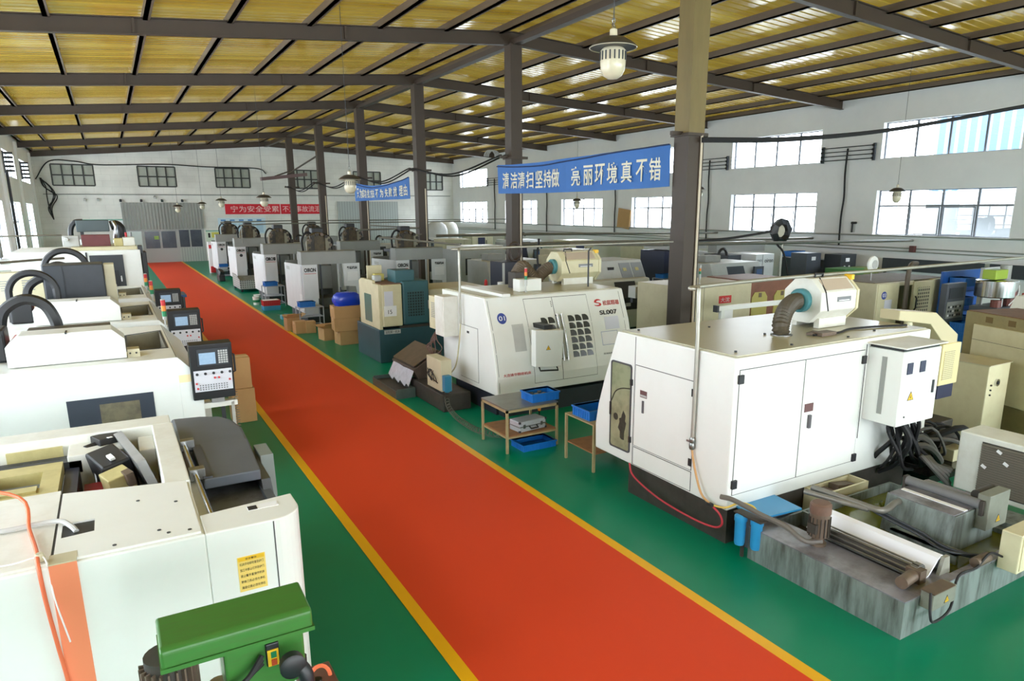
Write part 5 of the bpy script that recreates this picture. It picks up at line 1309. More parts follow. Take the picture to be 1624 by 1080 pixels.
ob('tank', M(O).box(.08, 22.2, 2.80, .3, 22.7, 3.0), YG, CB, bev=.02); ob('roof_unit', M(O).box(.3, 22.2, 2.80, .58, 22.8, 3.02), WHITE2, CB, bev=.01)
gb = ob('grey_duct', M(O).box(-.78, 23.4, 3.16, .02, 23.9, 3.48), mat('slate_green', s2l(70, 82, 84), .45), CB, bev=.02); ob('duct_legs', M(O).box(-.7, 23.5, 2.8, -.62, 23.8, 3.16), CHARC, gb)
ob('black_bend', M(O).tube(smooth_path([(.05, 23.6, 3.32), (.2, 23.6, 3.34), (.3, 23.6, 3.2), (.28, 23.6, 2.85)], 20), .13, 10), BLACK, CB, smooth=True)
ob('silver_elbow', M(O).tube([(.12, 23.3, 3.45), (.18, 23.25, 3.3), (.12, 23.3, 2.85)], .05, 8), CHROME, CB, smooth=True)
ob('roof_arch', M(O).tube(smooth_path([(-.92, 23.5, 2.8), (-.92, 23.5, 3.2), (-.8, 23.5, 3.42), (-.6, 23.5, 3.45)], 20), .07, 6), BLACK, CB)
ob('pump_cluster', M(O).box(-1.1, 22.4, 2.8, -.72, 22.8, 3.08).cyl((-1.0, 22.4, 3.0), (-1.0, 22.2, 3.0), .06, n=10), LGREY, CB, bev=.015)
for i, (x, c) in enumerate(((.50, RED), (.62, GREENP))):
    ob('valve', M(O).cyl((x-.1, 22.9, 2.8), (x-.1, 22.9, 3.14), .03, n=8), c if i == 0 else STEEL, CB)
# blue topped bench by the aisle beyond the stack lights
bb = thing('blue_bench', 'blue topped bench end poking into the aisle beyond the stack lights', 'bench', (1.3, 23.2, 0))
ob('bench_top', M().box(-.45, -.5, 1.25, .45, .5, 1.32), mat('bench_blue', s2l(44, 92, 160), .4), bb); ob('cabinet', M().box(-.4, -.45, 0, .4, .45, 1.25), mat('slate_green', s2l(70, 82, 84), .45), bb)
# cartons beside the lit control panel
carton((1.72, 13.1, 0), .40, .42, .62, 'lower taped carton beside the lit control panel', group='cartons beside the control panel')
carton((1.70, 13.12, .622), .38, .40, .55, 'upper taped carton beside the lit control panel', group='cartons beside the control panel')
# machines further along the window wall, mostly hidden
for i, y in enumerate((27.0, 33.0, 39.0)):
    g = thing('machine_cabin', ['white cabin behind the dark-doored one, nearest its back', 'white cabin midway to the grey shutter wall', 'white cabin closest to the grey shutter wall'][i], 'machine', (-2.2, y, 0))
    ob('cabin', M().box(-1.5, 0, .2, 1.6, 2.6, 1.95), WHITE, g, bev=.015); ob('base', M().box(-1.4, .1, 0, 1.5, 2.5, .2), DGREY, g); ob('door', M().box(-.6, -.02, .7, .6, 0, 1.8), CHARC, g)
ww = thing('wall_cabinet', 'white cabinet against the corner by the first shutter', 'cabinet', (-1.5, 56.5, 0))
ob('body', M().box(-1.2, 0, 0, 1.2, .8, 1.9), WHITE, ww, bev=.02); ob('door', M().box(-.05, -.02, .1, 1.15, 0, 1.8), WHITE2, ww)
sb = thing('switch_box', 'grey electrical box on the window wall pilaster', 'box', (-3.86, 33.5, 2.0)); ob('box', M().box(0, -.3, 0, .22, .3, .8), MGREY, sb, bev=.01); ob('conduit', M().cyl((.1, 0, .8), (.1, 0, 4.5), .03, n=8), MGREY, sb)

# ------------------------------------------------------------------ drill press in front of the striped machine
O = (.3, 3.2, 0)
DP = thing('drill_press', 'green pillar drill press standing before the orange-striped machine', 'drill press', O)
ob('pulley_cover', M(O).prism([(3.08, 1.755), (3.36, 1.755), (3.375, 1.82), (3.35, 1.868), (3.10, 1.855), (3.08, 1.838)][::-1], 'x', -.03, .62), DRILLG, DP, bev=.018, seg=3)
ob('cover_rim', M(O).prism([(3.07, 1.745), (3.38, 1.745), (3.38, 1.765), (3.07, 1.765)], 'x', -.035, .625), DRILLG, DP)
ob('head_casting', M(O).prism([(.22, 1.76), (.58, 1.76), (.58, 1.52), (.54, 1.47), (.34, 1.43), (.26, 1.36), (.22, 1.36)], 'y', 3.12, 3.34), DRILLG, DP, bev=.012)
ob('dark_label', M(O).box(.31, 3.115, 1.30, .42, 3.121, 1.5), PAPER, DP)
sw_ = ob('switch', M(O).box(.40, 3.10, 1.60, .46, 3.12, 1.72), BLACK, DP, bev=.006)
ob('switch_plate', M(O).box(.405, 3.095, 1.605, .455, 3.10, 1.69), YELLOW, sw_)
ob('start_button', M(O).box(.42, 3.09, 1.65, .445, 3.095, 1.68), GREENP, sw_); ob('stop_button', M(O).box(.42, 3.09, 1.61, .445, 3.095, 1.64), mat('stop_red', s2l(200, 74, 40), .4), sw_)
mo = ob('motor', M(O).cyl((.0, 3.24, 1.38), (.0, 3.24, 1.74), .10, n=20), GRIME, DP, smooth=True)
for k in range(12):
    a = PI+PI*k/11-.2
    ob('motor_fin', M(O).rbox((.0+.11*math.cos(a), 3.24+.11*math.sin(a), 1.56), .025, .008, .28, (0, 0, a)), BROWNST, mo)
ob('motor_box', M(O).box(-.07, 3.08, 1.42, .05, 3.15, 1.56), GRIME, mo)
lm = ob('work_lamp', M(O).tube(smooth_path([(.50, 3.0, 1.66), (.52, 3.0, 1.64), (.55, 2.98, 1.58), (.55, 2.98, 1.45)], 16), .035, 10), BLACK, DP, smooth=True)
ob('lamp_bell', M(O).lathe([(.03, .02), (.055, -.0), (.06, -.05), (.045, -.06), (0, -.06)], (.495, 3.02, 1.65), 'y', 18), BLACK, lm, smooth=True)
ob('lamp_ring', M(O).cyl((.55, 2.98, 1.52), (.55, 2.98, 1.53), .038, n=12), CHROME, lm)
for k in range(3):
    ob('motor_cable', M(O).tube(smooth_path([(.08, 3.1, 1.35+.03*k), (.2, 3.06, 1.50+.03*k), (.3, 3.06, 1.60), (.38, 3.09, 1.64+.02*k)], 20), .012, 6), RUBBER, DP, smooth=True)
ob('pillar', M(O).cyl((.2, 3.26, .1), (.2, 3.26, 1.5), .05, n=16), STEEL, DP, smooth=True)
ob('quill', M(O).cyl((.44, 3.2, 1.2), (.44, 3.2, 1.48), .04, n=14).cyl((.44, 3.2, 1.05), (.44, 3.2, 1.2), .025, n=12), STEEL, DP, smooth=True)
ob('table', M(O).box(.12, 3.02, .8, .62, 3.42, .86), GRIME, DP, bev=.01)
ob('foot', M(O).box(-.02, 2.95, 0, .58, 3.5, .1), DRILLG, DP, bev=.02)
for a in (0.3, 2.4, 4.5):
    ob('feed_lever', M(O).cyl((.6, 3.22, 1.32), (.62, 3.22+.2*math.cos(a), 1.32+.2*math.sin(a)), .01, n=8).lathe([(.02, -.02), (.02, .02)], (.62, 3.22+.2*math.cos(a), 1.32+.2*math.sin(a)), n=8), BLACK, DP)
st = thing('hose_reel', 'brown reel stand with orange cable beside the drill press', 'reel', (.72, 3.66, 0))
ob('stand', M().box(-.08, -.08, 0, .12, .14, 1.05), mat('brown_stand', s2l(92, 62, 48), .55, noise=.4), st, bev=.01); ob('cable_loop', M().tube([(.03+.06*math.cos(a*PI/10), 0, 1.04+.09*math.sin(a*PI/10)) for a in range(11)], .012, 6), ORANGEC, st, smooth=True)
# ------------------------------------------------------------------ machines behind the big lathe, towards the right wall
# beige end box on the floor behind the hung cabinet
O = (11.75, 5.45, 0)
t = thing('beige_cabinet', 'plain beige floor cabinet with round dial behind the hung electrical cabinet', 'cabinet', O)
ob('body', M(O).box(11.75, 5.5, 0, 12.4, 7.6, 1.27), CREAM, t, bev=.012)
ob('top_sheet', M(O).box(11.73, 5.48, 1.27, 12.42, 7.62, 1.285), BEIGE, t)
dl = ob('dial', M(O).lathe([(.06, -.03), (.06, 0)], (12.02, 5.5, .98), 'y', 16), CHROME, t, smooth=True); ob('dial_centre', M(O).lathe([(.03, -.04), (.03, -.03)], (12.02, 5.5, .98), 'y', 12), BLACK, dl)
for k in range(3): ob('switch', M(O).lathe([(.015, -.02), (.015, 0)], (11.86, 5.5, .95-.08*k), 'y', 8), BLACK, t)
# swing-arm pendant
O = (10.8, 5.7, 0)
t = thing('control_pendant', 'beige swing-arm console with mesh back behind the hung electrical cabinet', 'console', O)
ob('arm', M(O).prism([(9.40, 2.32), (10.32, 2.22), (10.98, 1.84), (10.98, 1.66), (10.60, 1.74), (10.20, 2.06), (9.40, 2.18)], 'y', 5.65, 5.95), mat('beige_arm', s2l(206, 194, 158), .45), t, bev=.01)
ob('console_back', M(O).box(10.56, 5.62, 1.08, 11.06, 5.98, 1.72), mat('pale_yellow_console', s2l(232, 218, 164), .45), t, bev=.01)
ob('mesh_panel', M(O).box(10.62, 5.612, 1.16, 10.90, 5.62, 1.62), mesh_mat('console_mesh', s2l(150, 136, 104), s2l(232, 222, 176), 'XZ', .03, .62), t)
ob('lower_box', M(O).box(10.60, 5.64, .86, 11.02, 5.95, 1.08), NAVY, t, bev=.01)
ob('arm_post', M(O).cyl((9.88, 5.8, 0), (9.88, 5.8, 2.2), .06, n=12), CREAM, t, smooth=True)
# tall cabinet with cream front
t = thing('beige_cabinet', 'tall olive and cream cabinet with two small vents at the far end of the tank', 'cabinet', (13.05, 6.35, 0), R(-18))
ob('body', M().box(0, -1.5, 0, 1.1, .35, 1.92), mat('olive_beige', s2l(150, 138, 96), .5, noise=.3), t, bev=.012)
f = ob('front_panel', M().box(-.06, -1.5, .45, 0, .1, 1.72), CREAM, t, bev=.008)
ob('panel_line', M().box(-.063, -1.5, 1.45, -.06, .1, 1.455), SEAM, f); ob('plate', M().box(-.066, -.6, 1.0, -.06, -.35, 1.05), LGREY, f)
for y in (-.15, -.6): ob('vent', M().box(-.006, y-.07, 1.77, 0, y+.07, 1.87), mat('vent_brown', s2l(112, 92, 52), .6), t)
ob('rusty_top', M().box(.02, -1.48, 1.92, 1.08, .33, 1.93), mat('rust_top', s2l(128, 92, 66), .6, noise=.5), t)
t = thing('beige_machine', 'low cream machine with motor cluster beyond the beige floor cabinet', 'machine', (12.9, 4.0, 0))
ob('bed', M().box(-.6, -1.2, 0, 1.2, .7, .75), CREAM, t, bev=.015); ob('motor', M().cyl((-.3, .2, .83), (-.3, .6, .83), .08, n=12), BLUEF, t, smooth=True)
m = M(); random.seed(12)
for i in range(9): m.tube(smooth_path([(-.7+random.random()*.3, random.random()*.6, .1), (-.8+random.random()*.3, random.random()*.5, .35), (-.65, random.random()*.5, .6)], 10), .02, 6)
ob('hoses', m, RUBBER, t, smooth=True)
# beige panel machine with red-brown open cabinet
O = (12.5, 12, 0)
t = thing('beige_machine', 'wide beige machine back with red badge beside a red-brown open cabinet', 'machine', O)
ob('back_panel', M(O).box(11.25, 12.0, .1, 13.55, 13.6, 1.96), BEIGE, t, bev=.015)
ob('panel_seam', M(O).box(11.95, 11.996, .2, 11.957, 12.0, 1.9), SEAM, t)
bg_ = ob('red_badge', M(O).box(12.45, 11.99, 1.50, 12.86, 12.0, 1.68), INKRED, t); writing('badge_mark', '大沈', .1, face_y(12.5-O[0], 11.989-O[1], 1.53), LGREY, bg_, width=.3, height=.11)
ob('notice', M(O).box(12.6, 11.995, 1.0, 12.95, 12.0, 1.32), PAPER, t); ob('notice', M(O).box(11.45, 11.995, .98, 11.7, 12.0, 1.24), mat('pale_notice', s2l(214, 216, 228), .7), t)
rb = ob('open_cabinet', M(O).box(13.6, 12.1, .1, 15.2, 13.6, 1.98), mat('red_brown_cabinet', s2l(128, 84, 66), .55, noise=.5, nscale=3), t, bev=.02)
for x in (13.68, 14.5): 
    w = ob('olive_window', M(O).prism([(x, 1.0), (x+.56, 1.0), (x+.56, 1.55), (x+.46, 1.68), (x+.1, 1.68), (x, 1.55)], 'y', 12.08, 12.1), mat('olive_window', s2l(176, 166, 96), .35), rb); ob('window_latch', M(O).box(x+.24, 12.07, 1.55, x+.34, 12.08, 1.66), BROWNST, w)
ob('pedestal', M(O).box(11.3, 12.05, 0, 15.1, 13.5, .1), CHARC, t)
signal_tower((12.08, 12.3, 1.965), 'slim stack light with green and amber bands behind the ribbed duct', cols=(LGREY, AMBER, GREENP, LGREY), seg=.07)
pg = thing('guide_rail', 'white square tube on a post behind the lathe roof, beside the stack light', 'rail', (11.0, 10.5, 0))
ob('tube', M((11, 10.5, 0)).box(10.85, 10.46, 1.62, 13.1, 10.54, 1.72), WHITE, pg, bev=.006); ob('post', M((11, 10.5, 0)).box(10.95, 10.46, 0, 11.05, 10.54, 1.62), WHITE, pg); ob('end_cap', M((11, 10.5, 0)).box(10.80, 10.44, 1.60, 10.86, 10.56, 1.74), CHARC, pg)
ob('post', M((11, 10.5, 0)).box(12.95, 10.46, 0, 13.05, 10.54, 1.62), WHITE, pg)
# beige lathe with lattice door
O = (17.5, 10.4, 0)
t = thing('beige_lathe', 'beige lathe with lattice window door and dark open middle', 'machine', O)
ob('left_housing', M(O).box(16.2, 10.4, .1, 17.15, 12.2, 1.9), BEIGE, t, bev=.015)
ob('left_front', M(O).box(16.24, 10.385, .5, 17.10, 10.4, 1.88), CREAM, t)
bd = ob('number_badge', M(O).lathe([(.0, -.01), (.1, -.01), (.1, 0)], (16.50, 10.385, 1.60), 'y', 18), mat('badge_blue', s2l(54, 72, 150), .4), t)
writing('badge_number', '03', .1, face_y(16.43-O[0], 10.374-O[1], 1.56), PAPER, bd, width=.14, height=.09)
sp = ob('side_mark', M(O).box(16.19, 10.95, 1.42, 16.2, 11.12, 1.52), INK, t)
ob('notice', M(O).box(16.55, 10.38, 1.12, 16.85, 10.385, 1.48), mat('pale_notice', s2l(214, 216, 228), .7), t)
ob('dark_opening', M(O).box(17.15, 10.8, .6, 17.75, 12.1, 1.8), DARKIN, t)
ob('opening_header', M(O).box(17.1, 10.42, 1.8, 17.8, 12.2, 1.9), BEIGE, t)
d = ob('lattice_door', M(O).box(17.75, 10.38, .7, 18.60, 10.44, 1.88), CREAM, t, bev=.008)
ob('lattice', M(O).box(17.92, 10.37, 1.02, 18.48, 10.38, 1.72), mesh_mat('lattice_window', s2l(84, 82, 70), s2l(204, 198, 166), 'XZ', .09, .62), d)
ob('handle', M(O).tube([(17.83, 10.36, 1.15), (17.80, 10.31, 1.2), (17.80, 10.31, 1.45), (17.83, 10.36, 1.5)], .02, 6), BLACK, d)
ob('right_housing', M(O).box(18.62, 10.39, .1, 19.4, 12.2, 1.9), CREAM, t, bev=.03)
ob('bed', M(O).box(16.3, 10.6, .1, 19.3, 12.0, .6), CHARC, t); ob('plinth', M(O).box(16.3, 10.6, 0, 19.3, 12.0, .1), CHARC, t)
ob('dusty_top', M(O).box(16.25, 10.5, 1.9, 19.35, 12.15, 1.915), mat('dusty_brown_top', s2l(112, 98, 78), .7, noise=.5), t)
ob('black_post', M(O).tube(smooth_path([(17.12, 10.2, .2), (17.12, 10.2, 1.8), (17.14, 10.2, 2.2), (17.3, 10.25, 2.35), (17.6, 10.3, 2.36)], 30), .06, 8), mat('post_brown', s2l(88, 78, 66), .5), t, smooth=True)
fn = thing('wall_fan', 'round white disc lamp standing over the beige lathe with the lattice door', 'lamp', (16.7, 10.9, 1.916))
ob('disc', M().lathe([(0, -.04), (.12, -.05), (.2, -.02), (.21, .02), (0, .03)], (0, 0, .42), 'y', 24), WHITE, fn, smooth=True); ob('ring', M().lathe([(.09, -.06), (.11, -.06), (.11, -.04)], (0, 0, .42), 'y', 20), LGREY, fn); ob('stem', M().cyl((0, .02, 0), (0, .02, .3), .015, n=8), STEEL, fn)
# CNC console and blue racks beyond it
t = thing('operator_console', 'dark grey operator console with buttons before blue crate racks', 'console', (17.0, 9.05, 0))
ob('cabinet', M().box(-.15, 0, .5, .68, .16, 1.98), DGREY, t, bev=.015); s_ = ob('screen', M().box(-.05, -.01, 1.62, .55, 0, 1.88), CHARC, t); 
kb = ob('key_panel', M().box(-.1, -.012, 1.15, .6, 0, 1.55), MGREY, t)
for r in range(3):
    for c in range(6): ob('button', M().box(-.05+c*.1, -.02, 1.2+r*.1, -.0+c*.1, -.012, 1.25+r*.1), BLACK if (r+c) % 3 else PAPER, kb)
ob('pedestal', M().box(.0, .02, 0, .5, .15, .5), CHARC, t)
rk = thing('blue_rack', 'bright blue rack panel standing behind the operator console', 'rack', (20.1, 9.9, 0))
ob('upright', M().box(-1.4, .3, 0, 1.0, .36, 2.1), mat('rack_blue', s2l(30, 88, 170), .45), rk)
for k in range(4): ob('shelf', M().box(-1.4, -.2, .1+.5*k, 1.0, .3, .13+.5*k), mat('rack_blue', s2l(30, 88, 170), .45), rk)
for k in range(4):
    crate('plastic_crate', (19.2, 9.95, .232+.5*k), .5, .4, .22, ['blue crate on the bottom shelf of the blue rack', 'blue crate on the second shelf of the blue rack', 'blue crate on the third shelf of the blue rack', 'blue crate on the top shelf of the blue rack'][k], group='blue crates on the blue rack')
for k in range(5):
    crate('plastic_crate', (17.15, 8.72, .221*k), .5, .4, .22, ['lowest blue crate of the tower', 'second blue crate up of the tower', 'middle blue crate of the tower', 'fourth blue crate up of the tower', 'topmost blue crate of the tower'][k]+' in front of the operator console', group='tower of blue crates by the operator console')
for k in range(4):
    crate('plastic_crate', (17.75, 8.72, .221*k), .5, .4, .22, ['lowest blue crate of the shorter tower', 'second blue crate up of the shorter tower', 'third blue crate up of the shorter tower', 'topmost blue crate of the shorter tower'][k]+' in front of the operator console', group='shorter tower of blue crates by the operator console')
gw = thing('grinding_wheel', 'white panel with dark grinding wheel beside the yellow-green motor', 'grinder', (19.0, 8.85, 0))
ob('panel', M().box(-.1, .45, 0, .9, .55, 2.25), LGREY, gw); ob('wheel', M().lathe([(.06, -.04), (.2, -.04), (.22, 0), (.2, .04), (.06, .04)], (.4, .40, 1.98), 'y', 20), GRIME, gw, smooth=True)
# yellow-green tapping machine with chrome drum
t = thing('tapping_machine', 'yellow-green drilling head with bright steel drum on a stand', 'drill', (17.7, 8.4, 0))
ob('stand', M().box(-.5, -.3, 0, .5, .3, 1.5), DGREY, t, bev=.01); ob('drum', M().lathe([(.42, 1.70), (.44, 1.72), (.44, 2.08), (.40, 2.10), (0, 2.10)], (0, 0, 0), n=24), CHROME, t, smooth=True)
for k in range(3): ob('leg', M().cyl((.3*math.cos(2*PI*k/3), .25*math.sin(2*PI*k/3), 1.5), (.3*math.cos(2*PI*k/3), .25*math.sin(2*PI*k/3), 1.72), .03, n=8), STEEL, t)
ob('head', M().box(-.42, -.15, 2.12, .12, .15, 2.34), mat('lime_paint', s2l(150, 176, 52), .4), t, bev=.02); ob('motor', M().cyl((.3, 0, 2.05), (.3, 0, 2.42), .12, n=14), MGREY, t, smooth=True)
ob('column', M().cyl((.46, 0, 1.5), (.46, 0, 2.3), .04, n=10), STEEL, t); ob('hose', M().tube(smooth_path([(.1, -.4, 2.1), (.05, -.45, 1.8), (-.2, -.4, 1.55)], 14), .012, 6), PAPER, t); [ob('pump', M().cyl((x, -.2, 1.5), (x, -.2, h_), .11, n=10), mat('pump_red_brown', s2l(122, 72, 66), .5), t) for x, h_ in ((-.35, 1.66), (.2, 1.69))]
rbx = thing('red_toolbox', 'red toolbox with black handle on a dark stand at the frame edge', 'toolbox', (18.1, 7.9, 0))
ob('box', M().box(.15, -.4, 1.55, .75, .2, 1.78), mat('pink_red', s2l(206, 104, 96), .5), rbx, bev=.01); ob('handle', M().tube([(.3, 0, 1.78), (.35, 0, 1.9), (.55, 0, 1.9), (.6, 0, 1.78)], .03, 6), BLACK, rbx); ob('stand', M().box(.15, -.4, 0, .2, .2, 1.5).box(.15, -.4, 1.5, .75, .2, 1.55), BLACK, rbx)
ws = thing('white_hood', 'white slanted sheet hood at the frame edge below the red toolbox', 'hood', (15.6, 6.6, 0))
ob('hood', M().prism([(-.6, .6), (.9, .6), (.9, 1.95), (.4, 1.95)], 'y', -.6, .6), WHITE, ws); ob('base', M().box(-.5, -.55, 0, .85, .55, .6), LGREY, ws)
# grey slant-bed lathe seen past the red logo
O = (12.7, 16, 0)
t = thing('grey_lathe', 'pale grey slant-bed lathe with black door behind the red logo lathe', 'machine', O)
ob('top_housing', M(O).prism([(16.4, 1.7), (16.7, 2.24), (18.0, 2.24), (18.0, .3), (16.4, .3)], 'x', 11.4, 13.9), LGREY, t, bev=.02)
ob('emblem', M(O).box(12.55, 16.52, 1.98, 12.75, 16.56, 2.06), INK, t)
for x in (13.0, 13.46): pn_ = ob('rear_door', M(O).rbox((x+.2, 16.53, 1.95), .4, .02, .48, (-.51, 0, 0)), mat('door_grey', s2l(142, 146, 150), .5), t); ob('door_label', M(O).rbox((x+.15, 16.515, 1.98), .12, .01, .1, (-.51, 0, 0)), YG, pn_)
ob('front_housing', M(O).prism([(16.0, .7), (16.0, 1.2), (16.2, 1.72), (16.6, 1.76), (16.6, .3), (16.05, .3)], 'x', 11.4, 13.85), mat('warm_white', s2l(206, 206, 196), .4), t, bev=.02)
d = ob('black_door', M(O).prism([(15.98, .85), (15.98, 1.2), (16.16, 1.66), (16.2, 1.66), (16.04, 1.2), (16.04, .85)], 'x', 12.5, 13.25), BLACK, t); ob('door_label', M(O).box(12.8, 15.97, .95, 12.98, 15.98, 1.05), LGREY, d)
ob('base', M(O).box(11.5, 16.15, 0, 13.8, 17.9, .7), mat('navy_machine_base', s2l(44, 46, 56), .5, noise=.4), t)
# pillar-side boxes with blue crate
t = thing('junction_cabinet', 'narrow white cabinet with hung papers in front of the olive and brown column', 'cabinet', (11.9, 13.75, 0))
ob('cabinet', M().box(-.15, 0, .2, .3, .45, 1.38), WHITE2, t, bev=.01); ob('legs', M().box(-.12, .05, 0, .27, .4, .2), CHARC, t); ob('clip_board', M().box(-.05, -.05, 1.42, .18, -.03, 1.75), PAPER, t); ob('grey_box', M().box(-.5, .1, 1.5, -.1, .4, 1.8), LGREY, t, bev=.01); ob('arm', M().box(-.5, .2, 1.38, .3, .3, 1.5), CHARC, t)
# small grey-white CNC far behind, text on its panel
O = (15.2, 29.7, 0)
t = thing('grey_lathe', 'pale grey box machine with tall black slot and arrow mark', 'machine', O)
ob('cabinet', M(O).box(13.95, 29.7, .15, 16.5, 31.8, 1.9), LGREY, t, bev=.015); ob('base', M(O).box(14.0, 29.8, 0, 16.4, 31.7, .15), CHARC, t)
ob('slot', M(O).box(14.2, 29.69, .75, 14.5, 29.7, 1.52), BLACK, t); writing('model_lettering', 'CK-40', .2, face_y(15.0-O[0], 29.69-O[1], 1.58), INKGREY, t, width=.6, height=.14)
ob('white_lid', M(O).box(14.1, 30.2, 1.9, 16.5, 31.6, 2.06), WHITE, t, bev=.01); ob('side_panel', M(O).box(16.5, 29.8, 1.2, 17.6, 31.5, 1.95), NAVY, t)
# dark chain guard near the second column, olive low machine in front
O = (10.6, 18.6, 0)
t = thing('chain_guard', 'dark navy guard box with ringed brown cable chain beside the second column', 'guard', O)
ob('guard', M(O).box(10.12, 18.6, 0, 10.98, 19.4, 2.18), mat('navy_guard', s2l(38, 40, 54), .4), t, bev=.015); ob('guard_edge', M(O).box(10.12, 18.59, 1.4, 10.2, 18.6, 2.16), LGREY, t)
ob('chain_ring', M(O).tube([(10.72+.2*math.cos(a*PI/10), 18.9, 2.46+.27*math.sin(a*PI/10)) for a in range(20)], .055, 6, closed=True), mat('chain_brown', s2l(70, 58, 50), .5), t, smooth=True)
O = (9.9, 17.5, 0)
t = thing('olive_machine', 'low grey machine with olive side and lettering in front of the navy guard', 'machine', O)
ob('body', M(O).box(9.15, 17.2, .1, 10.7, 18.5, 1.52), MGREY, t, bev=.015); ob('olive_side', M(O).box(9.13, 17.25, .9, 9.15, 18.4, 1.5), mat('olive_side', s2l(110, 112, 74), .5), t); ob('plinth', M(O).box(9.2, 17.3, 0, 10.6, 18.4, .1), CHARC, t)
writing('model_lettering', 'CK6150', .2, face_y(9.95-O[0], 17.19-O[1], 1.33), INKGREY, t, width=.55, height=.1)
ob('top_dust', M(O).box(9.2, 17.25, 1.52, 10.65, 18.45, 1.53), BROWNST, t); cn = ob('red_can', M(O).lathe([(.05, 1.53), (.05, 1.68), (.02, 1.74)], (9.35, 18.2, 0), n=10), RED, t)
ob('white_pot', M(O).lathe([(.08, 1.52), (.09, 1.74)], (9.35, 17.3, 0), n=12), PAPER, t)
# white machine pair with round emblem at the right wall
O = (23.2, 20.3, 0)
t = thing('machining_centre', 'white machine with black lettering under the right-hand wall windows, beside a ring of chain', 'machine', O, 0)
t['label'] = 'white lettered machine under the wall windows, below the ring-shaped cable chain'
ob('cabinet', M(O).box(22.95, 20.2, .15, 24.05, 22.6, 1.9), WM, t, bev=.012); ob('plinth', M(O).box(23, 20.3, 0, 24.0, 22.5, .15), CHARC, t)
ob('split_line', M(O).box(23.35, 20.19, .3, 23.36, 20.2, 1.88), SEAM, t); writing('logo_lettering', 'oiron', .2, face_y(23.48-O[0], 20.19-O[1], 1.55), INK, t, width=.5, height=.16); writing('logo_lettering', 'CNC5', .1, face_y(23.02-O[0], 20.19-O[1], 1.6), INKGREY, t, width=.28, height=.08)
ob('grey_beam', M(O).box(22.4, 21.9, 1.9, 25.4, 22.4, 2.35), BEAM, t); ob('dark_gap', M(O).box(22.2, 21.0, .2, 22.94, 22.4, 1.85), DGREY, t)
O = (22.6, 22.0, 0)
t = thing('machining_centre', 'white machine with dark door window and round emblem under the wall windows', 'machine', O)
ob('front_frame', M(O).box(21.6, 23.2, .3, 22.5, 25, 2.0), WM, t, bev=.012); w = ob('door_window', M(O).box(21.72, 23.19, 1.05, 22.35, 23.2, 1.85), mat('door_glass_dark', s2l(70, 76, 82), .15), t); ob('emblem_panel', M(O).box(22.5, 23.22, .9, 23.3, 25, 1.88), WM, t)
ob('emblem', M(O).lathe([(0, -.01), (.11, -.01), (.11, 0)], (22.95, 23.22, 1.36), 'y', 16), CHARC, t); writing('logo_lettering', 'oico', .16, face_y(22.6-O[0], 23.21-O[1], 1.6), INK, t, width=.6, height=.13)
ob('dark_side', M(O).box(20.8, 23.4, .2, 21.58, 25, 1.95), NAVY, t); ob('plinth', M(O).box(21, 23.3, 0, 23.2, 24.9, .3), CHARC, t); ob('header', M(O).box(21.0, 23.4, 2.0, 23.3, 25, 2.2), LGREY, t)
tool_table(19.9, 22.1, 'table with bright blue crate right of the near column, far side', 1.1, .7, .95, 'bright blue crate behind the near column, on a table')
for nm, lab in (('table with bright blue crate right of the near column, far side', 'table with bright blue crate seen just past the near column'),):
    for o_ in COL.objects:
        if o_.get('label') == nm: o_['label'] = lab
tool_table(16.9, 19.6, 'table with blue crate seen just before the near column', 1.1, .7, .95, 'blue crate on the table between the grey lathe and near column')
# ring-shaped cable chain on a post
t = thing('chain_carrier', 'black ring-shaped cable chain on a post under the wall windows', 'cable chain', (20.6, 17.1, 0))
ob('post', M().cyl((.12, 0, 0), (.12, 0, 2.55), .045, n=10), GALV, t, smooth=True)
ob('ring', M().tube([(.0+.36*math.cos(PI*a/4+.2), 0, 2.95+.34*math.sin(PI*a/4+.2)) for a in range(8)], .15, 4, closed=True), BLACK, t)
ob('fan_disc', M().lathe([(.0, -.03), (.22, -.02), (.22, .02), (0, .03)], (0, .02, 2.95), 'y', 20), mat('cream_disc', s2l(206, 200, 180), .5), t)
# dark tall cabinets, green bench, crate, long dark board by the wall
for k, (x, y, sx, hh, mm, lab) in enumerate(((24.6, 19.0, .9, 1.95, DGREY, 'dark grey cabinet with pale tag left of the button console'), (25.7, 18.2, 1.0, 1.9, CHARC, 'charcoal console with pale buttons beside the dark grey cabinet'))):
    t = thing('tall_cabinet', lab, 'cabinet', (x, y, 0)); ob('body', M().box(0, 0, 0, sx, .8, hh), mm, t, bev=.015); ob('tag', M().box(.3, -.01, hh-.3, .55, 0, hh-.15), PAPER, t)
    if k:
        for r in range(4): ob('button', M().lathe([(.05, -.02), (.05, 0)], (.25+.15*r, 0, hh-.5-.1*(r % 2)), 'y', 10), LGREY, t)
t = thing('green_bench', 'green sheet metal bench top with two shades by the long dark board', 'bench', (25.6, 17.2, 0))
ob('bench', M().box(-1.0, 0, 0, .2, .9, 1.42), mat('bench_green', s2l(72, 124, 64), .5), t, bev=.01); ob('bench_end', M().box(.2, 0, 0, 1.2, .85, 1.40), mat('bench_olive', s2l(112, 128, 60), .5), t, bev=.01)
t = thing('grey_lathe', 'long dark grey machine behind the green bench', 'machine', (25.4, 18.9+.4, 0)); ob('body', M().box(.9, 0, 0, 1.5, 2.5, 1.6), DGREY, t, bev=.02); ob('top', M().box(1.5, 0, 0, 1.7, 1.2, 1.5), LGREY, t)
crate('plastic_crate', (25.35, 20.3, 1.75), .9, .5, .22, 'blue crate of parts on a slim post table below the wall windows')
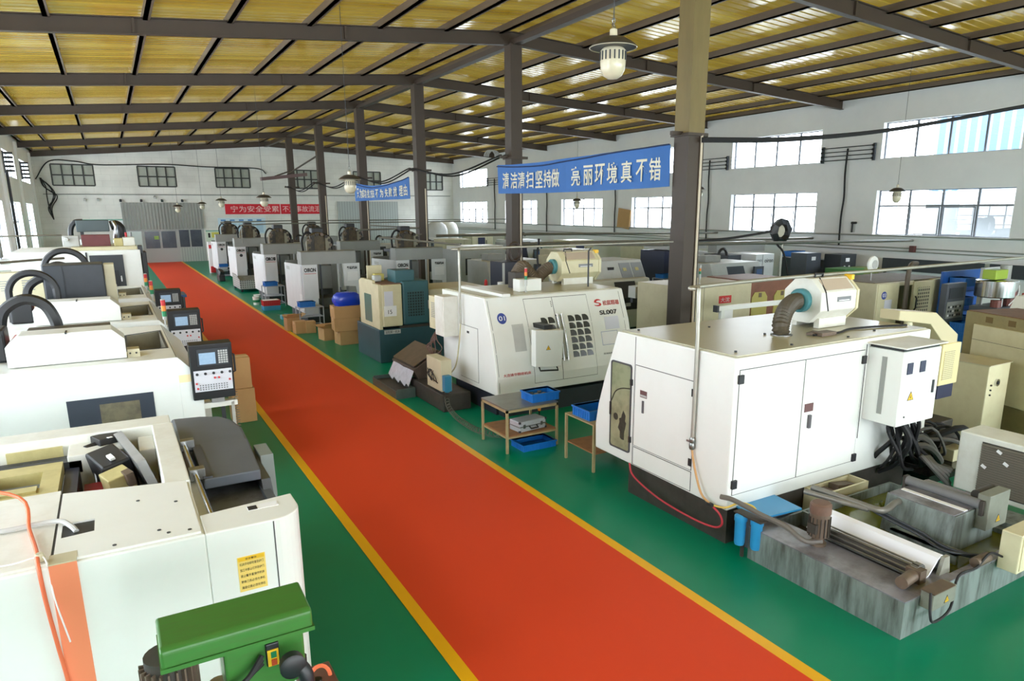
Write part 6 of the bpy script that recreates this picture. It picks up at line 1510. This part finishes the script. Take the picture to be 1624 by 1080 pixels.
t = thing('post_table', 'slim post table carrying a blue crate below the wall windows', 'table', (25.35, 20.3, 0)); ob('plate', M().box(-.5, -.3, 1.72, .5, .3, 1.745), STEEL, t); ob('post', M().cyl((0, 0, 0), (0, 0, 1.72), .05, n=8), GALV, t); ob('foot', M().box(-.3, -.3, 0, .3, .3, .04), STEEL, t)
t = thing('dark_board', 'long dark board leaning along the right wall behind the beige lathe', 'board', (27.0, 15.4, 0)); t['label'] = 'long dark board along the white wall behind the beige lattice lathe'
ob('board', M().box(.1, -2.0, 1.30, .18, 1.9, 1.78), CHARC, t, bev=.005); ob('legs', M().box(.1, -1.9, 0, .16, -1.8, 1.3).box(.1, 1.7, 0, .16, 1.8, 1.3), STEEL, t)
b2 = dup(t, (27.0, 11.3, 0), 0, 'shorter dark board along the wall behind the yellow-green drilling head')

# ------------------------------------------------------------------ the grey machines further back
def make_grey(label):
    t = thing('grey_lathe', label, 'machine', (0, 0, 0), 0, 'grey machines in the far rows')
    ob('housing', M().prism([(0, .3), (0, 1.1), (.25, 1.75), (2.0, 1.75), (2.0, .3)], 'x', 0, 2.6), LGREY, t, bev=.02)
    ob('base', M().box(.1, .1, 0, 2.5, 1.9, .3), CHARC, t)
    ob('door', M().prism([(-.01, .7), (-.01, 1.1), (.2, 1.62), (.24, 1.62), (.04, 1.1), (.04, .7)], 'x', .8, 1.7), CHARC, t)
    c = ob('control_box', M().box(2.0, -.1, .9, 2.5, .0, 1.6), DGREY, t, bev=.01); ob('screen', M().box(2.1, -.11, 1.3, 2.4, -.1, 1.5), mat('dim_screen', s2l(90, 110, 150), .2), c)
    ob('roof_unit', M().box(.4, .9, 1.75, 1.2, 1.5, 2.0), MGREY, t, bev=.02); ob('cable_chain', M().tube([(1.7+.22*math.cos(PI*a/8), 1.3, 1.95+.26*math.sin(PI*a/8)) for a in range(9)], .06, 5), BLACK, t)
    return t
def make_block(label):
    t = thing('machine_cabinet', label, 'machine', (0, 0, 0), 0, 'pale box machines in the far rows')
    ob('cabinet', M().box(0, 0, .12, 1.8, 1.8, 1.95), BEIGE, t, bev=.02); ob('plinth', M().box(.05, .05, 0, 1.75, 1.75, .12), CHARC, t)
    ob('dark_window', M().box(.5, -.01, 1.1, 1.1, 0, 1.7), NAVY, t); ob('handle', M().box(1.2, -.03, 1.2, 1.24, 0, 1.5), BLACK, t); ob('panel_line', M().box(1.3, -.004, .2, 1.31, 0, 1.9), SEAM, t)
    return t
G0 = None; B0 = None
far = [
    ('g', 12.6, 24.2, 'grey lathe standing between the second and third columns, window side'), ('g', 12.6, 33.0, 'grey lathe just past the third column, window side'), ('g', 12.6, 40.8, 'grey lathe by the fourth column, window side'), ('g', 12.6, 48.5, 'grey lathe nearest the grey roller shutter hung with banner'),
    ('b', 17.4, 26.5, 'beige box machine in line with the tall black-slot machine, nearer the wall'), ('g', 18.2, 33.5, 'grey lathe in front of the window with cardboard in it'), ('b', 18.0, 40.5, 'beige box machine two places before the back wall windows'), ('g', 18.2, 48.0, 'grey lathe closest to the back wall under the short blue banner'),
    ('b', 23.8, 28.5, 'beige box machine under the window beside the near column'), ('b', 23.6, 35.0, 'beige box machine under the window with cardboard in its corner'), ('g', 23.2, 41.5, 'grey lathe under the wall windows past the second column'), ('b', 23.8, 48.5, 'beige box machine under the last wall window'),
    ('g', 19.0, 18.6, 'grey lathe behind the beige machine with the red badge'), ('b', 14.9, 22.6, 'beige box machine behind the grey slant-bed lathe'),
    ('g', 8.75, 45.0, 'grey lathe at the far end of the second row in')]
for k, x, y, lab in far:
    if k == 'g':
        if G0 is None: G0 = make_grey(lab); o_ = G0
        else: o_ = dup(G0, (x, y, 0), 0, lab)
    else:
        if B0 is None: B0 = make_block(lab); o_ = B0
        else: o_ = dup(B0, (x, y, 0), 0, lab)
    o_.location = (x, y, 0)
# folded white canopies near the back right corner
for i, (x, y) in enumerate(((24.6, 54.8), (22.6, 52.5))):
    t = thing('cable_drum', ['white domed tank in the corner below the last windows', 'grey domed tank before the white one in the corner'][i], 'tank', (x, y, 0))
    ob('tank', M().lathe([(.9, 0), (.9, 2.2), (.75, 2.6), (.4, 2.85), (0, 2.9)], (0, 0, 0), n=24), LGREY if i else WHITE2, t, smooth=True); ob('stand', M().lathe([(.95, 0), (.95, .1)], (0, 0, 0), n=24), CHARC, t)
    t.name = 'storage_tank'
# ------------------------------------------------------------------ back wall: shutters, door glazing, banners, posters
SHUT = stripe_mat('grey_shutter_ribs', s2l(158, 160, 154), s2l(134, 136, 132), 'X', .22, .55)
sh = struct('door_1', M((3.6, YB-.12, 0)).box(.95, YB-.14, 2.42, 6.3, YB-.02, 4.36), SHUT)
m = M((3.6, YB-.12, 0))
for i in range(26): m.box(.98+i*.205, YB-.17, 2.42, 1.05+i*.205, YB-.14, 4.34)
ob('shutter_rib', m, mat('shutter_rib_grey', s2l(148, 150, 146), .5), sh)
gd = struct('door_2', M((3.6, YB, 0)).box(.92, YB, 0, 6.3, YB+.05, 2.4), mat('door_frame_grey', s2l(172, 174, 172), .5))
DG = mat('dark_door_pane', s2l(70, 76, 88), .15, noise=.4, nscale=2, dark=s2l(104, 108, 112))
for (a, b_, z0, z1, mm) in ((1.05, 2.05, .3, 2.3, mat('pale_pane', s2l(196, 208, 204), .2)), (2.25, 3.2, 1.05, 2.28, DG), (3.35, 4.3, 1.05, 2.28, DG), (4.55, 5.22, 1.1, 2.36, DG), (5.32, 6.1, 1.1, 2.36, DG)):
    ob('pane', M((3.6, YB, 0)).box(a, YB-.02, z0, b_, YB, z1), mm, gd)
ob('green_sign', M((3.6, YB, 0)).box(2.85, YB-.03, 1.7, 3.15, YB-.02, 1.95), mat('sign_lime', s2l(150, 180, 90), .5), gd)
ob('door_ribs', M((3.6, YB, 0)).box(4.5, YB-.03, 0, 6.2, YB, 1.05), stripe_mat('ribbed_door_base', s2l(176, 182, 176), s2l(158, 164, 160), 'X', .18, .5), gd)
sh2 = struct('door_3', M((19.3, YB-.1, 0)).box(16.7, YB-.12, 0, 21.95, YB-.02, 4.5), stripe_mat('grey_shutter_pale', s2l(176, 182, 180), s2l(158, 164, 162), 'X', .22, .6))
# back wall conduits and cables
c = struct('trim_20', M().tube([(XL+.4, YB-.06, 4.92), (12, YB-.06, 4.95), (XR-.3, YB-.06, 5.0)], .035, 6), MGREY)
m = M(); m.tube(smooth_path([(XL+.1, YB-.06, 5.9), (-3.0, YB-.06, 7.1), (-1.5, YB-.06, 7.15), (0, YB-.06, 6.95), (4, YB-.06, 7.1), (7, YB-.06, 7.0), (10.5, YB-.06, 6.98), (11.2, YB-.06, 6.6)], 60), .04, 6)
struct('trim_21', m, RUBBER)
for i, (x, lab) in enumerate(((.98, 'first'), (2.3, 'second'), (3.65, 'third'), (5.0, 'fourth'), (-1.2, 'fifth'), (-.4, 'sixth'), (3.2, 'seventh'))):
    sp = thing('spot_lamp', ['small spot lamp above the shutter edge on the window-wall side', 'small spot lamp above the shutter, second along', 'small spot lamp above the middle of the shutter', 'small spot lamp above the shutter edge next to the red banner', 'small spot lamp on the bare wall, farther from the shutter', 'small spot lamp on the bare wall, closer to the shutter', 'small white camera on the conduit above the shutter'][i], 'lamp', (x, YB-.05, 4.5 if i < 6 else 4.75), 0, 'spot lamps on the back wall')
    ob('head', M().rbox((0, -.1, .0), .16, .2, .14, (.4, 0, 0)), CHARC if i < 4 else LGREY, sp, bev=.02); ob('bracket', M().box(-.02, -.05, -.02, .02, .05, .12), CHARC, sp)
    if i in (4, 5): sp.location.z = 4.55
# banners
bn = thing('red_banner', 'red cloth banner with white characters on the back wall', 'banner', (11.7, YB-.005, 0))
ob('cloth', M().box(-3.75, -.02, 3.50, 3.75, 0, 4.28), mat('banner_red', s2l(208, 36, 52), .7), bn)
writing('banner_characters', '宁为安全受累', .7, face_y(-3.35, -.021, 3.66), mat('banner_pink_white', s2l(238, 206, 204), .7), bn, width=3.6, height=.48)
writing('banner_characters', '不为事故流泪', .7, face_y(.55, -.021, 3.66), mat('banner_pink_white', s2l(238, 206, 204), .7), bn, width=3.0, height=.48)
ob('centre_seam', M().box(.36, -.024, 3.5, .40, -.02, 4.28), PAPER, bn)
def curved_banner(name, label, a, b, ztop, zbot, sag, text, gapx, colour, tcol, x):
    """cloth hung between two columns; sagging top edge; faces the aisle"""
    t = thing(name, label, 'banner', (x, (a+b)/2, 0))
    n = 24; m = M(); vs = []
    for i in range(n+1):
        u = i/n; y = b+(a-b)*u-(a+b)/2; d = .06*math.sin(u*9)+.03*math.sin(u*23)
        zt = ztop(u); zb = zbot(u)
        vs += [(d-.0, y, zt), (d+.02, y, zb), (d+.012, y, zt), (d+.032, y, zb)]
    fs = []
    for i in range(n):
        k = 4*i; fs += [(k, k+1, k+5, k+4), (k+3, k+2, k+6, k+7), (k+2, k, k+4, k+6), (k+1, k+3, k+7, k+5)]
    ob('cloth', m.add(vs, fs), colour, t)
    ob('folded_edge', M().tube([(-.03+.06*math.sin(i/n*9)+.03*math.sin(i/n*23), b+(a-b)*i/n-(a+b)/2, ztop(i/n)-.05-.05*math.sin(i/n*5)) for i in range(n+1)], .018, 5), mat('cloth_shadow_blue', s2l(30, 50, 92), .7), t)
    L = b-a
    for (s, u0, u1) in text:
        k = len(s); nn = 0
        for i, ch in enumerate(s):
            uu = u0+(u1-u0)*i/k; w = (u1-u0)/k*L*.82; um = uu+(u1-u0)/k*.41
            zt, zb = ztop(um), zbot(um); hgt = (zt-zb)*.56; z0 = zb+(zt-zb)*.17
            d = .06*math.sin(um*9)+.03*math.sin(um*23)
            writing('banner_character', ch, hgt, Matrix(((0, 0, -1, d-.012), (-1, 0, 0, b-L*uu-(a+b)/2), (0, 1, 0, z0), (0, 0, 0, 1))), tcol, t, width=w, height=hgt, bold=.006)
    return t
BB = mat('banner_blue', s2l(54, 112, 186), .6, noise=.15, nscale=1.5)
BT = mat('banner_cream', s2l(232, 228, 206), .6)
curved_banner('blue_banner', 'large blue cloth banner with cream characters between the two nearest columns', 12.35, 20.5, lambda u: 5.13-.10*math.sin(u*PI)*(1-u)+.0*u, lambda u: 4.24-.04*math.sin(u*PI)-.02*u, .1,
              [('清洁清扫坚持做', .03, .47), ('亮丽环境真不错', .53, .97)], 0, BB, BT, XRIDGE-.32)
curved_banner('blue_banner', 'small-looking blue banner hung between the second and third columns', 28.3, 35.9, lambda u: 5.08-.22*math.sin(u*PI), lambda u: 4.20, .2,
              [('只为成功找方法', .03, .42), ('不为失败找理由', .46, .96)], 0, BB, BT, XRIDGE-.32)
# posters and boards on the back wall
ps = thing('notice_board', 'pale blue notice board with rows of charts under the red banner', 'board', (9.1, YB, 0))
ob('board', M().box(-1.75, -.03, 2.0, 1.75, 0, 3.22), mat('board_pale_blue', s2l(204, 224, 236), .6), ps)
for i in range(5):
    ob('board_heading', M().box(-1.55+i*.66, -.035, 2.98, -1.2+i*.66, -.03, 3.1), mat('board_blue', s2l(92, 140, 196), .6), ps); ob('board_chart', M().box(-1.6+i*.66, -.034, 2.1, -1.1+i*.66, -.03, 2.8), mat('board_chart', s2l(178, 206, 226), .6), ps)
ps2 = thing('safety_poster', 'green framed poster with yellow picture beside the shutter doors', 'poster', (7.0, YB, 0))
ob('sheet', M().box(-.6, -.02, 1.3, .7, 0, 2.3), mat('poster_pale_green', s2l(214, 226, 208), .6), ps2); ob('picture', M().box(-.2, -.025, 1.75, .45, -.02, 2.15), mat('poster_yellow', s2l(214, 206, 96), .6), ps2); ob('poster_band', M().box(-.6, -.024, 2.22, .7, -.02, 2.3), mat('poster_teal', s2l(120, 176, 160), .6), ps2); ob('picture_mark', M().box(-.45, -.025, 1.75, -.3, -.02, 2.1), INK, ps2)
gs = thing('green_strip_sign', 'thin green sign strip on the back wall over the cabin machine', 'sign', (-.3, YB, 3.0)); ob('strip', M().box(-1.3, -.02, .12, 1.6, 0, .2), mat('poster_teal', s2l(150, 196, 178), .6), gs); ob('sheet', M().box(-1.2, -.02, -.6, 1.5, 0, .1), PAPER, gs)

# ------------------------------------------------------------------ hanging lamps
def make_lamp(label, drop):
    t = thing('pendant_lamp', label, 'lamp', (0, 0, 0), 0, 'pendant factory lamps on long cords')
    ob('bulb', M().lathe([(0, -.40), (.06, -.392), (.11, -.36), (.145, -.30), (.155, -.23), (.155, -.08), (.13, -.05), (.10, -.03)], (0, 0, 0), n=24), LAMPW, t, smooth=True)
    m = M()
    for k in range(18):
        a = 2*PI*k/18; m.rbox((.157*math.cos(a), .157*math.sin(a), -.14), .01, .016, .10, (0, 0, a))
    ob('bulb_vent', m, CHARC, t)
    ob('socket', M().lathe([(.10, -.05), (.09, .02), (.05, .06), (.045, .16), (.02, .18)], (0, 0, 0), n=16), LAMPW, t, smooth=True)
    ob('shade', M().lathe([(.06, .075), (.13, .06), (.22, .01), (.29, -.045), (.285, -.05), (.21, .0), (.12, .045), (.06, .06)], (0, 0, 0), n=32), LAMPW, t, smooth=True)
    ob('shade_crown', M().lathe([(.062, .08), (.135, .068), (.225, .018), (.292, -.038), (.292, -.043)], (0, 0, 0), n=32), LAMPB, t, smooth=True)
    m = M(); 
    for k in range(2): m.tube([(.02*math.cos(a*PI/4), 0 if k else .02*math.sin(a*PI/4), .20+.06*k+.03*math.sin(a*PI/4)) for a in range(8)], .007, 5, closed=True)
    ob('hook', m, STEEL, t)
    ob('cord', M().cyl((0, 0, .27), (0, 0, drop), .007, n=6), CHARC, t)
    return t
lamps = [((5.5, 7.25, 5.65), 'largest hanging lamp, at the top of the frame by the near column'), ((5.6, 18.6, 4.55), 'hanging lamp in front of the short blue banner'), ((5.5, 30.0, 4.28), 'hanging lamp in front of the red banner, over the aisle machines'),
         ((5.4, 41.5, 4.32), 'hanging lamp at the corner of the red banner'), ((5.5, 51.5, 4.25), 'hanging lamp at the shutter edge, upper of that pair'), ((3.8, 48.5, 4.05), 'hanging lamp in front of the grey shutter'),
         ((22, 13.8, 4.3), 'hanging lamp in front of the wall window nearest the camera'), ((22, 22.7, 4.6), 'hanging lamp against the bare wall beside the near column'), ((20, 29.0, 4.2), 'hanging lamp in front of the window with cardboard in it')]
LMP = {}
for i, (loc, lab) in enumerate(lamps):
    drop = zraf(loc[0])+RD+.15-loc[2]
    l_ = make_lamp(lab, drop); l_.location = loc
    if i in (6, 7, 8): l_.scale = (.85, .85, 1)

# ------------------------------------------------------------------ overhead pipes and cables
def pipe(name, pts, r, label, cat='pipe', group='overhead pipes over the machine rows', material=mat('dull_steel_pipe', s2l(128, 124, 114), .45, metal=.5, noise=.3, nscale=6), k=30, smoothp=False):
    p = ob(name, M().tube(smooth_path(pts, k) if smoothp else pts, r, 8), material, smooth=True); tag(p, label, cat, group); return p
pipe('overhead_pipe', [(11.5, 17.0, 2.75), (13.5, 15.3, 2.75), (20.0, 15.9, 2.62), (27.2, 16.2, 2.5)], .05, 'overhead pipe running from the near column to the ring-shaped chain')
pipe('overhead_pipe', [(11.6, 27.0, 2.7), (16, 26.3, 2.7), (27.2, 26.6, 2.55)], .055, 'overhead pipe crossing behind the second column')
pipe('overhead_pipe', [(11.5, 20.2, 2.62), (18, 20.6, 2.55), (27.2, 20.8, 2.45)], .055, 'overhead pipe passing behind the near column to the windows')
pipe('overhead_pipe', [(8.4, 17.9, 2.78), (8.5, 25.0, 2.76), (9.7, 26.0, 2.75), (11.2, 27.6, 2.75)], .03, 'pipe running above the teal lathe to the second column')
pipe('overhead_pipe', [(7.6, 24.8, 3.05), (11.2, 27.7, 3.0), (11.4, 35, 3.0)], .03, 'thin pipe over the bronze tool magazines between columns')
pipe('overhead_pipe', [(5.6, 37.0, 2.2), (5.6, 37.0, 3.05), (7.5, 37.4, 3.1), (18, 38, 3.1)], .03, 'goose-neck pipe rising behind the third aisle machine')
pipe('overhead_pipe', [(5.6, 44.2, 2.2), (5.6, 44.2, 3.1), (9.5, 44.5, 3.15), (26, 45, 3.1)], .03, 'goose-neck pipe rising behind the last aisle machine')
pipe('overhead_pipe', [(-3.8, 14.5, 2.75), (-1.4, 17.6, 2.74), (-.9, 18.0, 2.74)], .025, 'pipe crossing from the window wall to the arched chain')
pipe('overhead_pipe', [(-3.9, 24.0, 3.05), (-1.2, 24.6, 3.05)], .025, 'pipe from the window wall to the cabin machine roof')
for (z, r_, lab) in ((2.66, .035, 'upper conduit along the white wall just under the window sills'), (2.15, .025, 'middle conduit along the white wall under the windows'), (2.02, .025, 'lowest conduit along the white wall under the windows')):
    pipe('wall_conduit', [(27.22, 8.0, z), (27.22, 30.0, z+(.0 if r_ > .03 else .1)), (27.22, 58.5, z+.1)], r_, lab, group='conduits along the window wall', material=MGREY)
vv = ob('wall_valve', M((27.15, 16.1, 2.15)).box(27.02, 16.0, 2.05, 27.18, 16.2, 2.3), mat('valve_maroon', s2l(94, 52, 48), .5), bev=.01); tag(vv, 'maroon valve block on the lower conduits of the white wall', 'valve')
mt_ = thing('gas_gauge', 'small black regulator on the white wall beside the nearest lower window', 'gauge', (27.28, 18.9, 2.95)); ob('plate', M().box(-.03, -.1, -.2, 0, .1, .2), LGREY, mt_); ob('valve', M().cyl((-.06, 0, -.2), (-.06, 0, .25), .03, n=8).cyl((-.08, -.18, .2), (-.06, .05, .2), .05, n=10), BLACK, mt_)
# bus-bar insulator racks between the windows
for i, (y0, y1) in enumerate(((18.25, 20.65), (26.2, 28.6), (34.1, 36.5), (42.0, 44.5), (49.9, 52.4))):
    t = thing('busbar_rack', ['bus-bar rack between the two nearest upper windows', 'bus-bar rack just past the near column', 'bus-bar rack behind the large blue banner', 'bus-bar rack beside the second column', 'bus-bar rack nearest the back corner'][i], 'rack', (27.25, (y0+y1)/2, 6.0), 0, 'four-bar conductor racks on the window wall')
    c_ = (y0+y1)/2
    for yy in (y0-c_, y1-c_): 
        ob('rack_end', M().box(-.08, yy-.05, -.35, 0, yy+.05, .33), CHARC, t)
        for k in range(4): ob('insulator', M().lathe([(.04, -.06), (.05, 0), (.04, .06)], (-.1, yy, -.26+.17*k), 'y', 8), BLACK, t)
    for k in range(4): ob('bar', M().cyl((-.1, y0-c_, -.26+.17*k), (-.1, y1-c_, -.26+.17*k), .02, n=6), CHARC, t)
    dp = ob('down_conduit', M().tube(smooth_path([(-.06, .0, .2), (-.06, .02, -.8), (-.05, -.03, -1.8), (-.05, .02, -2.6), (-.05, 0, -3.8)], 30), .04, 6), RUBBER, t)
    for k in range(5):
        ob('window_wire', M().cyl((-.1, y1-c_, -.26+.17*(k % 4)), (-.1, y1-c_+5.3, -.26+.17*(k % 4)), .006, n=4), CHARC, t) if k < 4 else None
# left wall insulators
for i, y in enumerate((41.4, 49.2)):
    t = thing('busbar_rack', ['insulator bracket on the window wall pilaster, nearer one', 'insulator bracket on the window wall pilaster, farther one'][i], 'rack', (-3.86, y, 6.0), 0, 'insulator brackets on the window wall')
    ob('bracket', M().box(0, -.04, -.5, .06, .04, .5), CHARC, t)
    for k in range(5): ob('insulator', M().cyl((.06, 0, -.4+.2*k), (.4, 0, -.4+.2*k), .05, n=8), BLACK, t)
pipe('down_conduit', [(-3.82, 41.8, 5.6), (-3.82, 41.8, 0.0)], .06, 'dark conduit running down the window wall pilaster', group=None, material=CHARC)
if True:
    o_ = [o for o in COL.objects if o.name.startswith('down_conduit') and o.parent is None][-1]
    if 'group' in o_: del o_['group']
# corner cable bundle on the back wall
m = M(); random.seed(21)
for i in range(5): m.tube(smooth_path([(-3.7+random.uniform(0, .2), YB-.1, 6.0), (-3.3+random.uniform(-.2, .3), YB-.12, 5.4), (-3.0+random.uniform(-.4, .2), YB-.12, 4.8), (-3.3+random.uniform(-.2, .2), YB-.12, 4.0), (-3.2, YB-.12, 3.2)], 24), .035, 5)
cb_ = ob('cable_bundle', m, RUBBER); tag(cb_, 'loops of black cable hanging in the corner beside the back wall windows', 'cables')
# long black cables from the near column to the frame edge, and the slack lines along the columns
for k in range(3):
    h = hose('overhead_cable', [(11.4, 11.75, 5.16+.03*k), (14, 11.6, 5.28+.03*k), (17, 11.0, 5.6+.02*k), (20.0, 9.6, 6.16+.02*k), (23, 8.2, 6.75+.02*k)], .028, RUBBER, n=6); tag(h, 'black overhead cable sweeping from the near column across the upper windows', 'cable', 'black cables from the near column')
for i in range(4):
    a, b_ = YRAF[i+1], YRAF[i+2]
    m = M()
    for k in range(2): m.tube(smooth_path([(XRIDGE-.45+.15*k, a, 5.4), (XRIDGE-.4+.15*k, (a+b_)/2, 5.0-.06*k), (XRIDGE-.45+.15*k, b_, 5.4)], 24), .03, 5)
    o_ = ob('overhead_cable', m, RUBBER); tag(o_, ['slack cables between the second and third columns', 'slack cables between the third and fourth columns', 'slack cables between the fourth and fifth columns', 'slack cables between the fifth and sixth columns'][i], 'cable', 'slack cables along the ridge columns')
m = M()
for k in range(4): m.tube([(XRIDGE-.55-.05*k+.2*math.cos(a*PI/8), YRAF[1]+.3, 5.36+.2*math.sin(a*PI/8)) for a in range(9)], .018, 5)
o_ = ob('cable_coil', m, MGREY); tag(o_, 'row of cable loops on the bracket beside the large banner', 'cable')
# jib arm on the far columns
t = thing('jib_arm', 'brown steel jib arm braced to the far columns above the red banner', 'bracket', (9.0, 47.0, 0))
ob('boom', M((9, 47, 0)).rbox((10.0, 47.2, 5.85), 3.2, .16, .2, (0, -.12, .3)), mat('jib_brown', s2l(116, 92, 90), .5), t); ob('brace', M((9, 47, 0)).cyl((10.2, 47.1, 6.0), (11.2, 43.7, 6.9), .05, n=8), STEELC, t); ob('brace', M((9, 47, 0)).cyl((9.4, 47.0, 5.85), (11.2, 50.8, 6.4), .05, n=8), STEELC, t)
# cardboard sheet in a window, bare drop cables
cdb = ob('cardboard_sheet', M((27.1, 34.4, 2.7)).rbox((27.2, 34.4, 3.2), .02, 1.2, 1.15, (.12, 0, 0)), KRAFT); tag(cdb, 'brown cardboard sheet standing in the corner of a wall window', 'cardboard')
for (pts, r_, lab) in (([(9.7, 15.8, 2.98), (9.75, 15.9, 2.2), (9.95, 15.3, 0.02)], .03, 'black drop cable hanging from the pipe behind the red logo lathe'), ([(18.9, 15.8, 2.6), (19.0, 15.5, 2.1), (19.3, 15.2, 0.04)], .035, 'thick black cable hanging from the pipe by the ring-shaped chain'), ([(11.6, 12.1, 3.0), (12.4, 11.8, 3.05), (13.4, 11.4, 3.2)], .03, 'black cable sagging beside the near column at pipe height')):
    h = hose('drop_cable', pts, r_, RUBBER, n=6); tag(h, lab, 'cable')
